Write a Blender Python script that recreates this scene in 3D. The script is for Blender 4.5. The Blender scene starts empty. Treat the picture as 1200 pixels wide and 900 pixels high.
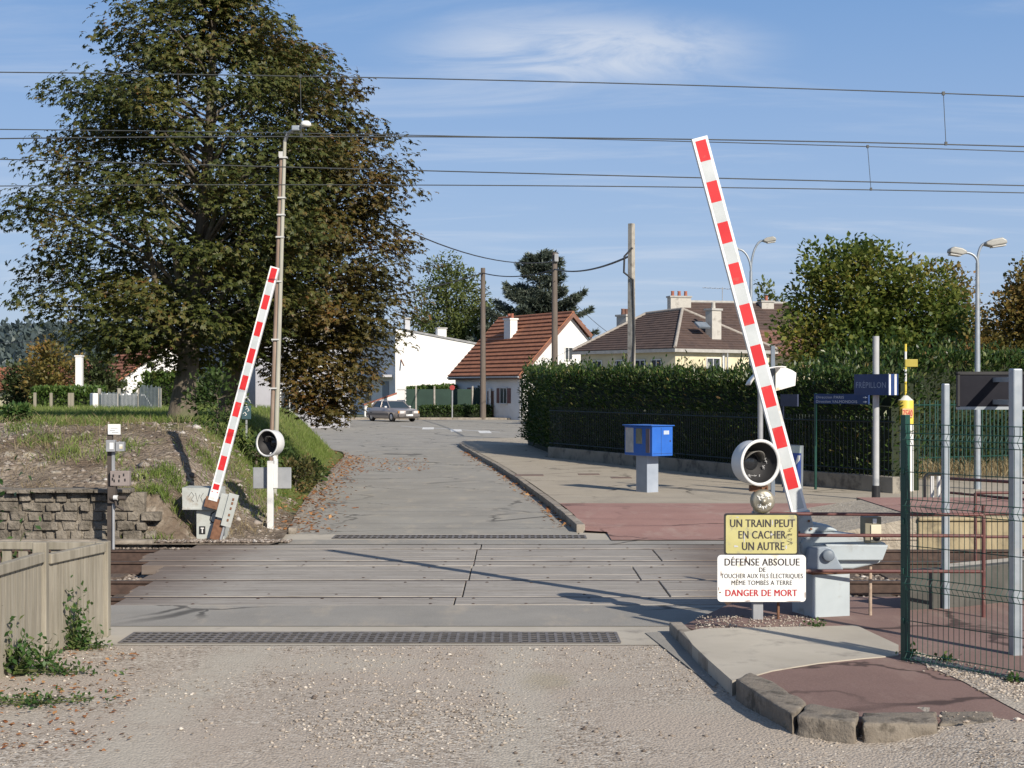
import bpy, bmesh, math, random
import numpy as np
from mathutils import Vector, Matrix, noise
R = math.radians
F, HZ, CZ = 1785.0, 455.0, 2.3        # focal length in photo pixels, horizon row, eye height
scene = bpy.context.scene
col = scene.collection
rnd = random.Random(7)

def G(px, py, z=0.0):
    d = (CZ - z) * F / (py - HZ)
    return Vector(((px - 600) / F * d, d, z))
def P(px, py, d):
    return Vector(((px - 600) / F * d, d, CZ + (HZ - py) / F * d))
def smooth(a, b, t):
    t = min(1.0, max(0.0, (t - a) / (b - a)))
    return t * t * (3 - 2 * t)
def interp(tab, t):
    if t <= tab[0][0]: return tab[0][1]
    for (a, u), (b, w) in zip(tab, tab[1:]):
        if t <= b: return u + (w - u) * (t - a) / (b - a)
    return tab[-1][1]
def lin(c):
    def f(v):
        v /= 255.0
        return v / 12.92 if v <= 0.04045 else ((v + 0.055) / 1.055) ** 2.4
    return (f(c[0]), f(c[1]), f(c[2]), 1.0)

# ------------------------------------------------------------------ materials
class NT:
    def __init__(s, name):
        s.mat = bpy.data.materials.new(name); s.mat.use_nodes = True
        s.t = s.mat.node_tree; s.n = s.t.nodes; s.l = s.t.links
        s.b = s.n['Principled BSDF']; s.out = s.n['Material Output']
        s.tc = s.n.new('ShaderNodeTexCoord')
    def new(s, typ, **kw):
        n = s.n.new(typ)
        for k, v in kw.items(): setattr(n, k, v)
        return n
    def coord(s, stretch=(1, 1, 1), rotz=0, kind='Object'):
        m = s.new('ShaderNodeMapping'); m.inputs['Scale'].default_value = stretch
        m.inputs['Rotation'].default_value = (0, 0, rotz)
        s.l.new(s.tc.outputs[kind], m.inputs['Vector']); return m.outputs['Vector']
    def noise(s, vec, scale, detail=6, rough=0.55, dist=0):
        n = s.new('ShaderNodeTexNoise'); n.inputs['Scale'].default_value = scale
        n.inputs['Detail'].default_value = detail; n.inputs['Roughness'].default_value = rough
        n.inputs['Distortion'].default_value = dist
        s.l.new(vec, n.inputs['Vector']); return n.outputs['Fac']
    def voro(s, vec, scale, feature='F1', out='Distance', rand=1.0):
        n = s.new('ShaderNodeTexVoronoi'); n.feature = feature; n.inputs['Scale'].default_value = scale
        n.inputs['Randomness'].default_value = rand
        s.l.new(vec, n.inputs['Vector']); return n.outputs[out]
    def ramp(s, fac, stops, interp='LINEAR'):
        r = s.new('ShaderNodeValToRGB'); e = r.color_ramp.elements; r.color_ramp.interpolation = interp
        while len(e) > 1: e.remove(e[-1])
        e[0].position = stops[0][0]; e[0].color = stops[0][1]
        for p, c in stops[1:]:
            q = e.new(p); q.color = c
        s.l.new(fac, r.inputs['Fac']); return r.outputs['Color']
    def mask(s, fac, a, b):
        r = s.new('ShaderNodeMapRange'); r.interpolation_type = 'SMOOTHSTEP'
        r.inputs['From Min'].default_value = a; r.inputs['From Max'].default_value = b
        s.l.new(fac, r.inputs['Value']); return r.outputs['Result']
    def mix(s, fac, a, b, mode='MIX'):
        m = s.new('ShaderNodeMix', data_type='RGBA', blend_type=mode)
        for sock, v in ((m.inputs[0], fac), (m.inputs[6], a), (m.inputs[7], b)):
            if hasattr(v, 'node'): s.l.new(v, sock)
            else: sock.default_value = v
        return m.outputs[2]
    def math(s, op, a, b=0.0):
        m = s.new('ShaderNodeMath', operation=op)
        for sock, v in ((m.inputs[0], a), (m.inputs[1], b)):
            if hasattr(v, 'node'): s.l.new(v, sock)
            else: sock.default_value = v
        return m.outputs[0]
    def color(s, c): s.l.new(c, s.b.inputs['Base Color'])
    def rough(s, v): s.b.inputs['Roughness'].default_value = v
    def bump(s, h, strength=0.5, dist=0.02):
        b = s.new('ShaderNodeBump'); b.inputs['Strength'].default_value = strength
        b.inputs['Distance'].default_value = dist
        s.l.new(h, b.inputs['Height']); s.l.new(b.outputs['Normal'], s.b.inputs['Normal'])

def g(v): return (v[0], v[1], v[2], 1.0)
def surf(name, c1, c2, scale=3, rough=0.8, bump=0.3, bdist=0.01, bscale=None, stretch=(1, 1, 1), metal=0,
         dirt=None, dscale=1.5, dlo=0.5, dhi=0.72, spec=None):
    t = NT(name); v = t.coord(stretch)
    n = t.noise(v, scale)
    c = t.ramp(n, [(0.32, g(c1)), (0.68, g(c2))])
    if dirt:
        d = t.noise(t.coord(), dscale, 7, 0.62)
        c = t.mix(t.mask(d, dlo, dhi), c, g(dirt))
    t.color(c); t.rough(rough); t.b.inputs['Metallic'].default_value = metal
    if spec is not None: t.b.inputs['Specular IOR Level'].default_value = spec
    if bump: t.bump(t.noise(t.coord(stretch), bscale or scale * 6, 5), bump, bdist)
    return t.mat
def leafmat(name, stops, trans=0.35, rough=0.5, clump=None):
    t = NT(name); geo = t.new('ShaderNodeNewGeometry')
    f = geo.outputs['Random Per Island']
    if clump:
        n = t.noise(t.coord(), clump, 3)
        f = t.math('ADD', t.math('MULTIPLY', f, 0.55), t.math('MULTIPLY', t.mask(n, 0.3, 0.7), 0.45))
    c = t.ramp(f, [(p, g(k)) for p, k in stops])
    t.color(c); t.rough(rough); t.b.inputs['Specular IOR Level'].default_value = 0.35
    tr = t.new('ShaderNodeBsdfTranslucent'); t.l.new(c, tr.inputs['Color'])
    mx = t.new('ShaderNodeMixShader'); mx.inputs[0].default_value = trans
    t.l.new(t.b.outputs[0], mx.inputs[1]); t.l.new(tr.outputs[0], mx.inputs[2])
    t.l.new(mx.outputs[0], t.out.inputs['Surface'])
    return t.mat

# ------------------------------------------------------------------ mesh building
class MB:
    def __init__(s): s.v = []; s.f = []; s.mi = []; s.sm = []
    def add(s, verts, faces, mi=0, smooth=False, M=None):
        o = len(s.v)
        for p in verts:
            p = Vector(p)
            s.v.append(M @ p if M else p)
        for f in faces:
            s.f.append([i + o for i in f]); s.mi.append(mi); s.sm.append(smooth)
        return s
    def box(s, c, size, mi=0, M=None, rx=0, ry=0, rz=0):
        x, y, z = size[0] / 2, size[1] / 2, size[2] / 2
        T = Matrix.Translation(c)
        if rx or ry or rz:
            T = T @ Matrix.Rotation(rz, 4, 'Z') @ Matrix.Rotation(ry, 4, 'Y') @ Matrix.Rotation(rx, 4, 'X')
        if M: T = M @ T
        v = [(-x, -y, -z), (x, -y, -z), (x, y, -z), (-x, y, -z), (-x, -y, z), (x, -y, z), (x, y, z), (-x, y, z)]
        return s.add(v, [(0, 3, 2, 1), (4, 5, 6, 7), (0, 1, 5, 4), (1, 2, 6, 5), (2, 3, 7, 6), (3, 0, 4, 7)], mi, False, T)
    def bb(s, a, b, mi=0, M=None):
        c = [(a[i] + b[i]) / 2 for i in range(3)]
        return s.box(c, [abs(a[i] - b[i]) for i in range(3)], mi, M)
    def tube(s, pts, r, n=8, mi=0, cap=True, smooth=True, M=None):
        pts = [Vector(p) for p in pts]
        rs = r if isinstance(r, (list, tuple)) else [r] * len(pts)
        vs, fs = [], []
        ref = None
        for i, p in enumerate(pts):
            a = pts[max(0, i - 1)]; b = pts[min(len(pts) - 1, i + 1)]
            t = (b - a).normalized()
            if ref is None:
                ref = t.cross(Vector((0, 0, 1)))
                if ref.length < 0.05: ref = t.cross(Vector((0, 1, 0)))
            u = (ref - t * ref.dot(t)).normalized(); ref = u
            w = t.cross(u)
            for k in range(n):
                an = 2 * math.pi * k / n
                vs.append(p + (u * math.cos(an) + w * math.sin(an)) * rs[i])
        for i in range(len(pts) - 1):
            for k in range(n):
                q = (k + 1) % n
                fs.append((i * n + k, i * n + q, (i + 1) * n + q, (i + 1) * n + k))
        s.add(vs, fs, mi, smooth, M)
        if cap:
            s.add(vs[:n], [tuple(range(n - 1, -1, -1))], mi, False, M)
            s.add(vs[-n:], [tuple(range(n))], mi, False, M)
        return s
    def lathe(s, prof, c=(0, 0, 0), n=24, mi=0, M=None, smooth=True):
        """prof: (radius, height) pairs turned about +Z through c"""
        vs, fs = [], []
        for r, z in prof:
            for k in range(n):
                a = 2 * math.pi * k / n
                vs.append((c[0] + r * math.cos(a), c[1] + r * math.sin(a), c[2] + z))
        for i in range(len(prof) - 1):
            for k in range(n):
                q = (k + 1) % n
                fs.append((i * n + k, i * n + q, (i + 1) * n + q, (i + 1) * n + k))
        return s.add(vs, fs, mi, smooth, M)
    def prism(s, poly, y0, y1, mi=0, M=None):
        """poly in the XZ plane (counter-clockwise seen from -Y), extruded from y0 (front) to y1 (back)"""
        n = len(poly)
        vs = [(x, y0, z) for x, z in poly] + [(x, y1, z) for x, z in poly]
        fs = [tuple(range(n)), tuple(range(2 * n - 1, n - 1, -1))]
        for i in range(n):
            j = (i + 1) % n
            fs.append((i, i + n, j + n, j))
        return s.add(vs, fs, mi, False, M)
    def slab(s, poly, z0, z1, mi=0):
        """poly in XY counter-clockwise seen from above"""
        n = len(poly)
        vs = [(p[0], p[1], z1) for p in poly] + [(p[0], p[1], z0) for p in poly]
        fs = [tuple(range(n)), tuple(range(2 * n - 1, n - 1, -1))]
        for i in range(n):
            j = (i + 1) % n
            fs.append((j, i, i + n, j + n))
        return s.add(vs, fs, mi)
    def build(s, name, mats, parent=None, loc=None, rz=0, bevel=0, seg=2):
        me = bpy.data.meshes.new(name)
        me.from_pydata([tuple(p) for p in s.v], [], s.f)
        for m in (mats if isinstance(mats, (list, tuple)) else [mats]): me.materials.append(m)
        me.polygons.foreach_set('material_index', s.mi)
        me.polygons.foreach_set('use_smooth', s.sm)
        me.update()
        o = bpy.data.objects.new(name, me); col.objects.link(o)
        if parent: o.parent = parent
        if loc is not None: o.location = loc
        o.rotation_euler.z = rz
        if bevel:
            b = o.modifiers.new('Bevel', 'BEVEL'); b.width = bevel; b.segments = seg; b.limit_method = 'ANGLE'
            b.angle_limit = R(40)
        return o

def arr_mesh(name, V, mats, parent=None, k=None, mi=None, loc=None):
    """V: (N,k,3) array, every row one k-sided face of its own"""
    V = np.asarray(V, dtype=np.float32); n, k = V.shape[0], V.shape[1]
    me = bpy.data.meshes.new(name)
    me.vertices.add(n * k); me.vertices.foreach_set('co', V.ravel())
    me.loops.add(n * k); me.loops.foreach_set('vertex_index', np.arange(n * k, dtype=np.int32))
    me.polygons.add(n); me.polygons.foreach_set('loop_start', (np.arange(n) * k).astype(np.int32))
    for m in (mats if isinstance(mats, (list, tuple)) else [mats]): me.materials.append(m)
    if mi is not None: me.polygons.foreach_set('material_index', np.asarray(mi, dtype=np.int32))
    me.update(calc_edges=True); me.validate()
    o = bpy.data.objects.new(name, me); col.objects.link(o)
    if parent: o.parent = parent
    if loc is not None: o.location = loc
    return o
def solid_scatter(name, C, S, mat, seed=1, kind='stuff', parent=None):
    """pebbles: a squashed eight-faced stone at each centre C with radius S, all in one mesh"""
    r = np.random.default_rng(seed); n = len(C)
    base = np.array([[1, 0, 0], [0, 1, 0], [-1, 0, 0], [0, -1, 0], [0, 0, 1], [0, 0, -1]], dtype=np.float32)
    v = base[None] * (0.65 + 0.7 * r.random((n, 6, 1)))
    a = r.random(n) * 6.283; ca, sa = np.cos(a), np.sin(a)
    x = v[:, :, 0] * ca[:, None] - v[:, :, 1] * sa[:, None]; y = v[:, :, 0] * sa[:, None] + v[:, :, 1] * ca[:, None]
    v = np.stack([x * 1.25, y * 0.9, v[:, :, 2] * 0.62], -1) * np.asarray(S)[:, None, None] + np.asarray(C)[:, None, :]
    faces = np.array([[0, 1, 4], [1, 2, 4], [2, 3, 4], [3, 0, 4], [1, 0, 5], [2, 1, 5], [3, 2, 5], [0, 3, 5]])
    idx = (faces[None] + (np.arange(n) * 6)[:, None, None]).reshape(-1, 3)
    me = bpy.data.meshes.new(name); me.vertices.add(n * 6); me.vertices.foreach_set('co', v.astype(np.float32).ravel())
    me.loops.add(len(idx) * 3); me.loops.foreach_set('vertex_index', idx.astype(np.int32).ravel())
    me.polygons.add(len(idx)); me.polygons.foreach_set('loop_start', (np.arange(len(idx)) * 3).astype(np.int32))
    me.materials.append(mat); me.update(calc_edges=True)
    o = bpy.data.objects.new(name, me); col.objects.link(o)
    if parent: o.parent = parent
    if kind: o['kind'] = kind
    return o

def tag(o, label, cat, group=None):
    o['label'] = label; o['category'] = cat
    if group: o['group'] = group
    return o
def thing(name, label, cat, loc=(0, 0, 0), rz=0, group=None):
    o = bpy.data.objects.new(name, None); col.objects.link(o)
    o.empty_display_size = 0.2
    o.location = loc; o.rotation_euler.z = rz
    return tag(o, label, cat, group)
def struct(o): o['kind'] = 'structure'; return o
def stuff(o, label=None, cat=None):
    o['kind'] = 'stuff'
    if label: tag(o, label, cat)
    return o
def dup(root, loc, rz=None, label=None):
    r = root.copy(); col.objects.link(r); r.location = loc
    if rz is not None: r.rotation_euler.z = rz
    if label: r['label'] = label
    for ch in list(root.children):
        c = ch.copy(); col.objects.link(c); c.parent = r
        for gc in ch.children:
            d = gc.copy(); col.objects.link(d); d.parent = c
    return r

_cap = [None]
def text_geo(body, bold=0.0, space=1.0):
    cu = bpy.data.curves.new('lettering', 'FONT'); cu.body = body; cu.size = 1; cu.offset = bold
    cu.space_character = space; cu.resolution_u = 3
    ob = bpy.data.objects.new('lettering', cu); col.objects.link(ob)
    dg = bpy.context.evaluated_depsgraph_get(); dg.update()
    me = bpy.data.meshes.new_from_object(ob.evaluated_get(dg))
    v = [tuple(p.co) for p in me.vertices]; f = [tuple(p.vertices) for p in me.polygons]
    bpy.data.objects.remove(ob); bpy.data.curves.remove(cu); bpy.data.meshes.remove(me)
    return v, f
def put_text(mb, body, x0, x1, z0, cap, y, mi, bold=0.035, space=1.05, M=None, mirror=False):
    """letters from x0 to x1 with their foot at z0 and capitals cap tall, on the plane y facing -Y"""
    if _cap[0] is None:
        hv, _ = text_geo('H'); _cap[0] = max(p[1] for p in hv) - min(p[1] for p in hv)
    v, f = text_geo(body, 0.0, space)
    a = min(p[0] for p in v); b = max(p[0] for p in v)
    sx = (x1 - x0) / (b - a); sz = cap / _cap[0]
    for i in range(3 if bold else 1):                               # strokes thickened by two slightly shifted copies
        o = (0, -1, 1)[i] * bold * cap
        mb.add([(x0 + (p[0] - a) * sx + o, y - .0003 * i, z0 + p[1] * sz) for p in v], f, mi, False, M)
def rrect(x0, x1, z0, z1, r, n=5):
    pts = []
    for cx, cz, a0 in ((x1 - r, z0 + r, -90), (x1 - r, z1 - r, 0), (x0 + r, z1 - r, 90), (x0 + r, z0 + r, 180)):
        for i in range(n):
            a = R(a0 + 90 * i / (n - 1)); pts.append((cx + r * math.cos(a), cz + r * math.sin(a)))
    return pts

# ------------------------------------------------------------------ foliage
def leaves(C, D, U, L, W, fold=0.15):
    """diamond leaves: base points C, direction D, up U (unit arrays), length L, width W"""
    S = np.cross(D, U); S /= (np.linalg.norm(S, axis=1, keepdims=True) + 1e-9)
    N = np.cross(S, D)
    L = L[:, None]; W = W[:, None]
    mid = C + D * L * 0.48 - N * W * fold
    return np.stack([C, mid + S * W * 0.5 + N * W * fold * 2, C + D * L, mid - S * W * 0.5 + N * W * fold * 2], 1)
def unit(a): return a / (np.linalg.norm(a, axis=1, keepdims=True) + 1e-9)
def palmate(rng, C, out, size, n=6):
    """hand-shaped leaves: n leaflets fanned about each point, drooping outward"""
    N = len(C); A = []
    nrm = unit(out * 0.7 + np.array([0, 0, 0.9]) + rng.normal(0, 0.45, (N, 3)))
    t = unit(np.cross(nrm, rng.normal(0, 1, (N, 3)))); b = np.cross(nrm, t)
    for k in range(n):
        a = (k - (n - 1) / 2) * 0.80 + rng.normal(0, 0.08, N)
        d = unit(t * np.cos(a)[:, None] + b * np.sin(a)[:, None] - nrm * 0.18 + np.array([0, 0, -0.22]))
        s = size * (1 - 0.22 * abs(k - (n - 1) / 2) / (n / 2)) * rng.uniform(0.8, 1.2, N)
        A.append(leaves(C, d, nrm, s, s * 0.40))
    return np.concatenate(A)
def ovals(rng, C, out, L, W, droop=0.0, wild=0.7):
    N = len(C)
    d = unit(out + rng.normal(0, wild, (N, 3)) + np.array([0, 0, -droop]))
    u = unit(np.array([0, 0, 1.0]) + out * 0.3 + rng.normal(0, 0.5, (N, 3)))
    s = rng.uniform(0.7, 1.3, N)
    return leaves(C, d, u, L * s, W * s)

def tree(name, label, base, trunk, tr, ells, nc, cr, nl, leaf, mats, flat=0.6, seed=1, droop=0.0, group=None,
         cat='tree', inner=0.35, limbs=True, rad=1.0, wild=0.7, body=None, bias=None):
    """trunk: list of local points; ells: crown volume as ellipsoids (cx,cy,cz,rx,ry,rz), local;
    clumps fill the volume towards its outside, leaves fill the clumps, a limb reaches every clump"""
    rg = np.random.default_rng(seed); rr = random.Random(seed)
    root = thing(name, label, cat, base, 0, group)
    vol = [e[3] * e[4] * e[5] for e in ells]; tot = sum(vol)
    cl = []; tries = 0
    while len(cl) < nc and tries < 60000:
        tries += 1
        q = rr.random() * tot; i = 0
        while q > vol[i] and i < len(vol) - 1: q -= vol[i]; i += 1
        e = ells[i]
        p = Vector((rr.gauss(0, 1), rr.gauss(0, 1), rr.gauss(0, 1))).normalized() * (rr.random() ** 0.42)
        if p.length < inner and rr.random() < 0.8: continue
        w = Vector((e[0] + p.x * e[3], e[1] + p.y * e[4], e[2] + p.z * e[5]))
        if any((w - c[0]).length < cr * 0.62 for c in cl[-400:]): continue
        cl.append((w, Vector((e[0], e[1], e[2] - e[5] * 0.35))))
    V = []
    for w, c in cl:
        n = int(nl * rr.uniform(0.7, 1.3)); s = cr * rr.uniform(0.75, 1.25)
        q = unit(rg.normal(0, 1, (n, 3))) * (rg.random((n, 1)) ** 0.45)
        o = (w - c); o = np.array(o.normalized() if o.length > 1e-3 else (0, 0, 1.0))
        sq = q * s; sq[:, 2] *= flat
        along = q @ o
        sq += np.outer(along * s * 0.35 * rad, o)
        sq[:, 2] -= droop * s * (np.maximum(along, 0) ** 2)
        pos = np.array(w) + sq
        out = unit(q * 0.7 + o * 0.6)
        if leaf[0] == 'palm': V.append(palmate(rg, pos, out, leaf[1], leaf[2]))
        else: V.append(ovals(rg, pos, out, leaf[1], leaf[2], leaf[3] if len(leaf) > 3 else 0, wild))
    arr_mesh('crown', np.concatenate(V), mats[1], root)
    mb = MB()
    tp = [Vector(p) for p in trunk]; n = len(tp)
    rs = [tr * (1 - 0.85 * (i / (n - 1)) ** 0.9) for i in range(n)]
    fl = [tp[0] - Vector((0, 0, 0.25)), tp[0]] + tp[1:]
    mb.tube(fl, [tr * 1.45, tr * 1.18] + rs[1:], 12)
    if limbs:
        z0 = tp[0].z; zt = tp[-1].z
        for w, c in cl:
            if rr.random() > limbs: continue
            h = math.hypot(w.x - tp[-1].x, w.y - tp[-1].y)
            za = max(z0 + (zt - z0) * 0.28, min(zt * 0.98, w.z - h * rr.uniform(0.35, 0.8)))
            f = (za - z0) / (zt - z0) * (n - 1); i = min(n - 2, max(0, int(f)))
            a = tp[i].lerp(tp[i + 1], f - i)
            m1 = a.lerp(w, 0.35) + Vector((rr.gauss(0, .06), rr.gauss(0, .06), 0.10)) * h
            m2 = a.lerp(w, 0.7) + Vector((rr.gauss(0, .05), rr.gauss(0, .05), 0.08)) * h
            r0 = min(tr * 0.4, 0.012 * (w - a).length ** 1.1 + 0.01)
            mb.tube([a, m1, m2, w], [r0, r0 * 0.75, r0 * 0.5, r0 * 0.22], 6, cap=False)
    mb.build('trunk', mats[0], root)
    return root
# ------------------------------------------------------------------ camera, light, sky
cam = bpy.data.cameras.new('camera'); cam.lens = 36.0 * F / 1200; cam.sensor_width = 36
cam.shift_y = (HZ - 450) / 1200; cam.clip_end = 5000; cam.clip_start = 0.05
co = bpy.data.objects.new('camera', cam); col.objects.link(co)
co.location = (0, 0, CZ); co.rotation_euler = (R(90), 0, 0); scene.camera = co
SUN = Vector((0.539 * math.cos(R(30)), -0.842 * math.cos(R(30)), math.sin(R(30))))
sl = bpy.data.lights.new('sun', 'SUN'); sl.energy = 4.4; sl.angle = R(0.5); sl.color = (1.0, 0.915, 0.80)
so = bpy.data.objects.new('sun', sl); col.objects.link(so); so.rotation_euler = SUN.to_track_quat('Z', 'Y').to_euler()
so.location = (10, -10, 20)
w = bpy.data.worlds.new('World'); scene.world = w; w.use_nodes = True
nt = w.node_tree; bg = nt.nodes['Background']
sky = nt.nodes.new('ShaderNodeTexSky'); sky.sky_type = 'NISHITA'; sky.sun_disc = False
sky.sun_elevation = R(30); sky.sun_rotation = math.atan2(SUN.x, SUN.y)
sky.altitude = 100; sky.air_density = 1.0; sky.dust_density = 0.6; sky.ozone_density = 2.6
bg.inputs['Strength'].default_value = 0.085
# thin cirrus: noise on the plane the view ray meets far overhead
def wn(t, **k):
    n = nt.nodes.new(t)
    for a, b in k.items(): setattr(n, a, b)
    return n
tc = wn('ShaderNodeTexCoord'); sep = wn('ShaderNodeSeparateXYZ'); nt.links.new(tc.outputs['Generated'], sep.inputs[0])
def wm(op, a, b=0.0, c=None):
    n = wn('ShaderNodeMath', operation=op)
    for s_, v in zip(n.inputs, (a, b) if c is None else (a, b, c)):
        if hasattr(v, 'node'): nt.links.new(v, s_)
        else: s_.default_value = v
    return n.outputs[0]
zc = wm('ADD', wm('MAXIMUM', sep.outputs[2], 0.0), 0.06)
u_ = wm('DIVIDE', sep.outputs[0], zc); v_ = wm('DIVIDE', sep.outputs[1], zc)
cb = wn('ShaderNodeCombineXYZ'); nt.links.new(u_, cb.inputs[0]); nt.links.new(v_, cb.inputs[1])
def wnoise(scale, stretch, rot, det, off=(0, 0, 0), dist=0.0):
    mp = wn('ShaderNodeMapping'); mp.inputs['Scale'].default_value = stretch; mp.inputs['Rotation'].default_value = (0, 0, rot)
    mp.inputs['Location'].default_value = off
    nt.links.new(cb.outputs[0], mp.inputs[0])
    n = wn('ShaderNodeTexNoise'); n.inputs['Scale'].default_value = scale; n.inputs['Detail'].default_value = det
    n.inputs['Roughness'].default_value = 0.6; n.inputs['Distortion'].default_value = dist
    nt.links.new(mp.outputs[0], n.inputs['Vector']); return n.outputs['Fac']
def wmask(v, a, b):
    n = wn('ShaderNodeMapRange', interpolation_type='SMOOTHSTEP'); n.inputs['From Min'].default_value = a; n.inputs['From Max'].default_value = b
    nt.links.new(v, n.inputs['Value']); return n.outputs['Result']
streak = wm('MULTIPLY', wmask(wnoise(1.3, (0.55, 1.5, 1), R(25), 8, (3, 1, 0), 0.6), 0.46, 0.85), 0.5)
cu, cv = 0.17, 3.55                                                # the brighter wisp above the road
du = wm('DIVIDE', wm('SUBTRACT', u_, cu), 0.55); dv = wm('DIVIDE', wm('SUBTRACT', v_, cv), 0.42)
rr_ = wm('SQRT', wm('ADD', wm('MULTIPLY', du, du), wm('MULTIPLY', dv, dv)))
wisp = wm('MULTIPLY', wm('SUBTRACT', 1.0, wmask(rr_, 0.2, 1.0)), wm('MULTIPLY', wmask(wnoise(2.6, (1, 1.2, 1), R(-20), 9, (1.3, 0, 0), 0.8), 0.24, 0.62), 0.74))
cf = wm('MINIMUM', wm('ADD', streak, wisp), 0.8)
mixw = wn('ShaderNodeMix', data_type='RGBA'); nt.links.new(cf, mixw.inputs[0])
# clear-air blue towards the horizon: the model alone turns yellowish there
rampn = wn('ShaderNodeValToRGB'); el = rampn.color_ramp.elements
K_ = 1 / (0.085 * 1.37)
def kc(c): return tuple(v * K_ for v in lin(c)[:3]) + (1,)
el[0].position = 0.0; el[0].color = kc((182, 199, 222)); el[1].position = 0.60; el[1].color = kc((88, 128, 190))
for p_, c_ in ((0.09, (162, 188, 224)), (0.17, (145, 177, 221)), (0.25, (122, 162, 214))):
    q_ = el.new(p_); q_.color = kc(c_)
nt.links.new(sep.outputs[2], rampn.inputs[0])
mixs = wn('ShaderNodeMix', data_type='RGBA'); nt.links.new(wm('SUBTRACT', 0.88, wm('MULTIPLY', wmask(sep.outputs[2], 0.3, 0.75), 0.88)), mixs.inputs[0])
nt.links.new(sky.outputs[0], mixs.inputs[6]); nt.links.new(rampn.outputs[0], mixs.inputs[7])
nt.links.new(mixs.outputs[2], mixw.inputs[6]); mixw.inputs[7].default_value = (6.3, 6.7, 7.4, 1)
nt.links.new(mixw.outputs[2], bg.inputs['Color'])
vs = scene.view_settings; vs.view_transform = 'Standard'; vs.look = 'None'; vs.exposure = 0.45; vs.gamma = 1; vs.use_curve_mapping = False
scene.display_settings.display_device = 'sRGB'
scene.cycles.max_bounces = 8; scene.cycles.transparent_max_bounces = 8

# ------------------------------------------------------------------ materials
def gravel_mat():
    t = NT('gravel'); v = t.coord()
    cells = t.voro(v, 46, 'F1', 'Color'); sep = t.new('ShaderNodeSeparateColor'); t.l.new(cells, sep.inputs[0])
    big = t.noise(v, 0.55, 6, 0.6); fine = t.noise(v, 70, 4, 0.7)
    stone = t.ramp(sep.outputs[0], [(0.0, g((.15, .125, .10))), (0.25, g((.335, .287, .233))), (0.62, g((.425, .37, .305))), (0.85, g((.49, .435, .365))), (0.97, g((.57, .53, .46)))])
    dust = t.ramp(fine, [(0.3, g((.345, .293, .24))), (0.7, g((.465, .405, .337)))])
    c = t.mix(t.mask(big, 0.40, 0.62), stone, dust)
    c = t.mix(t.mask(t.noise(t.coord((1, 1.6, 1)), 0.33, 5, 0.6), 0.5, 0.75), c, g((.425, .385, .32)))
    # two worn wheel tracks run towards the crossing, and a damp hollow lies near the grate
    sx = t.new('ShaderNodeSeparateXYZ'); t.l.new(t.tc.outputs['Object'], sx.inputs[0])
    wv = t.math('ADD', t.math('ABSOLUTE', t.math('ADD', t.math('ADD', sx.outputs[0], .75), t.math('MULTIPLY', t.noise(v, .25, 2), .9))), -1.25)
    tr_ = t.math('SUBTRACT', 1.0, t.mask(t.math('ADD', t.math('ABSOLUTE', wv), t.math('MULTIPLY', t.noise(v, 2.2, 5), .3)), .22, .55))
    c = t.mix(t.math('MULTIPLY', tr_, .6), c, g((.435, .40, .335)))
    pd = t.new('ShaderNodeVectorMath', operation='DISTANCE'); pd.inputs[1].default_value = (.28, 12.0, 0); t.l.new(t.coord((1, .55, 1)), pd.inputs[0]); pd.inputs[1].default_value = (.28, 12.1 * .55, 0)
    c = t.mix(t.math('MULTIPLY', t.math('SUBTRACT', 1.0, t.mask(t.math('ADD', pd.outputs['Value'], t.math('MULTIPLY', t.noise(v, 4, 4), .25)), .2, .42)), .6), c, g((.33, .285, .20)))
    c = t.mix(t.math('MULTIPLY', t.mask(t.noise(v, 1.7, 7, 0.65), 0.56, 0.75), 0.5), c, g((.27, .205, .155)))
    t.color(c); t.rough(0.95); t.b.inputs['Specular IOR Level'].default_value = 0.15
    h = t.math('ADD', t.math('MULTIPLY', t.voro(v, 46), -0.9), t.math('MULTIPLY', fine, 0.6))
    t.bump(h, 0.75, 0.012); return t.mat
M_gravel = gravel_mat()
def asphalt_mat(name, a, b, c3, agg=90, crack=True, bstr=0.4, gate=(.42, .6)):
    t = NT(name); v = t.coord()
    n1 = t.noise(v, 0.7, 8, 0.62); n2 = t.noise(v, agg, 4, 0.7); n3 = t.noise(t.coord((1.0, 0.35, 1)), 2.2, 7, 0.65)
    c = t.ramp(n1, [(0.3, g(a)), (0.7, g(b))])
    c = t.mix(t.math('MULTIPLY', t.mask(n3, 0.5, 0.72), 0.7), c, g(c3))
    c = t.mix(t.math('MULTIPLY', t.mask(n2, 0.35, 0.7), 0.35), c, g([x * 1.5 for x in b]))
    if crack:
        wob = t.noise(v, 1.2, 4); mp = t.new('ShaderNodeVectorMath', operation='ADD')
        sc = t.new('ShaderNodeVectorMath', operation='SCALE'); t.l.new(t.tc.outputs['Object'], mp.inputs[0])
        cbx = t.new('ShaderNodeCombineXYZ'); t.l.new(wob, cbx.inputs[0]); t.l.new(wob, cbx.inputs[1])
        t.l.new(cbx.outputs[0], mp.inputs[1])
        e = t.voro(mp.outputs[0], 0.42, 'DISTANCE_TO_EDGE')
        gate = t.mask(t.noise(v, 0.35, 2), *gate)
        c = t.mix(t.math('MULTIPLY', t.math('SUBTRACT', 1.0, t.mask(e, 0.006, 0.022)), t.math('MULTIPLY', gate, 0.8)), c, g([x * 0.28 for x in a]))
    t.color(c); t.rough(0.88); t.b.inputs['Specular IOR Level'].default_value = 0.3
    t.bump(n2, bstr, 0.006); return t.mat
M_road = asphalt_mat('road_asphalt', (.225, .212, .185), (.30, .285, .25), (.38, .335, .265))
M_strip = asphalt_mat('strip_asphalt', (.20, .19, .17), (.285, .27, .24), (.39, .335, .26), gate=(.5, .6))
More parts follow.
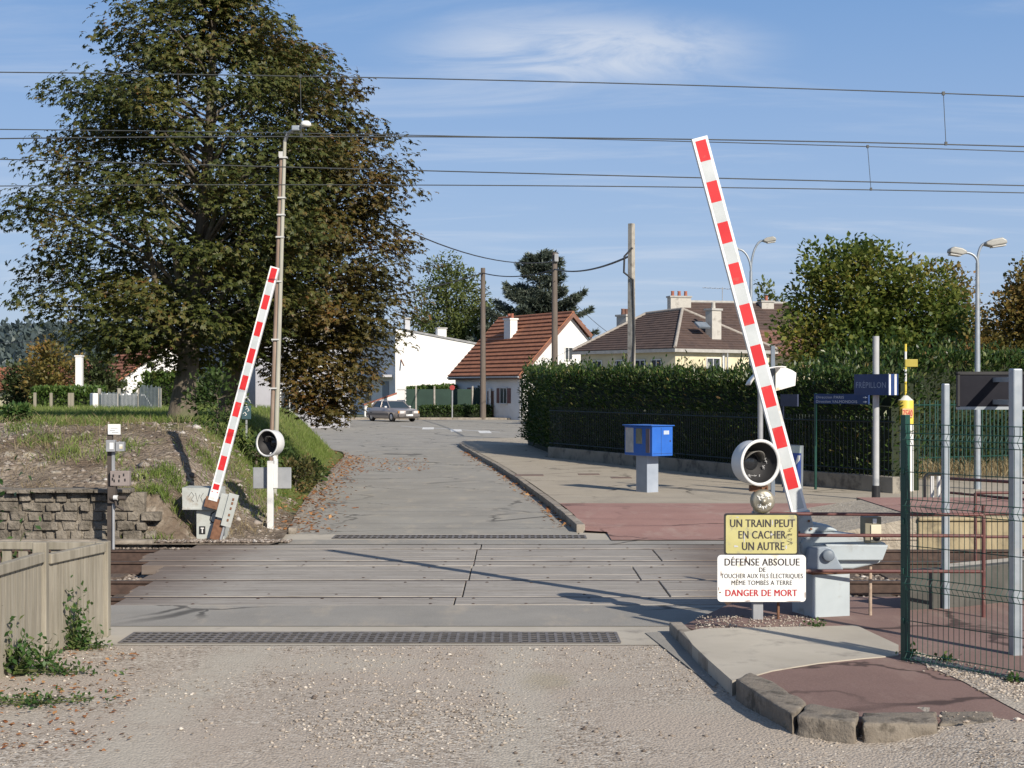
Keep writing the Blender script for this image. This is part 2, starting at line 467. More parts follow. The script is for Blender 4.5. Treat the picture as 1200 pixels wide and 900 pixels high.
M_path = asphalt_mat('pavement_asphalt', (.29, .255, .20), (.37, .325, .255), (.235, .21, .17))
M_red = asphalt_mat('red_asphalt', (.245, .14, .115), (.32, .19, .16), (.36, .27, .225), agg=70)
M_redn = asphalt_mat('brown_red_asphalt', (.155, .10, .085), (.215, .14, .118), (.27, .20, .165), agg=70, gate=(.30, .42))
M_conc = surf('concrete', (.36, .325, .265), (.47, .43, .355), 1.1, 0.9, 0.35, 0.006, 60, dirt=(.25, .225, .19), dscale=2.2, dlo=.52, dhi=.75)
M_kerb = surf('kerb_concrete', (.21, .18, .145), (.34, .30, .245), 3.5, 0.92, 0.6, 0.012, 40, dirt=(.13, .11, .085), dscale=5, dlo=.5, dhi=.68)
M_earthflat = surf('field_ground', (.14, .12, .07), (.10, .13, .05), .25, 0.95, 0.4, 0.05, 4)
M_ballast = surf('ballast_ground', (.13, .105, .085), (.26, .215, .175), 22, 0.95, 0.9, 0.03, 30, dirt=(.095, .065, .048), dscale=1.2)
M_stone = leafmat('pebble_stone', [(0, (.12, .10, .08)), (.25, (.30, .25, .20)), (.7, (.42, .365, .30)), (1, (.56, .51, .44))], trans=0.0, rough=.95)
M_bstone = leafmat('ballast_stone', [(0, (.11, .085, .07)), (.5, (.22, .18, .145)), (.9, (.33, .29, .25)), (1, (.5, .47, .43))], trans=0.0, rough=.95)
M_dead = leafmat('dead_leaf', [(0, (.20, .075, .03)), (.5, (.34, .15, .055)), (1, (.42, .24, .10))], trans=0.15, rough=.8)
M_grass = leafmat('grass_blade', [(0, (.10, .155, .03)), (.55, (.18, .245, .055)), (.85, (.27, .29, .10)), (1, (.38, .32, .16))], trans=0.4, rough=.6, clump=.8)
M_weed = leafmat('weed_leaf', [(0, (.03, .075, .018)), (.6, (.07, .14, .035)), (1, (.15, .19, .06))], trans=0.35)

# ------------------------------------------------------------------ kerb lines and the land
LK = [(22.4, -3.28), (24.2, -3.42), (28, -3.80), (33.6, -4.27), (41, -4.8), (49.5, -5.32), (53, -5.75), (55.5, -6.6), (57.5, -8.2), (59, -11), (60, -18), (60.6, -60)]
def kxl(y): return interp(LK, y)
RK = [(23.6, 1.06), (24.9, 1.0), (27.5, .84), (30, .66), (34, .36), (38.4, 0.0), (44, -.5), (50, -1.12), (56, -1.72), (60, -2.08), (62.5, -2.12)]
def kxr(y): return interp(RK, y)
struct(MB().add([(-1500, -300, -.34), (1500, -300, -.34), (1500, 2500, -.34), (-1500, 2500, -.34)], [(0, 1, 2, 3)]).build('ground', M_earthflat))
struct(MB().add([(-400, 112.5, -.02), (400, 112.5, -.02), (400, 900, -.02), (-400, 900, -.02)], [(0, 1, 2, 3)]).build('field', M_earthflat))
struct(MB().add([(-70, 60, -.05), (-5, 60, -.05), (-5, 112.5, -.05), (-70, 112.5, -.05)], [(0, 1, 2, 3)]).build('grass_field', M_earthflat))

# gravel yard with soft undulation, banked up at the end of the footway
SL_ = [G(*q_).xy for q_ in ((860, 800), (888, 828), (932, 846), (1004, 855), (1100, 858))]
def gz_(x, y):
    z = 0.035 * noise.noise(Vector((x * .35, y * .35, 0))) + .018 * noise.noise(Vector((x * 1.1, y * 1.1, 3)))
    m = 0.0
    if x > 1.3 and y < 11.8:                                        # gravel heaped against the kerb stones
        q = Vector((x, y)); dd = min((q - a_.lerp(b_, max(0, min(1, (q - a_).dot(b_ - a_) / (b_ - a_).length_squared)))).length for a_, b_ in zip(SL_, SL_[1:]))
        m = .095 * math.exp(-(dd / .42) ** 2) * (.8 + .4 * noise.noise(Vector((x * 3, y * 3, 1)))) * smooth(1.55, 1.95, x)
    tw = abs(abs(x + .75 + .9 * (noise.noise(Vector((x * .3, y * .3, 2))) * .5)) - 1.0)
    z -= .022 * math.exp(-(tw / .26) ** 2)                           # shallow wheel ruts
    return max(m, 0) + z * smooth(13.6, 11.5, y) * (1 - .8 * smooth(1.3, 2.0, x)) + .115 * smooth(2.35, 3.05, x + .08 * noise.noise(Vector((x * 2, y * 2, 7)))) * smooth(10.9, 10.2, y)
mb = MB(); nx, ny = 90, 40; vs_, fs_ = [], []
for j in range(ny + 1):
    for i in range(nx + 1):
        x = -18 + 36 * i / nx; y = -12 + 25.66 * j / ny
        z = gz_(x, y) - 0.006
        vs_.append((x, y, z))
for j in range(ny):
    for i in range(nx):
        a = j * (nx + 1) + i; fs_.append((a, a + 1, a + nx + 2, a + nx + 1))
struct(mb.add(vs_, fs_, 0, True).build('gravel_yard_ground', M_gravel))
rg = np.random.default_rng(5); n = 24000
py_ = 7.5 + 6.05 * rg.random(n) ** 1.15; px_ = (rg.random(n) - .5) * 2 * (py_ * .36)
zz = np.array([gz_(x, y) for x, y in zip(px_, py_)])
keep = ~((px_ > 1.55) & (py_ > 10.05 + np.clip(2.15 - px_, 0, 1) * 4)) & ~((px_ < -3.95) & (py_ > 12.2))
dens = np.array([noise.noise(Vector((x * .6, y * .6, 8))) for x, y in zip(px_, py_)]); keep &= dens > rg.uniform(-.25, .35, n)
sz = np.clip(rg.lognormal(-4.95, .42, n), .0035, .022)
o = solid_scatter('gravel', np.stack([px_, py_, zz - .003], 1)[keep], sz[keep], M_stone, 3)
n = 1500
py2 = 8.4 + 5.0 * rg.random(n); px2 = (rg.random(n) - .5) * 2 * (py2 * .36)
kp = np.array([(noise.noise(Vector((x * .9, y * .45, 12))) > .12 + .25 * rg.random()) and not (x > 1.5 and y > 9.9) and not (x < -3.9 and y > 12.2) for x, y in zip(px2, py2)])
zz2 = np.array([gz_(x, y) for x, y in zip(px2, py2)]); s2 = np.clip(rg.lognormal(-4.45, .35, n), .008, .022)
q2 = solid_scatter('coarse_gravel', np.stack([px2, py2, zz2 - .002], 1)[kp], s2[kp], M_bstone, 33); tag(q2, 'coarser grey pebbles drifted between the wheel ruts of the yard', 'gravel')
tag(o, 'loose pale gravel strewn over the yard in front of the crossing', 'gravel')

# road: one sheet from the crossing to the far junction
left = [(x, y) for y, x in LK if y >= 24.0]; left = [(kxl(24.02) , 24.02)] + [(x, y) for y, x in LK if y > 24.1]
right = [(x, y) for y, x in RK if y > 24.1]
poly = [(kxr(24.02), 24.02)] + right + [(-1.6, 65.6), (0.4, 67.2), (4, 67.8), (60, 67.8), (60, 112), (-60, 112)] + left[::-1]
mb = MB(); mb.add([(x, y, 0) for x, y in poly], [tuple(range(len(poly)))])
struct(mb.build('road', M_road))
# strips at the crossing
def flat(name, poly, z, m): return struct(MB().add([(p[0], p[1], z) for p in poly], [tuple(range(len(poly)))]).build(name, m))
flat('concrete_strip_path', [(-4.6, 13.66), (1.55, 13.66), (1.75, 14.72), (-4.6, 14.72)], -.002, M_conc)
flat('asphalt_strip_road', [(-4.9, 14.72), (1.75, 14.72), (2.05, 15.2), (2.3, 16.14), (-4.9, 16.14)], .002, M_strip)
flat('far_strip_road', [(-4.6, 22.43), (3.3, 22.43), (3.3, 23.1), (-4.6, 23.1)], .003, M_strip)
flat('far_concrete_path', [(-3.6, 23.1), (3.3, 23.1), (3.3, 26), (1.15, 26), (1.06, 24.02), (-3.6, 24.02)], -.001, M_conc)
# verge of rubble at the bank's foot by the left barrier
# white road dashes and the thin worn line
M_paint = surf('worn_white_paint', (.62, .62, .6), (.75, .75, .72), 6, .7, .2, dirt=(.32, .32, .31), dscale=5, dlo=.5, dhi=.65)
for (xa, ya, xb, yb) in [(495, 502, 508.5, 502), (528, 504.5, 541, 504.5), (561, 506.2, 575, 506.2)]:
    a = G(xa, ya); b = G(xb, yb); c = Vector((.10, -2.2, 0)) 
    flat('road_marking', [a + c, b + c, b - c, a - c], .005, M_paint)
a = G(470, 499.3); b = G(586, 506.5); q = Vector((0, .5, 0))
flat('road_marking_line', [a - q, b - q, b + q, a + q], .0035, surf('faded_white_paint', (.36, .36, .35), (.46, .46, .45), 5, .8))
# ochre leaf litter and dust stains are in the leaves below

# bank on the left
def bank_z(x, y):
    s = min(kxl(y) - x - .22, (61.0 - y) * .55)
    hx = smooth(-.15, 2.05, s)
    wl = smooth(4.75, 5.35, -x)
    sl_ = 1.58 * smooth(22.55, 26.9, y)
    wa = 0.0 if y < 22.9 else .70 + .90 * smooth(22.9, 27.2, y)
    f = sl_ * (1 - wl) + wa * wl
    f = f * hx
    f += (-.10 * smooth(29, 45, y)) * hx + .06 * smooth(45, 55, y) * hx
    nz = noise.noise(Vector((x * .55, y * .55, 2))) * .16 + noise.noise(Vector((x * 1.7, y * 1.7, 5))) * .085 + noise.noise(Vector((x * 4.5, y * 4.5, 9))) * .04
    am = smooth(.05, .6, f) * (1.0 if y < 31 else .5)
    return f + nz * am * (1 - .5 * smooth(27.5, 30, y))
BX0, BX1, BY0, BY1 = -34.0, -3.0, 22.3, 61.2
xs = list(np.arange(BX0, -12, .6)) + list(np.arange(-12, BX1 + .01, .13)); ys = list(np.arange(BY0, 31, .13)) + list(np.arange(31, BY1 + .01, .5))
vs_ = []
for y in ys:
    for x in xs:
        xx = min(x, kxl(y) - .12); vs_.append((xx, y, bank_z(xx, y) + .012 if xx < kxl(y) - .2 else .05))
nx = len(xs); fs_ = []
for j in range(len(ys) - 1):
    for i in range(nx - 1):
        a = j * nx + i
        if vs_[a][0] < vs_[a + 1][0] - 1e-4 or vs_[a + nx][0] < vs_[a + nx + 1][0] - 1e-4: fs_.append((a, a + 1, a + nx + 1, a + nx))
def bank_mat():
    t = NT('bank_earth'); v = t.coord()
    n1 = t.noise(v, 1.6, 8, 0.65); n2 = t.noise(v, 16, 6, 0.7)
    c = t.ramp(n1, [(0.28, g((.125, .09, .065))), (0.5, g((.20, .16, .12))), (0.72, g((.30, .25, .195)))])
    cells = t.voro(v, 13, 'F1', 'Color'); sp = t.new('ShaderNodeSeparateColor'); t.l.new(cells, sp.inputs[0])
    st = t.ramp(sp.outputs[1], [(0, g((.16, .12, .09))), (.6, g((.28, .23, .18))), (1, g((.46, .41, .34)))])
    c = t.mix(t.math('MULTIPLY', t.mask(t.noise(v, .9, 5), .42, .62), .75), c, st)
    sx = t.new('ShaderNodeSeparateXYZ'); t.l.new(t.tc.outputs['Object'], sx.inputs[0])
    gn = t.noise(v, 1.1, 6, 0.6)
    # turf covers the level top and the verge beside the road, ragged along its edge
    top = t.mask(t.math('ADD', sx.outputs[1], t.math('MULTIPLY', gn, 5.0)), 29.0, 31.0)
    sp2 = t.mask(gn, .60, .68)
    grass = t.ramp(t.noise(v, 5, 5, .7), [(.3, g((.10, .13, .035))), (.7, g((.20, .22, .07)))])
    fac = t.math('MAXIMUM', top, t.math('MULTIPLY', sp2, .7))
    c = t.mix(fac, c, grass)
    t.color(c); t.rough(.97); t.b.inputs['Specular IOR Level'].default_value = .1
    t.bump(t.math('ADD', n2, t.math('MULTIPLY', t.voro(v, 13), -.8)), .9, .06); return t.mat
struct(MB().add(vs_, fs_, 0, True).build('bank_hill', bank_mat()))
# stones, litter and turf on the bank
pts, szs = [], []
for i in range(5200):
    x = rnd.uniform(-10, -3.3); y = rnd.uniform(22.45, 30)
    if x > kxl(y) - .25 or (x < -5.2 and y < 22.95): continue
    if noise.noise(Vector((x * .8, y * .8, 4))) < rnd.uniform(-.5, .4): continue
    pts.append((x, y, bank_z(x, y) + .012)); szs.append(min(.11, rnd.lognormvariate(-3.75, .55)))
stuff(solid_scatter('rubble', np.array(pts), np.array(szs), M_bstone, 11), 'small stones and rubble littering the face of the earth bank', 'rubble')
M_lime = surf('limestone', (.25, .22, .175), (.38, .34, .28), 4, .9, .8, .03, 12, dirt=(.2, .17, .13), dscale=4)
def boulder(seed, rx, ry, rz):
    bm = bmesh.new(); bmesh.ops.create_icosphere(bm, subdivisions=3, radius=1)
    for v_ in bm.verts:
        p = v_.co.copy(); d = 1 + .32 * noise.noise(p * 1.1 + Vector((seed * 7.3, 0, 0))) + .14 * noise.noise(p * 2.7 + Vector((0, seed * 3.1, 0)))
        q = p * d
        for k in range(3): q[k] = max(-.72, min(.72, q[k]))
        v_.co = Vector((q.x * rx, q.y * ry, q.z * rz))
    me = bpy.data.meshes.new('boulder'); bm.to_mesh(me); bm.free(); me.materials.append(M_lime)
    o = bpy.data.objects.new('boulder', me); col.objects.link(o); return o
for i, (px, py, wpx) in enumerate([(12, 535, 20), (35, 536, 22), (50, 546, 20), (66, 555, 16), (8, 573, 16), (64, 520, 10), (22, 512, 9), (95, 517, 9), (205, 532, 7),
                                   (148, 540, 8), (55, 500, 8), (290, 600, 15), (310, 604, 11), (333, 606, 8), (165, 590, 9), (180, 612, 8)]):
    d = 24.0
    for _ in range(60):                                             # walk out along the line of sight until it meets the bank
        p = P(px, py, d)
        if bank_z(p.x, p.y) >= p.z or d > 30: break
        d += .1
    p = P(px, py, d); s = wpx / F * d * .5
    b = boulder(i + 1, s, s * .9, s * .7); b.location = (p.x, p.y, p.z - s * .1); b.rotation_euler = (rnd.uniform(-.3, .3), rnd.uniform(-.4, .4), rnd.uniform(0, 6))
    tag(b, 'pale limestone rock half buried in the earth bank left of the road', 'rock', 'rocks in the bank')
def blades(name, pos, hmin, hmax, wid, mat, seed, lean=.45):
    r = np.random.default_rng(seed); n = len(pos); pos = np.asarray(pos)
    a = r.random(n) * 6.283; h = r.uniform(hmin, hmax, n)
    side = np.stack([np.cos(a), np.sin(a), np.zeros(n)], 1) * (wid * r.uniform(.7, 1.3, n))[:, None]
    ln = r.normal(0, lean, (n, 2)) * h[:, None]
    tip = pos + np.stack([ln[:, 0], ln[:, 1], h], 1)
    mid = pos + np.stack([ln[:, 0] * .35, ln[:, 1] * .35, h * .6], 1)
    V = np.stack([pos - side, pos + side, mid + side * .7, tip], 1)
    V2 = np.stack([pos - side, mid + side * .7, tip, mid - side * .7], 1)
    return arr_mesh(name, np.concatenate([V2]), mat)
pos = []
for i in range(52000):
    y = 27.0 + 30 * rnd.random() ** 1.5; x = rnd.uniform(-.365 * y - .5, min(-3.6, kxl(y) - .25))
    gnz = noise.noise(Vector((x * .5, y * .5, 1)))
    if y < 30.5 and gnz < rnd.uniform(-.3, .5) + (30.5 - y) * .12: continue
    if bank_z(x, y) < .25: continue
    pos.append((x, y, bank_z(x, y) - .01))
stuff(blades('grass', pos, .05, .20, .010, M_grass, 2), 'rough green grass covering the level top of the bank', 'grass')
pos = []
for i in range(16000):                                              # verge beside the left kerb
    y = rnd.uniform(24.6, 50); x = kxl(y) - .45 - abs(rnd.gauss(0, .55))
    if noise.noise(Vector((x * .9, y * .5, 6))) < rnd.uniform(-.45, .25): continue
    pos.append((x, y, bank_z(x, y) - .01))
stuff(blades('verge_grass', pos, .04, .15, .009, M_grass, 3), 'green grass on the verge sloping to the left kerb', 'grass')
pos = []
for (px, py) in [(130, 540), (150, 528), (70, 538), (88, 535), (155, 565), (190, 560), (240, 540), (245, 548), (195, 585), (190, 590), (175, 593), (165, 605), (185, 558), (205, 568), (40, 520), (55, 520), (20, 505), (100, 520), (215, 580),
                 (90, 498), (60, 498), (30, 492), (115, 500)]:
    d = 23.0
    for _ in range(80):
        p = P(px, py, d)
        if bank_z(p.x, p.y) >= p.z or d > 31: break
        d += .1
    for k in range(120):
        x = p.x + rnd.gauss(0, .16); y = p.y + rnd.gauss(0, .16); pos.append((x, y, bank_z(x, y) - .01))
stuff(blades('tufts_grass', pos, .06, .22, .011, M_grass, 4), 'scattered grass tufts growing on the face of the earth bank', 'grass')
# fallen leaves
C = []
for i in range(2600):
    q = rnd.random()
    if q < .55:
        y = rnd.uniform(24.2, 52); x = kxl(y) + rnd.gauss(.05, .3)
        z = .012 if x > kxl(y) + .02 else (.095 if x > kxl(y) - .14 else bank_z(x, y) + .03)
    elif q < .68:
        y = rnd.uniform(42, 50); x = rnd.uniform(kxl(y), kxl(y) + 2.6); z = .012
    elif q < .82:
        y = rnd.uniform(25, 55); x = kxr(y) - abs(rnd.gauss(.08, .12)); z = .012
    else:
        y = rnd.uniform(9.6, 13.4); x = -2.3 - abs(rnd.gauss(0, 1.0)) - (y - 9) * .22; z = .012
    C.append((x, y, z))
C = np.array(C); r_ = np.random.default_rng(8); a_ = r_.random(len(C)) * 6.283
D = np.stack([np.cos(a_), np.sin(a_), r_.normal(0, .25, len(C))], 1); U = unit(np.stack([r_.normal(0, .3, len(C)), r_.normal(0, .3, len(C)), np.ones(len(C))], 1))
L_ = r_.uniform(.05, .13, len(C)) * np.where(C[:, 1] < 15, .5, 1)
stuff(arr_mesh('fallen_leaves', leaves(C, unit(D), U, L_, L_ * .55), M_dead), 'brown fallen leaves gathered along the kerbs and the gravel', 'leaves')

# kerbs
def kerb(pts, wd, z1, name='kerb', seglen=1.0, z0=-.05, mat=None, gap=.012):
    mb = MB(); L = [0]
    for a, b in zip(pts, pts[1:]): L.append(L[-1] + (Vector(b) - Vector(a)).length)
    def at(s):
        for i in range(len(pts) - 1):
            if s <= L[i + 1] or i == len(pts) - 2:
                t = (s - L[i]) / (L[i + 1] - L[i]); return Vector(pts[i]).lerp(Vector(pts[i + 1]), t)
    s = 0; n = 0
    while s < L[-1] - .05:
        e = min(s + seglen, L[-1]); a, b = at(s), at(e); d = (b - a).normalized(); a = a + d * gap * .5; b = b - d * gap * .5
        nn = Vector((d.y, -d.x)) * wd
        zz = z1 + rnd.uniform(-.008, .008)
        mb.slab([a, a + nn, b + nn, b] if True else [], z0, zz)
        s = e; n += 1
    o = struct(mb.build(name, mat or M_kerb, bevel=.012)); return o
kerb([(kxl(y) - .13, y) for y in np.arange(24.1, 57.5, .7)], .13, .085)
kerb([(kxr(y), y) for y in np.arange(24.3, 62, .7)] + [(-1.9, 64.6), (-1.2, 66.2), (.4, 67.2)], .14, .125)
kerb([(x, 112.0) for x in np.arange(-40, 40, 2.0)], .2, .13, seglen=2)
struct(MB().add([(-60, 112.2, .12), (60, 112.2, .12), (60, 114.4, .12), (-60, 114.4, .12)], [(0, 1, 2, 3)]).build('far_pavement', M_path))

# pavement right of the road, red surfacing nearer the tracks
def pz(y): return .12 * smooth(23.4, 26.5, y) + .012
ys = list(np.arange(22.5, 30, .5)) + list(np.arange(30, 68, 1.0))
def pavement(name, ya, yb, dz, mat, xa, xb):
    mb = MB(); yy = [ya + (yb - ya) * i / 40 for i in range(41)]; v = []
    for y in yy:
        for i in range(13):
            t = i / 12; v.append((xa(y) + (xb - xa(y)) * t, y + (dz > 0) * (noise.noise(Vector((t * 9, y * .2, 0))) * .25 if y == yb else 0), pz(y) + dz))
    f = [(j * 13 + i, j * 13 + i + 1, j * 13 + i + 14, j * 13 + i + 13) for j in range(40) for i in range(12)]
    return struct(mb.add(v, f).build(name, mat))
pavement('pavement', 28.4, 62.0, 0, M_path, lambda y: kxr(y) + .14, 34)
pavement('red_pavement', 22.95, 28.6, .004, M_red, lambda y: (kxr(y) + .14) if y > 24.1 else 1.50, 34)
mb = MB().add([(kxr(61.9) + .14, 61.95, .132), (34, 61.95, .132), (34, 67.7, .132), (4, 67.7, .132), (.5, 67.05, .132), (-1.05, 66.1, .132), (-1.75, 64.6, .132)], [tuple(range(7))])
struct(mb.build('corner_pavement', M_path))
# manhole covers in the pavement
M_cover = surf('rusty_cover', (.13, .09, .07), (.2, .14, .11), 8, .8, .6, .01, 60)
for px, py, wx, wd in [(620, 557, .36, .35), (690, 556, .27, .3), (728, 560, .25, .3)]:
    p = G(px, py, .13); c = MB().box((0, 0, 0), (wx * 2, wd * 2, .03)).build('manhole_cover', M_cover, loc=(p.x, p.y, .124), bevel=.006)
    tag(c, {620: 'rusty square inspection cover in the pavement nearest the kerb', 690: 'small rusty cover in the pavement left of the blue box', 728: 'small rusty cover in the pavement closest to the blue box'}[px], 'manhole cover', 'covers in the pavement')
# ------------------------------------------------------------------ tracks and the crossing deck
M_rust = surf('rusty_steel', (.045, .027, .020), (.085, .052, .038), 12, .75, .4, .004, 40)
M_railtop = surf('worn_steel', (.055, .045, .04), (.10, .085, .075), 9, .6, .1, metal=.3)
M_sleeper = surf('sleeper_wood', (.075, .055, .042), (.13, .098, .075), 6, .9, .7, .01, 30, stretch=(6, 1, 1))
M_panel = None
def panel_mat():
    t = NT('crossing_timber'); v = t.coord((.35, 5, 5)); v2 = t.coord((.8, 14, 14))
    gi = t.new('ShaderNodeObjectInfo')
    n = t.noise(v, 2.2, 8, .7, .3); n2 = t.noise(v2, 3, 6, .7)
    c = t.ramp(n, [(.30, g((.195, .175, .15))), (.48, g((.30, .275, .24))), (.68, g((.395, .365, .325)))])
    c = t.mix(t.math('MULTIPLY', t.mask(n2, .50, .70), .7), c, g((.105, .082, .064)))
    sp = t.noise(t.coord((1.2, 6, 1)), 4.5, 3, .5)
    c = t.mix(t.math('MULTIPLY', t.mask(sp, .66, .70), .8), c, g((.06, .045, .035)))
    # wheels have bleached the lane; the planks beyond the lane are brown
    sx = t.new('ShaderNodeSeparateXYZ'); geo = t.new('ShaderNodeNewGeometry'); t.l.new(geo.outputs['Position'], sx.inputs[0])
    wob = t.math('MULTIPLY', t.noise(t.coord(), .9, 4), 1.2)
    edge = t.mask(t.math('ADD', t.math('ABSOLUTE', t.math('ADD', sx.outputs[0], .75)), wob), 3.0, 4.3)
    c = t.mix(t.math('MULTIPLY', edge, .72), c, g((.10, .066, .048)))
    t.color(c); t.rough(.86)
    t.bump(t.math('ADD', n, t.math('MULTIPLY', n2, .6)), .45, .012); return t.mat
M_panel = panel_mat()
struct(MB().add([(-70, 15.2, -.19), (-4.3, 15.2, -.19), (-4.3, 23.2, -.19), (-70, 23.2, -.19), (2.2, 15.6, -.19), (70, 15.6, -.19), (70, 23.2, -.19), (2.2, 23.2, -.19),
                 (-4.3, 16.14, -.2), (2.2, 16.14, -.2), (2.2, 22.43, -.2), (-4.3, 22.43, -.2)], [(0, 1, 2, 3), (4, 5, 6, 7), (8, 9, 10, 11)]).build('ballast_ground', M_ballast))
struct(MB().add([(-30, 13.6, -.03), (-4.9, 13.6, -.03), (-4.9, 16.2, -.03), (-30, 15.6, -.10)], [(0, 1, 2, 3)]).build('trackside_ground', M_ballast))
struct(MB().add([(-30, 16.2, -.17), (-4.9, 16.2, -.17), (-4.9, 16.2, -.03), (-30, 15.6, -.10)], [(0, 1, 2, 3)]).build('trackside_slope_ground', M_ballast))
struct(MB().add([(-34, 22.2, -.18), (-3.3, 22.2, -.18), (-3.3, 22.62, .03), (-34, 22.62, .03)], [(0, 1, 2, 3)]).build('bank_foot_ground', M_ballast))
bp, bs = [], []
for i in range(9000):
    x = rnd.choice([rnd.uniform(-7.5, -4.35), rnd.uniform(2.4, 8.0)]); y = rnd.uniform(15.8, 22.6)
    bp.append((x, y, -.185)); bs.append(rnd.uniform(.02, .042))
for i in range(1600):
    x = rnd.uniform(-6.5, -3.3); y = rnd.uniform(22.3, 22.8); bp.append((x, y, -.05 if y < 22.5 else .03)); bs.append(rnd.uniform(.012, .035))
stuff(solid_scatter('ballast_gravel', np.array(bp), np.array(bs), M_bstone, 6), 'brown ballast stones between and beside the rails', 'ballast')
def rail_mb():
    prof = [(-.07, -.17), (.07, -.17), (.07, -.155), (.012, -.14), (.012, -.045), (.036, -.035), (.036, -.005), (-.036, -.005), (-.036, -.035), (-.012, -.045), (-.012, -.14), (-.07, -.155)]
    mb = MB(); n = len(prof)
    mb.add([(-65, y, z) for y, z in prof] + [(65, y, z) for y, z in prof], [(i, (i + 1) % n, (i + 1) % n + n, i + n) for i in range(n)])
    mb.mi[6] = 1
    return mb
for yc, lab in ((17.52, 'nearer railway track of rusty rails on dark sleepers'), (21.02, 'farther railway track of rusty rails beside the bank')):
    t = thing('railway_track', lab, 'railway track', (0, yc, 0), 0, 'railway tracks')
    for s in (-1, 1): rail_mb().build('rail', [M_rust, M_railtop], t, loc=(0, s * .735, 0))
    first = None
    for x in list(np.arange(-9.4, -4.2, .6)) + list(np.arange(2.6, 14, .6)):
        if first is None:
            first = MB().box((0, 0, -.215), (.25, 2.5, .12)).build('sleeper', M_sleeper, t, bevel=.015); o = first
        else:
            o = first.copy(); col.objects.link(o); o.parent = t
        o.location = (x, rnd.uniform(-.03, .03), rnd.uniform(-.01, .01))
rows = [('narrow front row', 16.19, 16.73, [-4.25, -.62, 2.3]), ('row inside the nearer track', 16.85, 18.19, [-4.3, -.55, 1.75, 2.75]),
        ('wide row between the tracks', 18.33, 19.72, [-4.45, -.52, 1.55, 3.0]), ('narrow row behind the middle', 19.76, 20.20, [-4.8, -.5, 3.0]),
        ('row inside the farther track', 20.35, 21.69, [-5.0, -.5, 2.0, 3.2]), ('narrow back row', 21.83, 22.39, [-4.6, -.45, 3.2])]
for rn, ya, yb, xsp in rows:
    k = len(xsp) - 1
    for i in range(k):
        mb = MB(); nb = max(1, round((yb - ya) / .45)); x0, x1 = xsp[i] + .008, xsp[i + 1] - .008
        cx, cy = (x0 + x1) / 2, (ya + yb) / 2
        for j in range(nb):
            a = ya + (yb - ya) * j / nb; b = ya + (yb - ya) * (j + 1) / nb
            ex0 = rnd.uniform(-.06, .02) if i == 0 else 0; ex1 = rnd.uniform(-.02, .06) if i == k - 1 else 0
            mb.bb((x0 + ex0 - cx, a + .002 - cy, -.12), (x1 + ex1 - cx, b - .002 - cy, rnd.uniform(-.003, .003)))
        xb = x0 - cx + .22                                          # coach bolts, and the stains round them
        while xb < x1 - cx - .1:
            for yv in ((ya - cy) * .78, (yb - cy) * .78):
                if rnd.random() < .7: mb.lathe([(.021, .0), (.018, .005), (0, .0055)], c=(xb + rnd.uniform(-.03, .03), yv + rnd.uniform(-.02, .02), .002), n=8, mi=1)
            xb += rnd.uniform(.5, .75)
        o = mb.build('crossing_deck', [M_panel, M_rust], loc=(cx, cy, rnd.uniform(-.003, .003)), bevel=.006, seg=1)
        where = 'left' if i == 0 else ('right' if i == k - 1 else 'middle')
        tag(o, f'weathered grey timber deck section at the {where} of the {rn}', 'crossing deck', 'timber deck across the tracks')
# dark shadow gap under the deck is open; drainage grates on both sides
M_iron = surf('cast_iron', (.13, .12, .115), (.22, .205, .195), 10, .7, .3, metal=.3)
M_pit_shade = surf('drain_pit_shade', (.012, .011, .010), (.02, .018, .016), 4, .95, 0)  # near-black sheet under the bars stands in for shade down the drain
def grate(name, label, x0, x1, y0, y1, cell, rows_, skip=0):
    w_, h_ = x1 - x0, y1 - y0
    t = thing(name, label, 'drain grate', (x0, y0, 0))
    MB().bb((0, 0, -.005), (w_, h_, 0), 0).build('channel_shade', M_pit_shade, t)
    nsec = max(1, round(w_ / 1.0)); sw = w_ / nsec
    for k in range(nsec):
        mb = MB(); nxk = max(2, round(sw / cell))
        for i in range(nxk + 1): mb.box((sw * i / nxk * .985 + .006, h_ / 2, .007), (cell * .32, h_, .005))
        for j in range(rows_ + 1): mb.box((sw / 2, .012 + (h_ - .024) * j / rows_, .0078), (sw * .985, cell * .36, .005))
        mb.build('grating', M_iron, t, loc=(sw * k, 0, rnd.uniform(-.002, .003)))
    return t
grate('drain_grate', 'long iron drain grate across the road at the edge of the gravel', -3.55, .98, 13.74, 14.33, .085, 5)
grate('drain_grate', 'thin iron drain grate across the road beyond the tracks', -2.75, 1.14, 23.28, 23.82, .10, 2)

# platform beyond and low concrete platform end on this side
M_yell = surf('yellowed_concrete', (.29, .235, .14), (.40, .33, .20), 2, .9, .5, .02, 20, stretch=(1, 1, .4), dirt=(.17, .14, .09), dscale=2.4, dlo=.46, dhi=.66)
mb = MB(); mb.slab([(6.1, 22.97), (40, 22.97), (40, 27), (6.1, 27)], -.2, .355, 0)
for i in range(12): mb.bb((6.12 + i * 1.5, 22.94, -.2), (7.59 + i * 1.5, 22.99, .30)); mb.bb((6.12 + i * 1.5, 22.90, .30), (7.59 + i * 1.5, 23.2, .358))
pl = thing('station_platform', 'far station platform with yellowed concrete edge and red top', 'platform', (0, 0, 0))
mb.build('edge', M_yell, pl, bevel=.02)
MB().slab([(6.1, 23.25), (40, 23.25), (40, 27), (6.1, 27)], .36, .366).build('surface', M_red, pl)
MB().add([(4.2, 22.97, -.02), (6.1, 22.97, .355), (6.1, 26.6, .355), (4.2, 26.6, .06), (4.2, 22.97, -.3), (6.1, 22.97, -.3)], [(0, 1, 2, 3), (4, 5, 1, 0)]).build('ramp', surf('ramp_rubble', (.30, .26, .2), (.44, .39, .31), 7, .95, .9, .03, 25), pl)
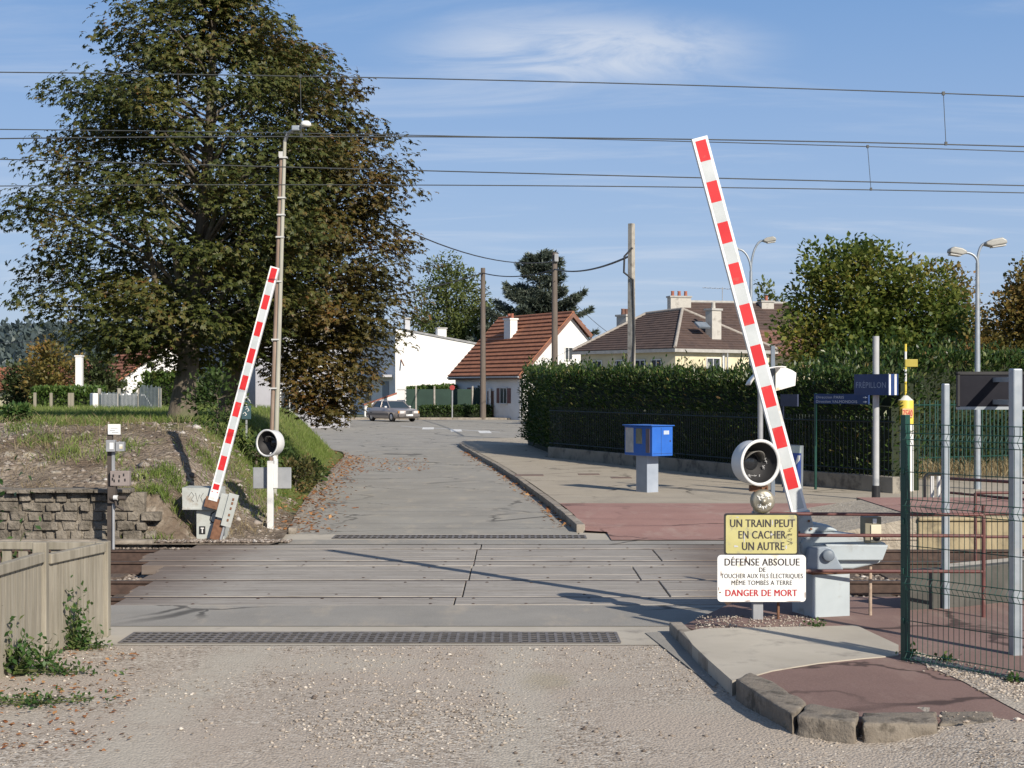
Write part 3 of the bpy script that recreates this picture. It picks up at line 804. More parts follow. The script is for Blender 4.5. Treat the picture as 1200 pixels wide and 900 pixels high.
M_dconc = surf('stained_concrete', (.06, .058, .05), (.105, .10, .088), 2.5, .9, .5, .01, 25, dirt=(.035, .036, .03), dscale=2)
a = G(1066, 716, .10); b = G(1132, 712, .10); c = G(1260, 697, .10)
mb = MB()
for p, q in ((a, b), (b, c)):
    d = (q - p).normalized(); nn = Vector((-d.y, d.x, 0)) * .14
    mb.slab([p, q, q + nn, p + nn], -.1, .50)
o = mb.build('low_wall', M_dconc, bevel=.012); tag(o, 'low stained concrete wall at the end of the near platform', 'low wall')
mb = MB(); nn = Vector((0, .9, 0)); mb.slab([b + Vector((.05, .16, 0)), c + Vector((0, .16, 0)), c + nn, b + nn], -.18, .43)
o = mb.build('near_platform', M_conc); tag(o, 'grey concrete slab of the near platform behind the low wall', 'platform')

# near footway with its kerb stones (right foreground)
ZF = .11
edge = [(786, 741), (806, 758), (829, 783), (858, 802), (884, 800)]
e3 = [G(x, y, .06) for x, y in edge]
footpoly = [G(800, 733, .04), G(832, 745, .08), G(850, 760, .08), G(868, 785, .08), G(885, 800, ZF), G(905, 826, ZF), G(944, 838, ZF), G(1000, 846, ZF), G(1098, 848, ZF), G(1200, 845, ZF)]
fp = [(p.x, p.y) for p in footpoly] + [(9, 10.3), (9, 16.0), (3.3, 16.0), (2.25, 15.55)]
mb = MB(); zz = {0: .04, 1: .08, 2: .08, 3: .08}
n = len(fp); mb.add([(p[0], p[1], zz.get(i, ZF)) for i, p in enumerate(fp)] + [(p[0], p[1], -.2) for p in fp], [tuple(range(n))] + [((i + 1) % n, i, i + n, (i + 1) % n + n) for i in range(n)])
bmx = bmesh.new()
o = mb.build('footway_pavement', M_redn); struct(o)
cp = [(801, 742), (822, 737.5), (1004, 734), (1053, 757), (1053, 769), (1011, 772.5), (960, 778), (905, 787), (880, 794), (858, 799), (832, 776), (812, 757)]
cpt = [G(x, y, ZF) for x, y in cp]
mb = MB(); n = len(cpt)
zq = [ZF] * 12
mb.add([(p.x, p.y, z + .009) for p, z in zip(cpt, zq)] + [(p.x, p.y, -.1) for p in cpt], [tuple(range(n))] + [((i + 1) % n, i, i + n, (i + 1) % n + n) for i in range(n)])
struct(mb.build('concrete_path', M_conc))
# gravel strip along the mesh fence
gs = [G(x, y, ZF) for x, y in [(1058, 768), (1075, 764), (1140, 785), (1290, 840), (1290, 870), (1200, 838), (1130, 800)]]
struct(MB().add([(p.x, p.y, ZF + .006) for p in gs], [tuple(range(len(gs)))]).build('fence_foot_ground', M_gravel))
C = []; S = []
for i in range(900):
    t_ = rnd.random(); p = G(1062 + 200 * t_, 768 + 62 * t_ + rnd.gauss(0, 7) * (.4 + t_), ZF); C.append((p.x, p.y, ZF + .008)); S.append(rnd.uniform(.005, .016))
for i in range(500):
    p = G(rnd.uniform(815, 960), rnd.uniform(722, 740), ZF); C.append((p.x, p.y, ZF + .006)); S.append(rnd.uniform(.004, .013))
stuff(solid_scatter('gravel_litter', np.array(C), np.array(S), M_stone, 21), 'fine gravel litter along the foot of the mesh fence', 'gravel')
M_kstone = surf('old_kerb_stone', (.155, .13, .10), (.26, .225, .18), 4, .95, .8, .012, 45, dirt=(.085, .072, .055), dscale=4.5, dlo=.47, dhi=.63)
# broken kerb stones
def kstone(tops, z1, label, z0=-.06):
    pts = [G(x, y, z1) for x, y in tops]; c = sum(pts, Vector()) / len(pts)
    mb = MB(); poly = [(p.x - c.x, p.y - c.y) for p in pts]
    mb.slab(poly, z0 - z1, 0)
    bm = bmesh.new(); me_ = bpy.data.meshes.new('tmp'); me_.from_pydata([tuple(p) for p in mb.v], [], mb.f); bm.from_mesh(me_); bpy.data.meshes.remove(me_)
    bmesh.ops.recalc_face_normals(bm, faces=bm.faces); bmesh.ops.bevel(bm, geom=list(bm.edges), offset=.022, segments=2, affect='EDGES', profile=.6)
    bmesh.ops.triangulate(bm, faces=bm.faces)
    for _ in range(3):
        bmesh.ops.subdivide_edges(bm, edges=[e for e in bm.edges if e.calc_length() > .035], cuts=1); bmesh.ops.triangulate(bm, faces=bm.faces)
    for v_ in bm.verts:
        q = v_.co + c; n_ = noise.noise(q * 5) * .018 + noise.noise(q * 14) * .014 + min(0, noise.noise(q * 9 + Vector((3, 0, 0))) + .2) * .05
        v_.co += Vector((v_.co.x, v_.co.y, .6 * (v_.co.z + .08))).normalized() * n_
    me_ = bpy.data.meshes.new('kerb_stone'); bm.to_mesh(me_); bm.free(); me_.materials.append(M_kstone)
    for p_ in me_.polygons: p_.use_smooth = True
    o = bpy.data.objects.new('kerb_stone', me_); col.objects.link(o); o.location = (c.x, c.y, z1)
    return tag(o, label, 'kerb stone', 'kerb stones round the footway')
kstone([(862, 795), (904, 822), (929, 837), (946, 822), (905, 797), (879, 787)], .16, 'large weathered kerb stone at the corner of the red footway')
kstone([(933, 838), (1003, 847), (1007, 834), (947, 823)], .155, 'chipped kerb stone second along the red footway edge')
kstone([(1010, 847), (1098, 848), (1098, 833), (1010, 834)], .15, 'straight kerb stone third along the red footway edge')
kstone([(1101, 848), (1168, 846), (1162, 834), (1101, 833)], .12, 'kerb stone sinking into the gravel at the right end of the row')
kk = [G(x, y, .05) for x, y in [(784, 736), (800, 752), (824, 778), (846, 797), (860, 802)]]
kerb([(p.x, p.y) for p in kk][::-1], .12, .112, 'dropped_kerb', seglen=.75)
# worn gully beside the kerb
gl = [G(x, y) for x, y in [(756, 742), (790, 740), (842, 800), (836, 806)]]
flat('gully_path', gl, .006, M_strip)
# cracked seams and the dark slot beside the kerb: open gaps between the pieces above
# ------------------------------------------------------------------ paints and metals
M_white = surf('white_paint', (.58, .58, .56), (.68, .68, .66), 3, .5, .12, .003, 40, dirt=(.42, .37, .29), dscale=3.2, dlo=.60, dhi=.78)
M_boomw = surf('boom_white', (.72, .73, .72), (.80, .81, .80), 2, .42, .08, .002, 30, dirt=(.50, .48, .43), dscale=5, dlo=.55, dhi=.75)
M_boomr = surf('boom_red', (.53, .016, .02), (.60, .030, .032), 3, .38, .06, .002, 30, dirt=(.48, .09, .07), dscale=9, dlo=.56, dhi=.7)
M_boomg = surf('boom_grey', (.42, .45, .45), (.52, .55, .55), 4, .5, .1)
M_cab = surf('cabinet_paint', (.34, .385, .40), (.42, .47, .485), 2.2, .55, .15, .003, 30, dirt=(.23, .215, .18), dscale=3.5, dlo=.54, dhi=.72)
M_cabL = surf('chalky_cabinet_paint', (.36, .38, .355), (.46, .475, .445), 3, .6, .2, .003, 30, dirt=(.30, .27, .22), dscale=5, dlo=.55, dhi=.74)
M_slate = surf('slate_paint', (.13, .16, .19), (.18, .21, .25), 4, .5, .15, .003)
M_dark = surf('black_paint', (.014, .014, .016), (.028, .027, .028), 5, .45, .1)
M_inner = surf('dull_dark_paint', (.014, .014, .015), (.026, .025, .025), 5, .7, .15)
M_zinc = surf('galvanised_steel', (.26, .30, .335), (.36, .395, .425), 7, .42, .1, .002, 30, metal=.35, dirt=(.34, .35, .35), dscale=4)
M_zincd = surf('dull_grey_steel', (.27, .28, .29), (.35, .36, .37), 5, .55, .1, .002, metal=.2)
M_redpipe = surf('red_oxide_pipe', (.085, .030, .028), (.14, .05, .042), 9, .6, .4, .004, 40, dirt=(.22, .15, .12), dscale=7, dlo=.58, dhi=.7)
M_green = surf('dark_green_coating', (.008, .045, .034), (.014, .065, .048), 5, .4, .08, .002)
M_yel = surf('faded_yellow_sign', (.42, .385, .145), (.51, .47, .21), 4, .6, .15, .002, 30, dirt=(.30, .29, .20), dscale=7, dlo=.53, dhi=.66)
M_signw = surf('sign_enamel', (.74, .74, .71), (.80, .80, .77), 2, .4, .1, .002, 30, dirt=(.58, .50, .34), dscale=4.0, dlo=.55, dhi=.70)
M_ink = surf('black_lettering', (.02, .018, .02), (.05, .042, .045), 30, .6, .0)
M_inkr = surf('red_lettering', (.38, .012, .022), (.46, .03, .04), 30, .6, .0)
M_rustm = surf('rust_stain', (.13, .06, .035), (.22, .11, .06), 20, .85, .2)
M_beige = surf('beige_plastic', (.52, .47, .34), (.60, .55, .41), 4, .5, .1)
M_olive = surf('olive_casing', (.16, .15, .10), (.22, .20, .145), 5, .6, .15)
M_bell = surf('bell_metal', (.28, .26, .20), (.38, .35, .28), 6, .45, .2, metal=.5)
M_wood = surf('weathered_fence_wood', (.20, .178, .135), (.315, .285, .225), 3, .9, .5, .006, 18, stretch=(7, 7, .55), dirt=(.19, .175, .12), dscale=1.6, dlo=.5, dhi=.7)
M_glassd = NT('dark_glass'); M_glassd.b.inputs['Base Color'].default_value = (.02, .022, .025, 1); M_glassd.rough(.08); M_glassd = M_glassd.mat
M_concpost = surf('concrete_post', (.30, .28, .24), (.40, .375, .33), 5, .9, .4, .006, 40, dirt=(.2, .18, .15), dscale=4)

def squiggle(mb, pts, r, mi=0, M=None):
    mb.tube(pts, r, 5, mi, True, True, M)

M_chalk = surf('chalk_scribble', (.30, .30, .30), (.4, .4, .4), 9, .8, 0)
def lantern(parent, c, yaw, marks):
    """round crossing lamp seen into its hood: white drum, white rim, dark bowl, peaked visor, dark lens"""
    T = Matrix.Translation(c) @ Matrix.Rotation(yaw, 4, 'Z') @ Matrix.Rotation(R(90), 4, 'X')   # +Z of the lathe points to local -Y
    r = .205
    b = MB().lathe([(0, -.13), (r * .9, -.13), (r * 1.0, -.105), (r * 1.0, .04), (r, .07)], n=36, M=T).build('lantern', M_white, parent)
    MB().lathe([(r, .07), (r * 1.08, .072), (r * 1.08, .088), (r * .96, .092), (r * .93, .075)], n=40, M=T).build('rim', M_white, b)
    bowl = MB().lathe([(r * .93, .075), (r * .90, .01), (r * .6, -.06), (.075, -.085)], n=36, M=T)
    MB().lathe([(.078, -.082), (.06, -.07), (.03, -.062), (0, -.06)], n=20, M=T).build('lens', M_glassd, b)
    # visor: a part-cylinder peak round the top of the lens
    vs, fs = [], []; N = 14
    for i in range(N + 1):
        a = R(8 + 164 * i / N); ln = .13 * math.sin(R(10 + 160 * i / N)) ** .7 + .01
        for z, k in ((-.08, 1.0), (-.08 + ln, 1.12)):
            vs.append((.10 * k * math.cos(a), .10 * k * math.sin(a), z))
    for i in range(N): fs.append((2 * i, 2 * i + 2, 2 * i + 3, 2 * i + 1))
    o = MB().add(vs, fs, 0, True, T).build('visor', surf('visor_grey', (.16, .155, .14), (.24, .23, .21), 6, .6, .1), b)
    s = o.modifiers.new('Solidify', 'SOLIDIFY'); s.thickness = .004
    mb = bowl
    if marks:
        for (x, y, w_, h_) in [(.125, .04, .05, .05), (.14, -.01, .045, .05), (.115, -.05, .04, .04), (-.05, -.135, .055, .045), (.0, -.14, .06, .05), (.06, -.135, .055, .045)]:
            for k in range(3):
                zz = -.045 + .35 * max(0, math.hypot(x, y) - .12)
                p = [(x + rnd.uniform(-.5, .5) * w_, y + rnd.uniform(-.5, .5) * h_, zz + .004) for _ in range(3)]
                squiggle(mb, p, .0035, 1, T)
    mb.build('bowl', [M_inner, M_chalk], b)
    return b

# ------------------------------------------------------------------ warning light with the two signs (right)
d0 = 15.08; base = G(888, 726.5, ZF); k0 = base.y / F
t = thing('crossing_light', 'crossing light and bell above a yellow and a white warning sign', 'crossing light', base)
LX = lambda px: (px - 888) * k0
LZ = lambda py: (726.5 - py) * k0
MB().bb((LX(883), .03, -.1), (LX(895), .12, LZ(600))).build('post', M_zincd, t, bevel=.006)
MB().tube([(LX(913.5), .07, -.1), (LX(913.5), .07, LZ(640))], .014, 8).build('brace', M_rustm, t)
mb = MB()                                                           # yellow sign
mb.prism(rrect(LX(848.5), LX(935.5), LZ(650.5), LZ(601.5), .025), -.006, .012, 1)
mb.prism(rrect(LX(850.5), LX(933.5), LZ(648.5), LZ(603.5), .018), -.009, -.006, 0)
put_text(mb, 'UN TRAIN PEUT', LX(855.5), LX(931), LZ(617.5), 8.9 * k0, -.0105, 2)
put_text(mb, 'EN CACHER', LX(865.4), LX(920.6), LZ(631), 8.9 * k0, -.0105, 2)
put_text(mb, 'UN AUTRE', LX(869.5), LX(918.8), LZ(644.5), 9.2 * k0, -.0105, 2)
for x, y, w_, h_ in [(904, 626, 3.5, 3.5), (862, 640, 6, 3), (921, 641, 2.5, 6), (872, 630, 1.4, 14), (864, 606, 4, 1.2), (905, 612, 1.5, 8)]:   # scuffs where the paint has gone
    pts = [(LX(x) + w_ * k0 * .5 * math.cos(a) * rnd.uniform(.6, 1.1), LZ(y) + h_ * k0 * .5 * math.sin(a) * rnd.uniform(.6, 1.1)) for a in np.arange(0, 6.2, .7)]
    mb.add([(p[0], -.0112, p[1]) for p in pts], [tuple(range(len(pts)))], 3)
for i in range(9):                                                  # illegible felt-pen tag at the right edge
    p = [(LX(924.5 + rnd.uniform(-3.5, 4.5)), -.0108, LZ(620 + i * 2.2 + rnd.uniform(-2, 2))) for _ in range(3)]
    squiggle(mb, p, .0022, 2)
mb.build('warning_sign', [M_yel, M_dark, M_ink, surf('bare_sheet', (.42, .43, .46), (.55, .55, .56), 20, .6, 0)], t)['label'] = 'yellow sign in a black frame lettered UN TRAIN PEUT EN CACHER UN AUTRE'
mb = MB()                                                           # white sign
mb.prism(rrect(LX(840.5), LX(944), LZ(705), LZ(650.2), .035), -.016, .004, 0)
put_text(mb, 'DÉFENSE ABSOLUE', LX(849), LX(936.5), LZ(662.5), 8.2 * k0, -.0178, 1)
put_text(mb, 'DE', LX(889.3), LX(896.8), LZ(670), 5.2 * k0, -.0178, 1)
put_text(mb, 'TOUCHER AUX FILS ÉLECTRIQUES', LX(844.5), LX(940.5), LZ(677.3), 5.3 * k0, -.0178, 1, .02)
put_text(mb, 'MÊME TOMBÉS A TERRE', LX(857), LX(927.8), LZ(685.3), 5.3 * k0, -.0178, 1, .02)
put_text(mb, 'DANGER DE MORT', LX(850), LX(933.6), LZ(698.3), 7.6 * k0, -.0178, 2, .045)
for x, y, w_, h_ in [(844.7, 672, 1.4, 9), (842, 690, 1.2, 6), (874, 655, 2.6, 9), (943, 697, 1.2, 9), (876, 704, 9, 1.4), (930, 704.3, 22, 1.0), (843.5, 694, 3, 2)]:
    pts = [(LX(x) + w_ * k0 * .5 * math.cos(a) * rnd.uniform(.6, 1.0), LZ(y) + h_ * k0 * .5 * math.sin(a) * rnd.uniform(.6, 1.0)) for a in np.arange(0, 6.2, .6)]
    mb.add([(p[0], -.0172, p[1]) for p in pts], [tuple(range(len(pts)))], 3)
mb.build('danger_sign', [M_signw, M_ink, M_inkr, M_rustm], t)['label'] = 'white sign lettered DÉFENSE ABSOLUE and DANGER DE MORT with rust stains'
TB = Matrix.Translation((LX(894), -.02, LZ(587))) @ Matrix.Rotation(R(90), 4, 'X')
mb = MB().lathe([(0, -.12), (.10, -.12), (.112, -.09), (.112, .0), (.10, .022), (.085, .03), (.03, .036), (.028, .05), (0, .055)], n=30, M=TB)
for (x, y) in [(-.045, .045), (-.015, .055), (.02, .05), (.045, .04), (-.04, -.045), (-.01, -.055), (.02, -.05), (.05, -.035), (.0, .02), (-.03, .02)]:
    for q in range(2):
        p = [(x + rnd.uniform(-.018, .018), y + rnd.uniform(-.02, .02), .0345 - .02 * max(0, math.hypot(x, y) - .03)) for _ in range(3)]
        squiggle(mb, p, .006, 1, TB)
mb.build('bell', [M_bell, M_signw], t)
MB().bb((LX(884), -.0, LZ(604)), (LX(902), .10, LZ(590))).build('bracket', M_bell, t, bevel=.008)
mb = MB().bb((LX(879), .0, LZ(576)), (LX(900), .08, LZ(569)))
for x in (881, 887, 893, 899): mb.tube([(LX(x), -.02, LZ(571)), (LX(x), .02, LZ(571))], .009, 8)
mb.build('bracket', M_rustm, t)
lantern(t, (LX(886), .02, LZ(542)), R(24), True)

# ------------------------------------------------------------------ the barriers
def boom_mb(L, w_, dep, first, period, redlen, tail):
    """boom along +Z: white hollow box with red bands set round it; tail = plain foot length"""
    mb = MB(); mb.bb((-w_ / 2, -dep / 2, 0), (w_ / 2, dep / 2, L), 0)
    z = L - first
    while z - redlen > tail:
        mb.bb((-w_ * .34, -dep / 2 - .0022, z - redlen), (w_ * .34, -dep / 2 + .01, z), 1)
        mb.bb((-w_ * .34, dep / 2 - .01, z - redlen), (w_ * .34, dep / 2 + .0022, z), 1)
        mb.bb((-w_ * .34, -dep / 2 - .0012, z - period), (w_ * .34, -dep / 2 + .01, z - redlen), 2)
        z -= period
    return mb
base = G(973, 726, ZF); base = base * 1.0; k0 = base.y / F; base.y += .20; base.x *= base.y / (base.y - .20); k0 = base.y / F
t = thing('crossing_barrier', 'raised red and white barrier boom leaning left behind the warning signs', 'barrier', base, 0, 'crossing barriers')
LX = lambda px: (px - 973) * k0
LZ = lambda py: (726 - py) * k0
Mp = Matrix.Rotation(R(17), 4, 'Z')
mb = MB(); mb.bb((-.20, -.02, -.15), (.20, .40, LZ(676)), 0, Mp)
mb.bb((-.215, -.035, LZ(676)), (.215, .42, LZ(671.5)), 1, Mp)
p_ = mb.build('pedestal', [M_cab, M_rustm], t, bevel=.006)
mb = MB(); poly = [(LX(944), LZ(671)), (LX(1000), LZ(671)), (LX(1032), LZ(664)), (LX(1040), LZ(641)), (LX(1022), LZ(634)), (LX(975), LZ(628)), (LX(950), LZ(629)), (LX(938), LZ(640))]
mb.prism(poly, .02, .34, 0)
mb.build('housing', M_cab, t, bevel=.02, seg=3)
mb = MB(); mb.prism([(LX(975), LZ(660)), (LX(1033), LZ(660)), (LX(1040), LZ(642)), (LX(966), LZ(641))], -.045, .02, 0)
mb.build('counterweight', M_cab, t, bevel=.012)
mb = MB(); mb.prism([(LX(941), LZ(670)), (LX(986), LZ(670)), (LX(972), LZ(645)), (LX(966), LZ(643)), (LX(946), LZ(645))], -.10, .02, 0)
o = mb.build('motor_case', surf('grey_blue_paint', (.20, .24, .28), (.27, .31, .35), 4, .5, .15), t, bevel=.01)  # grey-blue paint, darker than the cabinet
MB().lathe([(0, .03), (.045, .03), (.058, .02), (.058, -.04)], n=22, M=Matrix.Translation((LX(967.5), -.12, LZ(653))) @ Matrix.Rotation(R(90), 4, 'X')).build('pivot_cap', M_slate, o)
# hump and lower arm plate
mb = MB(); mb.prism([(LX(940), LZ(630)), (LX(985), LZ(627)), (LX(975), LZ(621)), (LX(958), LZ(617.5)), (LX(946), LZ(620))], .05, .30, 0)
mb.build('hump', M_cab, t, bevel=.03, seg=3)
ang = math.atan2(945 - 822.5, 622 - 163.5)
Mb = Matrix.Translation((LX(948), .10, LZ(640))) @ Matrix.Rotation(-ang, 4, 'Y')
L = math.hypot(LX(948) - LX(820.5), LZ(640) - LZ(163.5))
mb = MB(); mb.bb((-.095, -.055, -.08), (.095, .055, .30), 0, Mb)
for z in (.12, .2):
    for x in (-.06, .06): mb.tube([(x, -.075, z), (x, -.05, z)], .012, 8, 1, M=Mb)
mb.build('boom_clamp', [M_cab, M_rustm], t, bevel=.006)
bm_ = boom_mb(L - .22, .152, .085, .03, 49.9 * k0 * 1.0, 25.0 * k0, .12)
M0 = Mb @ Matrix.Translation((0, -.002, .22))
bm_.v = [M0 @ v for v in bm_.v]
bm_.build('boom', [M_boomw, M_boomr, M_boomg], t)

base = Vector(G(246, 634, .02)); base.y = 22.95; base.x = (246 - 600) / F * 22.95; k0 = base.y / F
base.z = CZ + (HZ - 634) * k0
t = thing('crossing_barrier', 'smaller raised red and white barrier boom leaning right below the large tree', 'barrier', base, 0, 'crossing barriers')
LX = lambda px: (px - 246) * k0
LZ = lambda py: (634 - py) * k0
mb = MB(); mb.bb((LX(230.5), -.02, -.15), (LX(263), .40, LZ(597)), 0)
mb.bb((LX(233.5), -.024, LZ(626)), (LX(241), -.015, LZ(616.5)), 1)
mb.bb((LX(236.7), -.027, LZ(624.5)), (LX(238.1), -.02, LZ(620)), 2); mb.bb((LX(235.5), -.027, LZ(619.6)), (LX(239.3), -.02, LZ(618.2)), 2)
mb.tube([(LX(252), -.02, LZ(599)), (LX(248), -.02, LZ(602)), (LX(246.5), -.02, LZ(609)), (LX(249), -.02, LZ(612.6)), (LX(252.5), -.02, LZ(611)), (LX(254), -.02, LZ(605)), (LX(256.5), -.02, LZ(598))], .011, 6, 1)
mb.build('pedestal', [M_cabL, M_dark, M_signw], t, bevel=.005)
mb = MB(); mb.prism([(LX(215.5), LZ(595.5)), (LX(258), LZ(594)), (LX(258), LZ(572)), (LX(215), LZ(571))], -.10, .42, 0)
mb.prism([(LX(215.5), LZ(596.5)), (LX(270), LZ(596.5)), (LX(270), LZ(594)), (LX(215.5), LZ(595.3))], -.12, .44, 0)
for pts in ([(223, 581), (226, 576), (229, 580), (226, 585), (229, 587)], [(231, 577), (233, 587), (236, 579)], [(240, 577), (237, 582), (239, 588)]):
    mb.tube([(LX(a), -.102, LZ(b)) for a, b in pts], .006, 5, 1)
mb.build('housing', [M_cabL, surf('faded_grey_ink', (.2, .2, .19), (.26, .26, .25), 9, .8, 0)], t, bevel=.008)
angl = math.atan2(325 - 252, 588 - 314)
Mb = Matrix.Translation((LX(251), -.16, LZ(590))) @ Matrix.Rotation(angl, 4, 'Y')
mb = MB(); mb.bb((.10, -.05, -.16), (.24, .08, .20), 0, Mb)
mb.bb((.215, -.08, -.26), (.365, -.05, .24), 0, Mb)
for z in (-.16, -.08, .02, .10, .16):
    mb.box((.30, -.083, z), (.03, .01, .04), 1, Mb)
mb.bb((.25, -.05, -.56), (.28, .04, -.26), 2, Mb); mb.bb((.10, -.03, -.50), (.25, .02, -.2), 1, Mb)
mb.build('counterweight', [M_cabL, M_rustm, M_zincd], t, bevel=.006)
mb = MB(); mb.bb((-.11, -.035, -.06), (.11, .06, .10), 0, Mb); mb.build('boom_clamp', M_rustm, t, bevel=.006)
L = math.hypot(LX(324) - LX(251), LZ(314) - LZ(590))
bm_ = boom_mb(L - .06, .135, .085, .02, 31.2 * k0 * 1.033, 16.5 * k0 * 1.033, .28)
bm_.bb((-.046, -.0452, .17), (.046, -.03, .255), 1)
for x in (-.04, .04): bm_.box((x, -.0435, .135), (.02, .006, .012), 1)
M0 = Mb @ Matrix.Translation((0, 0, .06)); bm_.v = [M0 @ v for v in bm_.v]
bm_.build('boom', [M_boomw, M_boomr, M_boomg], t)

# left crossing light, its signs seen from behind
base = P(317, 617, 24.4); k0 = base.y / F
t = thing('crossing_light', 'white posted crossing light turned left with bare sign back below', 'crossing light', base)
LX = lambda px: (px - 317) * k0
LZ = lambda py: (617 - py) * k0
mb = MB(); mb.bb((LX(313.5), -.05, -.25), (LX(320.5), .05, LZ(540))); mb.bb((LX(320.5), -.03, LZ(572)), (LX(325.5), .04, LZ(538)))
mb.build('post', M_white, t, bevel=.006)
MB().bb((LX(295.5), .075, LZ(573)), (LX(340.5), .095, LZ(548))).build('sign_back', surf('grey_sheet', (.24, .25, .26), (.30, .31, .32), 4, .5, .05), t, bevel=.01)
mb = MB().tube([(LX(317), .0, LZ(552)), (LX(323), -.02, LZ(543)), (LX(322), -.01, LZ(536)), (LX(317), .0, LZ(531))], .035, 8)
mb.build('bracket', M_white, t)
lantern(t, (LX(317), -.03, LZ(519)), R(-28), False)

# phone box on a post: the call box by the barrier
base = G(1021, 724, ZF - .02); k0 = base.y / F
t = thing('call_box', 'small beige call box with round dial on a thin pole', 'call box', base)
LX = lambda px: (px - 1021) * k0
LZ = lambda py: (721 - py) * k0
MB().tube([(0, .04, -.2), (0, .04, LZ(630))], .017, 10).build('pole', surf('flaking_pole', (.30, .22, .16), (.42, .33, .25), 20, .8, .4), t)
Mr = Matrix.Rotation(R(9), 4, 'Z')
bx = MB().bb((-.075, -.03, LZ(633)), (.092, .10, LZ(602.5)), 0, Mr).build('casing', M_olive, t, bevel=.008)
mb = MB().bb((-.02, -.045, LZ(632)), (.085, -.03, LZ(611.5)), 0, Mr); mb.bb((.0, -.042, LZ(610)), (.04, -.0305, LZ(604.5)), 1, Mr)
mb.build('face_plate', [M_beige, M_signw], bx, bevel=.004)
MB().lathe([(0, .025), (.022, .025), (.036, .012), (.036, 0)], n=20, M=Mr @ Matrix.Translation((.035, -.045, LZ(626.5))) @ Matrix.Rotation(R(90), 4, 'X')).build('dial', M_dark, bx)

# red handrail in front of the barrier
b0, b1 = G(889, 727, ZF), G(1128, 711, ZF)
t = thing('handrail', 'rusty red pipe handrail running from the signs to the mesh fence', 'handrail', b0)
dv = b1 - b0
dv.y = .12
for yy in (602, 627, 669):
    z = CZ + (HZ - yy) * (b0.y + .09) / F - ZF
    MB().tube([(.1, .085, z), dv * 1.0 + Vector((0, .085, z - .02))], .017, 10).build('rail', M_redpipe, t)
for f in (.998,):
    p = dv * f; MB().tube([p + Vector((0, .085, -.15)), p + Vector((0, .085, 1.07))], .020, 10).build('post', M_redpipe, t)
b0 = Vector((4.55 + .25, 17.2 - .95, .43)); b0 = P(1143, 660, 16.6); b0.z = .43
t = thing('handrail', 'red pipe handrail on the near platform behind the mesh fence', 'handrail', b0)
for x in (0, 1.5): MB().tube([(x, 0, -.1), (x, 0, 1.16 - .43 + .0)], .018, 10).build('post', M_redpipe, t)
for z in (.73, .5, .25): MB().tube([(0, 0, z), (2.6, .1, z)], .016, 10).build('rail', M_redpipe, t)
b0 = P(1085, 590, 28.6); b0.z = pz(28.6)
t = thing('wicket_gate', 'small white and black wicket by the far platform', 'gate', b0)
mb = MB()
for x in (.12, .24): mb.bb((x - .03, -.02, 0), (x + .03, .04, .52))
mb.build('white_board', M_white, t, bevel=.008)
MB().tube([(-.02, 0, 0), (-.02, 0, .5), (.04, 0, .56), (.28, 0, .56)], .03, 8).build('frame', M_dark, t)
mb = MB().tube([(.3, 0, .48), (1.3, -4.0, .60)], .028, 8); mb.tube([(.3, 0, .22), (1.3, -4.0, .30)], .022, 8)
mb.tube([(1.3, -4.0, -.1), (1.3, -4.0, .62)], .025, 8)
o = mb.build('slanting_rail', M_redpipe, t)

# welded mesh fence with its green post
b0 = G(1061, 778, .08)
t = thing('mesh_fence', 'dark green welded mesh fence panel on a tall green post', 'fence', b0)
fd = Vector((3.84 - b0.x, 11.35 - b0.y, 0)).normalized(); yaw = math.atan2(fd.y, fd.x)
Mf = Matrix.Rotation(yaw, 4, 'Z'); H_ = CZ + (HZ - 497) * b0.y / F - b0.z
for x in (0, 2.55):
    mb = MB(); mb.bb((x - .026, -.03, -.3), (x + .026, .03, H_ + .075), 0, Mf)
    for z in (.35, .75, 1.15, 1.55): mb.box((x, -.034, z), (.03, .012, .05), 0, Mf)
    mb.build('post', M_green, t, bevel=.004)
mb = MB(); folds = [.06, .66, 1.28, H_ - .12]
def off(z):
    for f in folds:
        if abs(z - f) < .05: return -.035 * (1 - abs(z - f) / .05)
    return 0
zl = [0.0]
for f in folds: zl += [f - .05, f, f + .05]
zl = sorted(set([max(0, z) for z in zl] + [H_]))
x = .05
while x < 2.52:
    mb.tube([(x, -.035 + off(z), z) for z in zl], .0031, 4, M=Mf, cap=False, smooth=False); x += .05
zh = [z for z in zl] + [.36, .96, 1.55]
for z in zh: mb.tube([(.03, -.042 + off(z), z), (2.52, -.042 + off(z), z)], .0036, 4, M=Mf, cap=False, smooth=False)
mb.build('mesh_panel', M_green, t)
# galvanised posts, the dark panel seen from behind
b0 = G(1108, 714, .10); k0 = b0.y / F
o = MB().bb((-.032, -.035, -.2), (.032, .035, (714 - 449.5) * k0)).build('steel_post', M_zinc, loc=b0, bevel=.012, rz=R(12)); tag(o, 'galvanised steel post standing bare behind the mesh fence', 'post')
b0 = G(1190, 770, .09); k0 = b0.y / F
t = thing('notice_board', 'dark notice board seen from behind on a galvanised steel post', 'notice board', b0)
MB().bb((-.042, -.045, -.25), (.042, .045, (770 - 432) * k0)).build('post', M_zinc, t, bevel=.012, rz=R(10))
LX = lambda px: (px - 1190) * k0
LZ = lambda py: (770 - py) * k0
k1 = (b0.y + .5) / F; LX = lambda px: (px - 600) * k1 - b0.x
LZ = lambda py: CZ + (HZ - py) * k1 - b0.z
mb = MB()
for z in (LZ(445), LZ(471)): mb.bb((-.03, .04, z - .02), (.03, .5, z + .02))
mb.build('bracket', M_zinc, t)  # long arms added so the board's shadow clears the yellow sign
mb = MB(); mb.bb((LX(1124), .50, LZ(477)), (LX(1124) + 1.15, .53, LZ(438)), 0)
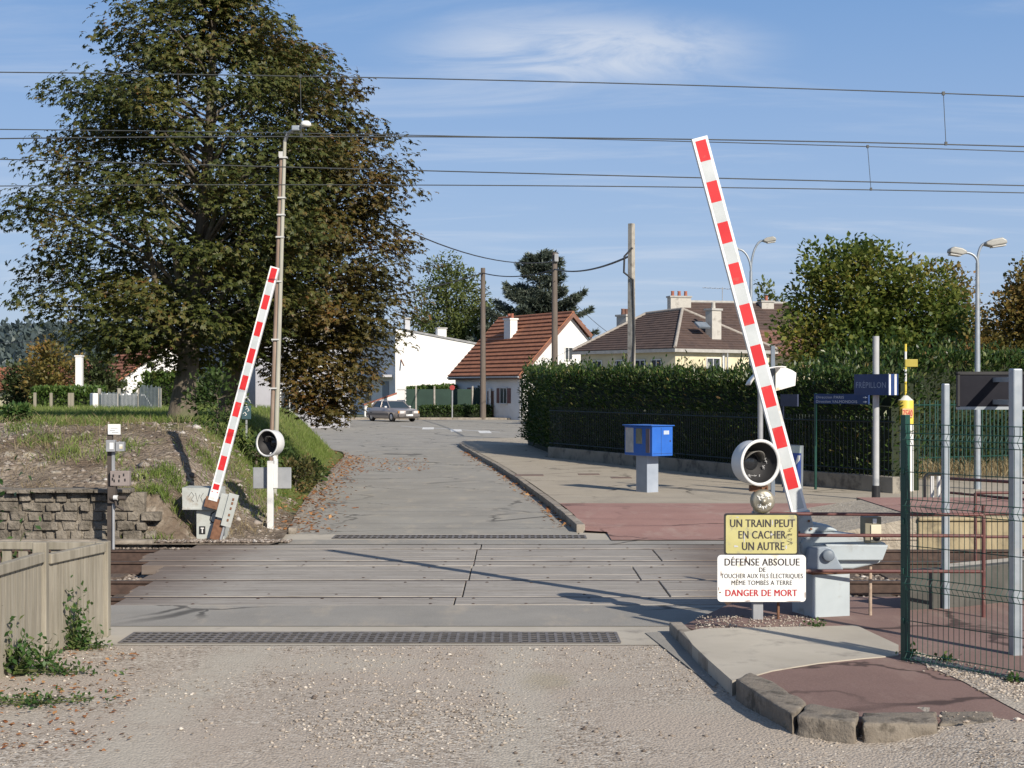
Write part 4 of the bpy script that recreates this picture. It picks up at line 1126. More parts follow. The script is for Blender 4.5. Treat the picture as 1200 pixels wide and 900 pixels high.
mb.bb((LX(1122), .49, LZ(439)), (LX(1122) + 1.18, .545, LZ(435.5)), 1); mb.bb((LX(1122), .49, LZ(480)), (LX(1122) + 1.18, .545, LZ(476.5)), 2)
mb.bb((LX(1122), .49, LZ(477)), (LX(1124.5), .545, LZ(438)), 1)
mb.build('board', [surf('dark_panel', (.016, .016, .021), (.026, .026, .032), 3, .85, .1, spec=.12), M_inner, M_zinc], t)

# wooden picket fence (left)
MW = M_wood
t = thing('wooden_fence', 'weathered wooden plank fence at the left edge of the gravel', 'fence', (-3.80, 14.15, 0))
pts = [Vector((0, 0, 0)), Vector((-.24, -1.10, 0)), Vector((-.33, -2.35, 0)), Vector((-.43, -3.6, 0))]
hts = [.88, .985, .95, .95]; rails = [.83, .86, .86]
for i, p in enumerate(pts):
    MB().bb((-.06, -.045, -.3), (.06, .055, hts[i])).build('post', MW, t, loc=p, bevel=.01, rz=rnd.uniform(-.1, .1))
for i in range(3):
    a, b = pts[i], pts[i + 1]; d = b - a; L = d.length; M_ = Matrix.Translation(a) @ Matrix.Rotation(math.atan2(d.y, d.x), 4, 'Z')
    mb = MB(); x = .07; hh = rails[i]
    while x < L - .10:
        w_ = rnd.uniform(.085, .105)
        mb.bb((x, .012 + rnd.uniform(-.004, .004), rnd.uniform(-.03, .0)), (x + w_ - .012, .035, hh - .03 + rnd.uniform(-.008, .008)), 0, M_); x += w_
    mb.build('planks', MW, t)
    MB().box((L / 2, .03, hh), (L - .13, .075, .085), 0, M_).build('rail', MW, t, bevel=.008)
t = thing('wooden_fence', 'low weathered picket fence along the track behind the corner post', 'fence', (-3.80, 14.15, 0))
M_ = Matrix.Rotation(R(176), 4, 'Z'); mb = MB(); x = .1
while x < 4.2:
    mb.bb((x, -.02, -.05), (x + .085, .0, .79 + rnd.uniform(-.01, .01)), 0, M_); x += .155
mb.build('pickets', MW, t); mb = MB(); mb.bb((.06, -.05, .80), (4.3, .03, .87), 0, M_); mb.build('rail', MW, t, bevel=.006)
mb = MB(); mb.bb((.06, .0, .2), (4.3, .05, .28), 0, M_); mb.build('rail', MW, t, bevel=.006)

# dark equipment post by the bank (left)
base = P(130, 640, 22.25); k0 = base.y / F
t = thing('equipment_post', 'dark steel post with meters and a plate beside the bank', 'equipment post', base)
LX = lambda px: (px - 130) * k0
LZ = lambda py: (640 - py) * k0
M_dkst = surf('tarnished_steel', (.045, .036, .03), (.085, .068, .055), 6, .7, .3)
MB().bb((LX(126), -.02, -.3), (LX(131.5), .06, LZ(505))).build('post', M_dkst, t)
MB().tube([(LX(133.5), -.03, -.2), (LX(133.5), -.03, LZ(582))], .022, 8).build('pipe', M_zincd, t)
MB().bb((LX(131.5), -.03, LZ(560)), (LX(135), .0, LZ(528))).build('cable_guard', M_zincd, t)
mb = MB(); mb.bb((LX(127.5), -.05, LZ(509)), (LX(142), -.03, LZ(497)))
mb.bb((LX(129.5), -.0515, LZ(504.8)), (LX(136), -.045, LZ(504.0)), 1); mb.bb((LX(130.5), -.0515, LZ(502)), (LX(139), -.045, LZ(501.2)), 1); mb.bb((LX(132), -.0515, LZ(507)), (LX(140), -.045, LZ(506.2)), 1)
mb.build('plate', [M_signw, M_zincd], t)
for xa, xb, ya, yb in ((126.5, 137, 515.5, 529), (137.8, 147.5, 517.5, 528.5)):
    m_ = MB().bb((LX(xa), -.12, LZ(yb)), (LX(xb), -.02, LZ(ya))).build('meter', M_zincd, t, bevel=.006)
    MB().bb((LX(xa + 4.5), -.124, LZ(yb - 3)), (LX(xb - 1.5), -.118, LZ(ya + 3))).build('window', M_signw, m_)
bxx = MB().bb((LX(131), -.10, LZ(569)), (LX(153.5), .02, LZ(551.5))).build('junction_box', surf('brown_grey_box', (.20, .165, .15), (.27, .23, .21), 6, .6, .2), t, bevel=.008)
mb = MB()
for x, y in [(135, 557), (136, 563), (142, 558), (141.5, 563), (147, 556), (148.5, 562), (134, 561)]: mb.box((LX(x), -.102, LZ(y)), (.02, .006, .04))
mb.build('scribble', M_dark, bxx)
mb = MB(); mb.bb((LX(128), -.09, LZ(589)), (LX(137), .03, LZ(570))); mb.tube([(LX(132), -.09, LZ(583)), (LX(150), -.12, LZ(583))], .035, 8)
mb.tube([(LX(137), -.1, LZ(585)), (LX(138), -.1, LZ(592)), (LX(147), -.1, LZ(597))], .02, 6)
mb.build('coupling', M_dkst, t)
MB().tube([(LX(136), -.12, LZ(582.5)), (LX(140.5), -.13, LZ(582.5))], .037, 10).build('white_cap', M_white, t)

# dry stone retaining wall
M_wallst = surf('old_wall_stone', (.13, .112, .088), (.25, .22, .178), 5, .95, 1.0, .05, 16, dirt=(.09, .078, .06), dscale=3.5, dlo=.48, dhi=.66)
mb = MB()
for c_ in range(5):
    x = -12.0; z0 = .05 + c_ * .14
    while x < -5.45 - c_ * .10 + .25 * (c_ == 2):
        w_ = rnd.uniform(.16, .40); h_ = .128 + rnd.uniform(-.012, .006); dy = rnd.uniform(-.035, .035)
        if rnd.random() < .97:
            a = [(x + rnd.uniform(0, .04), z0 + rnd.uniform(-.01, .01)), (x + w_ - .03 - rnd.uniform(0, .02), z0 + rnd.uniform(-.01, .01)), (x + w_ - .03 - rnd.uniform(0, .03), z0 + h_ + rnd.uniform(-.02, .01)), (x + rnd.uniform(0, .03), z0 + h_ + rnd.uniform(-.02, .01))]
            mb.prism(a, 22.72 + dy, 22.98)
        x += w_
x = -12.0
while x < -6.1:
    w_ = rnd.uniform(.35, .6); mb.bb((x, 22.60 + rnd.uniform(-.03, .02), .745 + rnd.uniform(-.01, .01)), (x + w_ - .02, 23.0, .80 + rnd.uniform(-.01, .015))); x += w_
mb.bb((-12, 22.775, -.1), (-5.5, 23.05, .74))
o = mb.build('stone_wall', M_wallst, bevel=.009); tag(o, 'low retaining wall of rough stone courses under the earth bank', 'stone wall')
o = MB().bb((-12, 22.44, -.1), (-5.3, 22.7, .06)).build('wall_footing', M_kerb, bevel=.02); tag(o, 'rough concrete footing in front of the stone wall', 'footing')
# ------------------------------------------------------------------ hedge, wall, railings and street furniture on the right
M_bark = surf('bark', (.085, .068, .05), (.155, .128, .095), 6, .95, .9, .03, 14, stretch=(2.2, 2.2, .5), dirt=(.11, .115, .06), dscale=1.2, dlo=.48, dhi=.65)
M_laurel = leafmat('laurel_leaf', [(0, (.018, .042, .010)), (.55, (.043, .085, .019)), (.82, (.10, .145, .036)), (.965, (.20, .22, .08)), (1, (.20, .12, .05))], trans=.35, rough=.32)
M_hcore = surf('hedge_core_shade', (.012, .02, .008), (.022, .03, .012), 5, .95, .6)  # near-black colour stands in for shade deep in the foliage
M_wallc = surf('low_wall_concrete', (.20, .18, .145), (.28, .255, .21), 2, .92, .5, .012, 30, dirt=(.11, .10, .085), dscale=2.5, dlo=.5, dhi=.66)
def path_pts(pts, step):
    out = []; acc = 0
    for a, b in zip(pts, pts[1:]):
        a, b = Vector((a[0], a[1], 0)), Vector((b[0], b[1], 0)); L = (b - a).length; d = (b - a) / L; n = max(1, int(L / step))
        for i in range(n): out.append((a + d * (L * i / n), d))
    out.append((b, d)); return out
def hedge(name, label, line, depth, z0, ztop, dens, mat, seed, leaf=(.13, .052), sprout=.28, cat='hedge', wob=.12, group=None):
    """line: front edge of the hedge, its body lies to the left of the walking direction"""
    rg = np.random.default_rng(seed); rr = random.Random(seed); base = Vector((line[0][0], line[0][1], 0))
    root = thing(name, label, cat, base, 0, group)
    P_ = [Vector((p[0], p[1], 0)) for p in line]
    mb = MB(); segs = list(zip(P_, P_[1:]))
    C, O, S = [], [], []
    for si, (a, b) in enumerate(segs):
        d = (b - a).normalized(); nrm = Vector((-d.y, d.x, 0)); L = (b - a).length
        za, zb = (ztop(a), ztop(b))
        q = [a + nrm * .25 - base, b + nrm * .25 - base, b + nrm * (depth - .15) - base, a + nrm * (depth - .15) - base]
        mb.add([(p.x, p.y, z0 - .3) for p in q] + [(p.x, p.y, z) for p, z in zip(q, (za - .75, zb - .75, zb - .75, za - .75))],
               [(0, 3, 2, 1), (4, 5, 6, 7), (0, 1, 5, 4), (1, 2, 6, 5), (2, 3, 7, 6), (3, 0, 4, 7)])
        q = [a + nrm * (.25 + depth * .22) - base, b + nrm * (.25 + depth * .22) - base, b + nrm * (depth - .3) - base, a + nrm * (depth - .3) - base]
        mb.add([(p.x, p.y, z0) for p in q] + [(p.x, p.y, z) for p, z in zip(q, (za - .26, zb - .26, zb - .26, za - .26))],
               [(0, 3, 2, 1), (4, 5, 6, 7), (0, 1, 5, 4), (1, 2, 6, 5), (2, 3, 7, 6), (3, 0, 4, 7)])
        hgt = (za + zb) / 2 - z0
        nf = int(L * hgt * dens * 1.3); ntp = int(L * depth * dens * 2.6); nb = int(L * hgt * dens * .25)
        for i in range(nf + ntp + nb):
            u = rr.random(); p = a + d * (L * u); zt = za + (zb - za) * u
            if i < nf:
                z = z0 + (zt - z0) * rr.random() ** .9
                o_ = wob * noise.noise(Vector((p.x * .9 + p.y * .9, z * .9, seed))) + rr.gauss(0, .05) + .12 * (rr.random() ** 2)
                edge_ = smooth(zt - .75, zt, z) * .32
                c = p + nrm * (o_ + edge_); C.append((c.x, c.y, z)); O.append((-nrm.x, -nrm.y, .55)); S.append(1)
            elif i < nf + ntp:
                v = rr.random() * depth; hz_ = wob * .9 * noise.noise(Vector((p.x * 1.1, p.y * 1.1 + v, seed + 4)))
                c = p + nrm * v; sp_ = sprout * max(0, noise.noise(Vector((p.x * 2.3 + v * 2, p.y * 2.3, seed + 9)))) * rr.random() * 1.6
                C.append((c.x, c.y, zt - .1 + hz_ - .42 * rr.random() ** 2 + rr.gauss(0, .05) + sp_)); O.append((rr.gauss(0, .3), rr.gauss(0, .3), 1.1)); S.append(1)
            else:
                c = p + nrm * (depth - .05 + rr.gauss(0, .06)); C.append((c.x, c.y, z0 + (zt - z0) * rr.random())); O.append((nrm.x, nrm.y, .5)); S.append(1)
    for (p, d, sgn) in ((P_[0], (P_[1] - P_[0]).normalized(), -1), (P_[-1], (P_[-1] - P_[-2]).normalized(), 1)):
        nrm = Vector((-d.y, d.x, 0)); zt = ztop(p)
        for i in range(int(depth * (zt - z0) * dens)):
            c = p + nrm * rr.random() * depth + d * sgn * (rr.gauss(0, .07)); C.append((c.x, c.y, z0 + (zt - z0) * rr.random())); O.append((d.x * sgn, d.y * sgn, .5)); S.append(1)
    C = np.array(C) - np.array((base.x, base.y, 0)); O = unit(np.array(O, dtype=float))
    V = ovals(rg, C, O, np.full(len(C), leaf[0]), np.full(len(C), leaf[1]), 0, .42)
    arr_mesh('foliage', V, mat, root); mb.build('dark_core', M_hcore, root); return root  # solid dark core added to block light through the leaves
wall1 = [(.62, 59.0), (.95, 53), (1.12, 47.7), (3.0, 43.0), (5.2, 37.3), (6.45, 33.9), (7.85, 31.4)]
hl = [(x + .22, y + .12) for x, y in wall1]; hl[0] = (.36, 58.5); hl[1] = (.85, 53); hl[-1] = (7.75, 31.9)
# walk from the near end to the far end so that the body lies behind the wall
# (left of the walking direction is away from the pavement when walking towards the camera)
def ht1(p): return 2.66 + .017 * (p.y - 33) + .06 * math.sin(p.y * .6)
hedge('laurel_hedge', 'tall dark laurel hedge behind the railings along the pavement', hl, 1.15, .35, ht1, 150, M_laurel, 41, sprout=.5)
base = Vector((wall1[0][0], wall1[0][1], .10))
t = thing('garden_wall', 'low concrete wall with thin dark railings under the laurel hedge', 'wall', base)
mb = MB()
for a, b in list(zip(wall1, wall1[1:]))[2:]:
    a = Vector((a[0], a[1])); b = Vector((b[0], b[1])); d = (b - a).normalized(); nn = Vector((-d.y, d.x)) * .2; bb_ = Vector((base.x, base.y))
    mb.slab([a - bb_, b - bb_, b + nn - bb_, a + nn - bb_], -.2, .37)
mb.build('wall', M_wallc, t, bevel=.015)
def railing(parent, pts, base, zb, h, step, mat, r=.011, name='bar_panel'):
    for a, b in zip(pts, pts[1:]):
        a = Vector((a[0], a[1], 0)) - Vector((base.x, base.y, 0)); b = Vector((b[0], b[1], 0)) - Vector((base.x, base.y, 0)); d = (b - a).normalized()
        nn = Vector((-d.y, d.x, 0)) * .06; L = (b - a).length; mb = MB(); x = .05
        while x < L:
            p = a + d * x + nn; mb.box((p.x, p.y, zb + h / 2), (r * 2, r * 2, h)); x += step
        for z in (zb + .12, zb + h - .12):
            mb.tube([a + nn + Vector((0, 0, z)), b + nn + Vector((0, 0, z))], .018, 4, smooth=False)
        mb.build(name, mat, parent)
M_drail = surf('blackish_railing', (.006, .014, .012), (.01, .022, .018), 4, .5, .05)
railing(t, wall1[2:], base, .37, 1.25, .125, M_drail, r=.008)
# lit hedge further right with its own green railings
hl2 = [(8.35, 38.6), (10.2, 39.4), (15.0, 44.0), (19, 48)]
hl2 = hl2[::-1][::-1]
def ht2(p): return 3.25
hedge('laurel_hedge', 'sunlit laurel hedge behind green railings by the lamp post', [(20, 44.2), (15.0, 41.5), (10.4, 38.6), (8.1, 38.2)][::-1], 1.2, .25, ht2, 150, M_laurel, 43, leaf=(.15, .06), sprout=.7)
t = thing('railings', 'dark green vertical bar railings before the sunlit hedge', 'railings', (8.0, 37.9, 0))
railing(t, [(8.0, 37.6), (10.6, 37.9), (15.4, 40.6), (20, 43.4)], Vector((8.0, 37.9, 0)), .45, 1.55, .14, M_green, r=.013)
M_dryg = leafmat('dry_grass', [(0, (.16, .12, .06)), (.6, (.28, .22, .12)), (1, (.38, .32, .19))], trans=.3, rough=.8)
pos = []
for i in range(4500):
    u = rnd.random(); x = 8.6 + 11 * u; y = 37.2 + 5.4 * max(0, u - .2) + rnd.gauss(-.5, .45); pos.append((x, y, .13))
stuff(blades('dry_grass', pos, .15, .55, .012, M_dryg, 12), 'dry straw coloured grass at the foot of the green railings', 'grass')

# blue box on a grey pedestal
base = G(758, 577, .12); k0 = base.y / F
M_blue = surf('blue_paint', (.018, .105, .44), (.028, .14, .52), 2, .38, .06, dirt=(.05, .12, .36), dscale=3)
t = thing('blue_box', 'bright blue information box on a grey square pedestal', 'blue box', base, R(33))
h0, h1 = 43.5 * k0, 78 * k0
MB().bb((-.14, -.19, -.1), (.16, .19, h0)).build('pedestal', surf('pedestal_grey', (.26, .30, .36), (.33, .37, .43), 3, .55, .08), t, bevel=.012)
bx = MB().bb((-.25, -.50, h0), (.29, .44, h1)).build('casing', M_blue, t, bevel=.012)
mb = MB(); mb.bb((-.256, .13, h0 + .06), (-.249, .40, h1 - .04)); mb.build('notice', surf('grey_notice', (.34, .35, .36), (.5, .5, .5), 9, .5, 0, dirt=(.5, .3, .28), dscale=9, dlo=.62, dhi=.7), bx)
mb = MB(); mb.bb((-.258, -.16, h0 + .25), (-.248, .04, h1 - .05)); mb.build('screen', surf('screen_grey', (.10, .11, .09), (.25, .25, .2), 6, .3, 0), bx)
mb = MB(); mb.bb((-.29, -.53, h1 + .002), (.32, .47, h1 + .022)); mb.build('lid', M_blue, bx, bevel=.006)
mb = MB(); mb.bb((-.02, -.503, h0 + .03), (-.014, -.4985, h1 - .03)); mb.bb((-.23, -.503, h0 + .05), (.27, -.4985, h0 + .055)); mb.lathe([(0, 0), (.018, 0)], n=12, M=Matrix.Translation((.22, -.504, (h0 + h1) / 2)) @ Matrix.Rotation(R(90), 4, 'X'))
mb.build('door_seam', M_inner, bx)
mb = MB(); mb.bb((.05, -.5025, h1 - .17), (.19, -.4985, h1 - .09)); mb.build('sticker', surf('worn_sticker', (.35, .42, .52), (.5, .55, .6), 12, .6, 0), bx)
mb = MB(); mb.bb((-.257, -.42, h0 + .07), (-.249, -.29, h1 - .05)); mb.build('slot_panel', surf('dark_violet_panel', (.10, .08, .11), (.14, .12, .15), 6, .4, 0), bx)
# street name style station sign
base = G(1026.5, 588, .10); k0 = base.y / F
t = thing('station_sign', 'blue FRÉPILLON name box on a tall grey black-footed post', 'station sign', base)
LX = lambda px: (px - 1026.5) * k0
LZ = lambda py: (588 - py) * k0
mb = MB().tube([(0, 0, -.1), (0, 0, LZ(569))], .082, 16, 1); mb.tube([(0, 0, LZ(569)), (0, 0, LZ(394))], .062, 16, 0)
mb.build('post', [M_zincd if False else surf('pale_grey_post', (.36, .37, .37), (.43, .44, .44), 4, .5, .05), M_dark], t)
M_navy = surf('navy_enamel', (.012, .035, .12), (.02, .05, .16), 3, .4, .05)
mb = MB(); Ms = Matrix.Rotation(R(-60), 4, 'Z'); w_ = .47; dd = .13
mb.bb((-w_, -dd, LZ(463)), (w_, dd, LZ(438.5)), 0, Ms)
for ya, yb in ((-dd + .015, -dd + .06), (.03, .08)): mb.bb((w_ - .01, ya, LZ(463) + .005), (w_ + .004, yb, LZ(438.5) - .005), 1, Ms)
put_text(mb, 'FRÉPILLON', -w_ + .06, w_ - .06, LZ(454.5), 6.6 * k0, -dd - .0035, 2, .0, 1.05, Ms)
mb.build('name_box', [M_navy, M_signw, surf('faint_lettering', (.22, .28, .4), (.3, .36, .48), 9, .5, 0)], t)
# direction board
base = P(956, 580, 32.6); base.z = .12; k0 = base.y / F
t = thing('direction_sign', 'dark blue two line direction board in front of the hedge', 'sign', base)
zq = lambda py: CZ + (HZ - py) * k0 - .12
MB().tube([(0, .03, 0), (0, .03, zq(461))], .03, 10).build('post', M_green, t)
mb = MB(); X = lambda px: (px - 956) * k0
Q_ = Matrix.Rotation(R(-58), 4, 'Z') @ Matrix.Scale(1.9, 4, (1, 0, 0))
mb.bb((X(955), -.02, zq(473)), (X(1001), .02, zq(461.5)), 0, Q_)
M_sl = surf('sign_lettering', (.5, .54, .62), (.58, .62, .68), 9, .5, 0)
put_text(mb, 'Direction PARIS', X(957), X(981), zq(466.8), 3.0 * k0, -.0235, 1, .0, 1.05, Q_)
put_text(mb, 'Direction VALMONDOIS', X(957), X(992), zq(471.8), 3.0 * k0, -.0235, 1, .0, 1.05, Q_)
for yy in (465.4, 470.4):
    mb.prism([(X(996.8), zq(yy + .4)), (X(998.4), zq(yy + .4)), (X(998.4), zq(yy + 1.3)), (X(1000.2), zq(yy)), (X(998.4), zq(yy - 1.3)), (X(998.4), zq(yy - .4)), (X(996.8), zq(yy - .4))], -.0235, -.02, 1, Q_)
mb.build('board', [M_navy, M_sl], t)
base = P(916, 580, 33.5); base.z = .12; k0 = base.y / F
o = MB().bb((-.02, -.02, CZ + (HZ - 476) * k0 - .12), (.52, .02, CZ + (HZ - 462) * k0 - .12)).bb((.0, .0, 0), (.04, .03, 1.9)).build('blank_sign', surf('slate_blue', (.035, .045, .085), (.05, .06, .11), 4, .5, .05), loc=base, rz=R(-58))
tag(o, 'plain slate blue board in front of the hedge behind the boom', 'sign')
# poster pylon
base = G(929, 578, .12); k0 = base.y / F
t = thing('poster_pylon', 'leaning blue poster stand with pale top behind the barrier boom', 'poster stand', base, R(-28))
mb = MB(); hh = 56 * k0
mb.prism([(-.20, 0), (.20, .06), (.215, hh), (-.12, hh + .02)], -.05, .05, 1)
mb.build('frame', [M_navy, M_zinc], t)
mb = MB(); mb.prism([(-.18, .03), (.185, .09), (.195, hh - .16), (-.11, hh - .15)], -.053, -.049, 0); mb.prism([(-.105, hh - .145), (.197, hh - .155), (.20, hh - .01), (-.10, hh)], -.054, -.05, 1)
mb.prism([(.05, hh * .55), (.17, hh * .7), (.18, hh - .2), (.12, hh - .2)], -.0545, -.052, 2)
mb.build('poster', [surf('poster_blue', (.03, .06, .28), (.05, .1, .36), 4, .4, 0), surf('pale_green_paper', (.42, .5, .46), (.55, .6, .56), 4, .5, 0), M_signw], t)
# white hooded panel on dark posts
d_ = 30.6; k0 = d_ / F; base = P(906, 588, d_); base.z = .1
t = thing('hooded_mirror', 'large white hooded road mirror seen from behind the boom', 'mirror', base)
X = lambda px: (px - 906) * k0
Z = lambda py: CZ + (HZ - py) * k0 - .1
mb = MB(); mb.prism([(X(909), Z(458.5)), (X(932.3), Z(452)), (X(933.5), Z(437)), (X(928), Z(433.5)), (X(920), Z(430.5)), (X(909), Z(429.5))], .02, .06, 0)
mb.build('white_back', M_signw, t, bevel=.008)
vs, fs = [], []
for i in range(11):
    a = R(20 + 80 * i / 10); r_ = .62
    for y in (-.05, -.62): vs.append((X(909) - r_ * math.cos(a) * 1.05, y + .05, Z(462) + r_ * math.sin(a) * .9))
for i in range(10): fs.append((2 * i, 2 * i + 1, 2 * i + 3, 2 * i + 2))
o = MB().add(vs, fs, 0, True).build('hood', M_signw, t); o.modifiers.new('Solidify', 'SOLIDIFY').thickness = .02
MB().bb((X(904.5), .06, 0), (X(908.8), .14, Z(405))).build('post', M_slate, t)
MB().tube([(X(892), .1, -.1), (X(892), .1, Z(455))], .055, 12).build('post', M_zincd, t)
# yellow and white marker post
base = G(1061.2, 577, .10); k0 = base.y / F
t = thing('marker_post', 'white marker tube with yellow cap numbered 7540 and striped rod', 'marker post', base)
Z = lambda py: (577 - py) * k0
M_ylw = surf('yellow_plastic', (.62, .48, .05), (.70, .56, .09), 3, .45, .05)
mb = MB(); r_ = .165
mb.lathe([(r_, -.1), (r_, Z(497))], n=24, mi=0); mb.lathe([(r_, Z(497)), (r_, Z(470)), (r_ * .96, Z(469))], n=24, mi=1); mb.lathe([(r_ * .96, Z(469)), (.05, Z(463.5)), (0, Z(463))], n=24, mi=0)
Mtx = Matrix.Identity(4)
mb.prism([(-.11, Z(489)), (.11, Z(489)), (.11, Z(478.5)), (-.11, Z(478.5))], -r_ - .012, -r_ + .06, 2)
put_text(mb, '7540', -.10, .10, Z(487.5), 7 * k0, -r_ - .0135, 3, .02)
mb.build('tube', [M_white, M_ylw, surf('orange_label', (.62, .36, .16), (.7, .44, .22), 5, .5, 0), M_inkr], t)
mb = MB()
for i, (a, b) in enumerate([(463, 447), (447, 433), (433, 421), (421, 412), (412, 403)]): mb.tube([(0, 0, Z(a)), (0, 0, Z(b))], .026, 10, i % 2)
mb.build('rod', [M_ylw, M_white], t)
MB().bb((-.02, -.04, Z(430)), (.25, .04, Z(421))).build('plate', surf('olive_yellow', (.34, .27, .03), (.42, .34, .06), 4, .5, .05), t, bevel=.01)

# double street lamps
def lamp_head(parent, p, dirx, L, mat, tilt=0.0):
    M_ = Matrix.Translation(p) @ Matrix.Rotation(-tilt if dirx > 0 else tilt, 4, 'Y')
    s = dirx; mb = MB()
    prof = [(0, -.03), (L * .25, -.075), (L, -.06), (L, .02), (L * .8, .085), (L * .3, .075), (0, .03)]
    poly = [(x * s, z) for x, z in prof]
    if s < 0: poly = poly[::-1]
    mb.prism(poly, -.14, .14, 0, M_); h = mb.build('lamp_head', mat, parent, bevel=.03, seg=3)
    a, b = sorted((L * .28 * s, L * .95 * s))
    MB().bb((a, -.115, -.105), (b, .115, -.07), 0, M_).build('lens', surf('lamp_bowl', (.45, .45, .42), (.55, .55, .52), 3, .25, 0), h, bevel=.02)
def street_lamp(label, base, top_z, arms, r0, r1):
    t = thing('street_lamp', label, 'street lamp', base, 0, 'double street lamps')
    h = top_z - base.z
    MB().tube([(0, 0, -.1), (0, 0, h * .25), (0, 0, h)], [r0, r0 * .85, r1], 12).build('pole', M_zinc, t)
    for dx, dz, s, L in arms:
        pts = []
        for i in range(9):
            a = R(90 * i / 8); pts.append((dx * (1 - math.cos(a)) * (1 if True else 0), 0, h + dz * math.sin(a)))
        MB().tube(pts, r1 * .72, 8).build('arm', M_zinc, t)
        lamp_head(t, Vector(pts[-1]), s, L, M_beige if False else surf('lamp_cover', (.26, .26, .24), (.34, .34, .31), 3, .45, .05), R(8))
base = G(1145.5, 575, .10); k0 = base.y / F
street_lamp('double armed street lamp before the sunlit hedge on the right', base, CZ + (HZ - 308) * k0, [((1153 - 1145) * k0, 22 * k0, 1, 25 * k0), (-(1145 - 1131) * k0, 12 * k0, -1, 20 * k0)], .085, .04)
d_ = 47; k0 = d_ / F; base = P(880, 555, d_); base.z = .1
street_lamp('double armed street lamp rising behind the raised boom', base, CZ + (HZ - 318) * k0, [(14 * k0, 36 * k0, 1, 15 * k0), (-15 * k0, 26 * k0, -1, 13 * k0)], .09, .045)
# ------------------------------------------------------------------ houses
M_wwall = surf('white_render', (.68, .67, .64), (.76, .75, .72), .7, .85, .12, .01, 30, dirt=(.58, .56, .52), dscale=.6, dlo=.56, dhi=.8)
M_gwall = surf('grey_render', (.40, .40, .41), (.48, .48, .49), .7, .85, .12, .01, 30)
M_cream = surf('cream_render', (.56, .50, .33), (.66, .60, .42), .8, .85, .12, .01, 30, dirt=(.5, .45, .31), dscale=.7)
def tile_mat(name, a, b, c_, rows=0.32):
    t = NT(name); v = t.coord()
    n = t.noise(v, 2.2, 6, .65); cells = t.voro(v, 3.2, 'F1', 'Color'); sp = t.new('ShaderNodeSeparateColor'); t.l.new(cells, sp.inputs[0])
    c = t.ramp(n, [(.3, g(a)), (.7, g(b))]); c = t.mix(t.math('MULTIPLY', t.mask(sp.outputs[0], .55, .8), .55), c, g(c_))
    t.color(c); t.rough(.85); t.bump(t.noise(v, 14, 4), .5, .02); return t.mat
M_tred = tile_mat('red_roof_tiles', (.26, .10, .052), (.345, .145, .075), (.20, .08, .048))
M_tbrn = tile_mat('brown_roof_tiles', (.074, .048, .039), (.108, .071, .057), (.057, .039, .034))
M_tbr2 = tile_mat('ruddy_roof_tiles', (.15, .075, .055), (.21, .11, .08), (.11, .06, .048))
M_brick = surf('red_brick', (.27, .09, .06), (.36, .14, .09), 5, .9, .3)
M_win = surf('window_glass', (.03, .035, .042), (.07, .08, .09), .8, .12, 0)
M_frame = M_white
M_trim = surf('roof_trim', (.30, .29, .27), (.40, .39, .36), 3, .8, .2)
M_stonech = surf('chimney_render', (.40, .38, .34), (.50, .48, .43), 2, .9, .3, dirt=(.27, .25, .22), dscale=2)
def courses(mb, a, b, c, d, n, lift, th, mi=0):
    """roof slope a-b (eave) to d-c (ridge) laid in n stepped courses"""
    a, b, c, d = map(Vector, (a, b, c, d)); nrm = (b - a).cross(d - a)
    if nrm.length < 1e-6: nrm = (b - a).cross(c - a)
    nrm.normalize()
    if nrm.z < 0: nrm = -nrm
    for i in range(n):
        t0, t1 = i / n, (i + 1) / n
        p, q = a.lerp(d, t0), b.lerp(c, t0); r, s = b.lerp(c, t1), a.lerp(d, t1)
        p1, q1 = p + nrm * (th + lift), q + nrm * (th + lift); r1, s1 = r + nrm * th, s + nrm * th
        mb.add([p1, q1, r1, s1, p, q], [(0, 1, 2, 3), (4, 5, 1, 0)], mi)
    mb.add([a, b, c, d], [(3, 2, 1, 0)], mi)
    for (u, w_) in ((a, d), (b, c)):
        mb.add([u, w_, w_ + nrm * (th + lift * .5), u + nrm * (th + lift * .5)], [(0, 1, 2, 3)], mi)
def window(parent, c, w_, h, nrm_yaw, shutters=False, fm=None, depth=.06):
    M_ = Matrix.Translation(c) @ Matrix.Rotation(nrm_yaw, 4, 'Z'); f = .06; mb = MB()
    mb.bb((-w_ / 2 - f, -depth, -h / 2 - f), (-w_ / 2, .02, h / 2 + f), 0, M_); mb.bb((w_ / 2, -depth, -h / 2 - f), (w_ / 2 + f, .02, h / 2 + f), 0, M_)
    mb.bb((-w_ / 2, -depth, h / 2), (w_ / 2, .02, h / 2 + f), 0, M_); mb.bb((-w_ / 2 - f * 1.6, -depth * 1.8, -h / 2 - f * 1.5), (w_ / 2 + f * 1.6, .02, -h / 2), 0, M_)
    mb.bb((-.025, -depth * .7, -h / 2), (.025, .01, h / 2), 0, M_)
    if shutters:
        for s in (-1, 1): mb.bb((s * (w_ / 2 + f + .02), -depth * .8, -h / 2), (s * (w_ / 2 + f + w_ * .5), .0, h / 2), 1, M_)
    o = mb.build('window', [fm or M_white, surf('shutter_brown', (.12, .05, .045), (.16, .07, .06), 4, .6, .1)], parent)
    MB().bb((-w_ / 2, -depth * .35, -h / 2), (w_ / 2, .005, h / 2), 0, M_).build('pane', M_win, o); return o
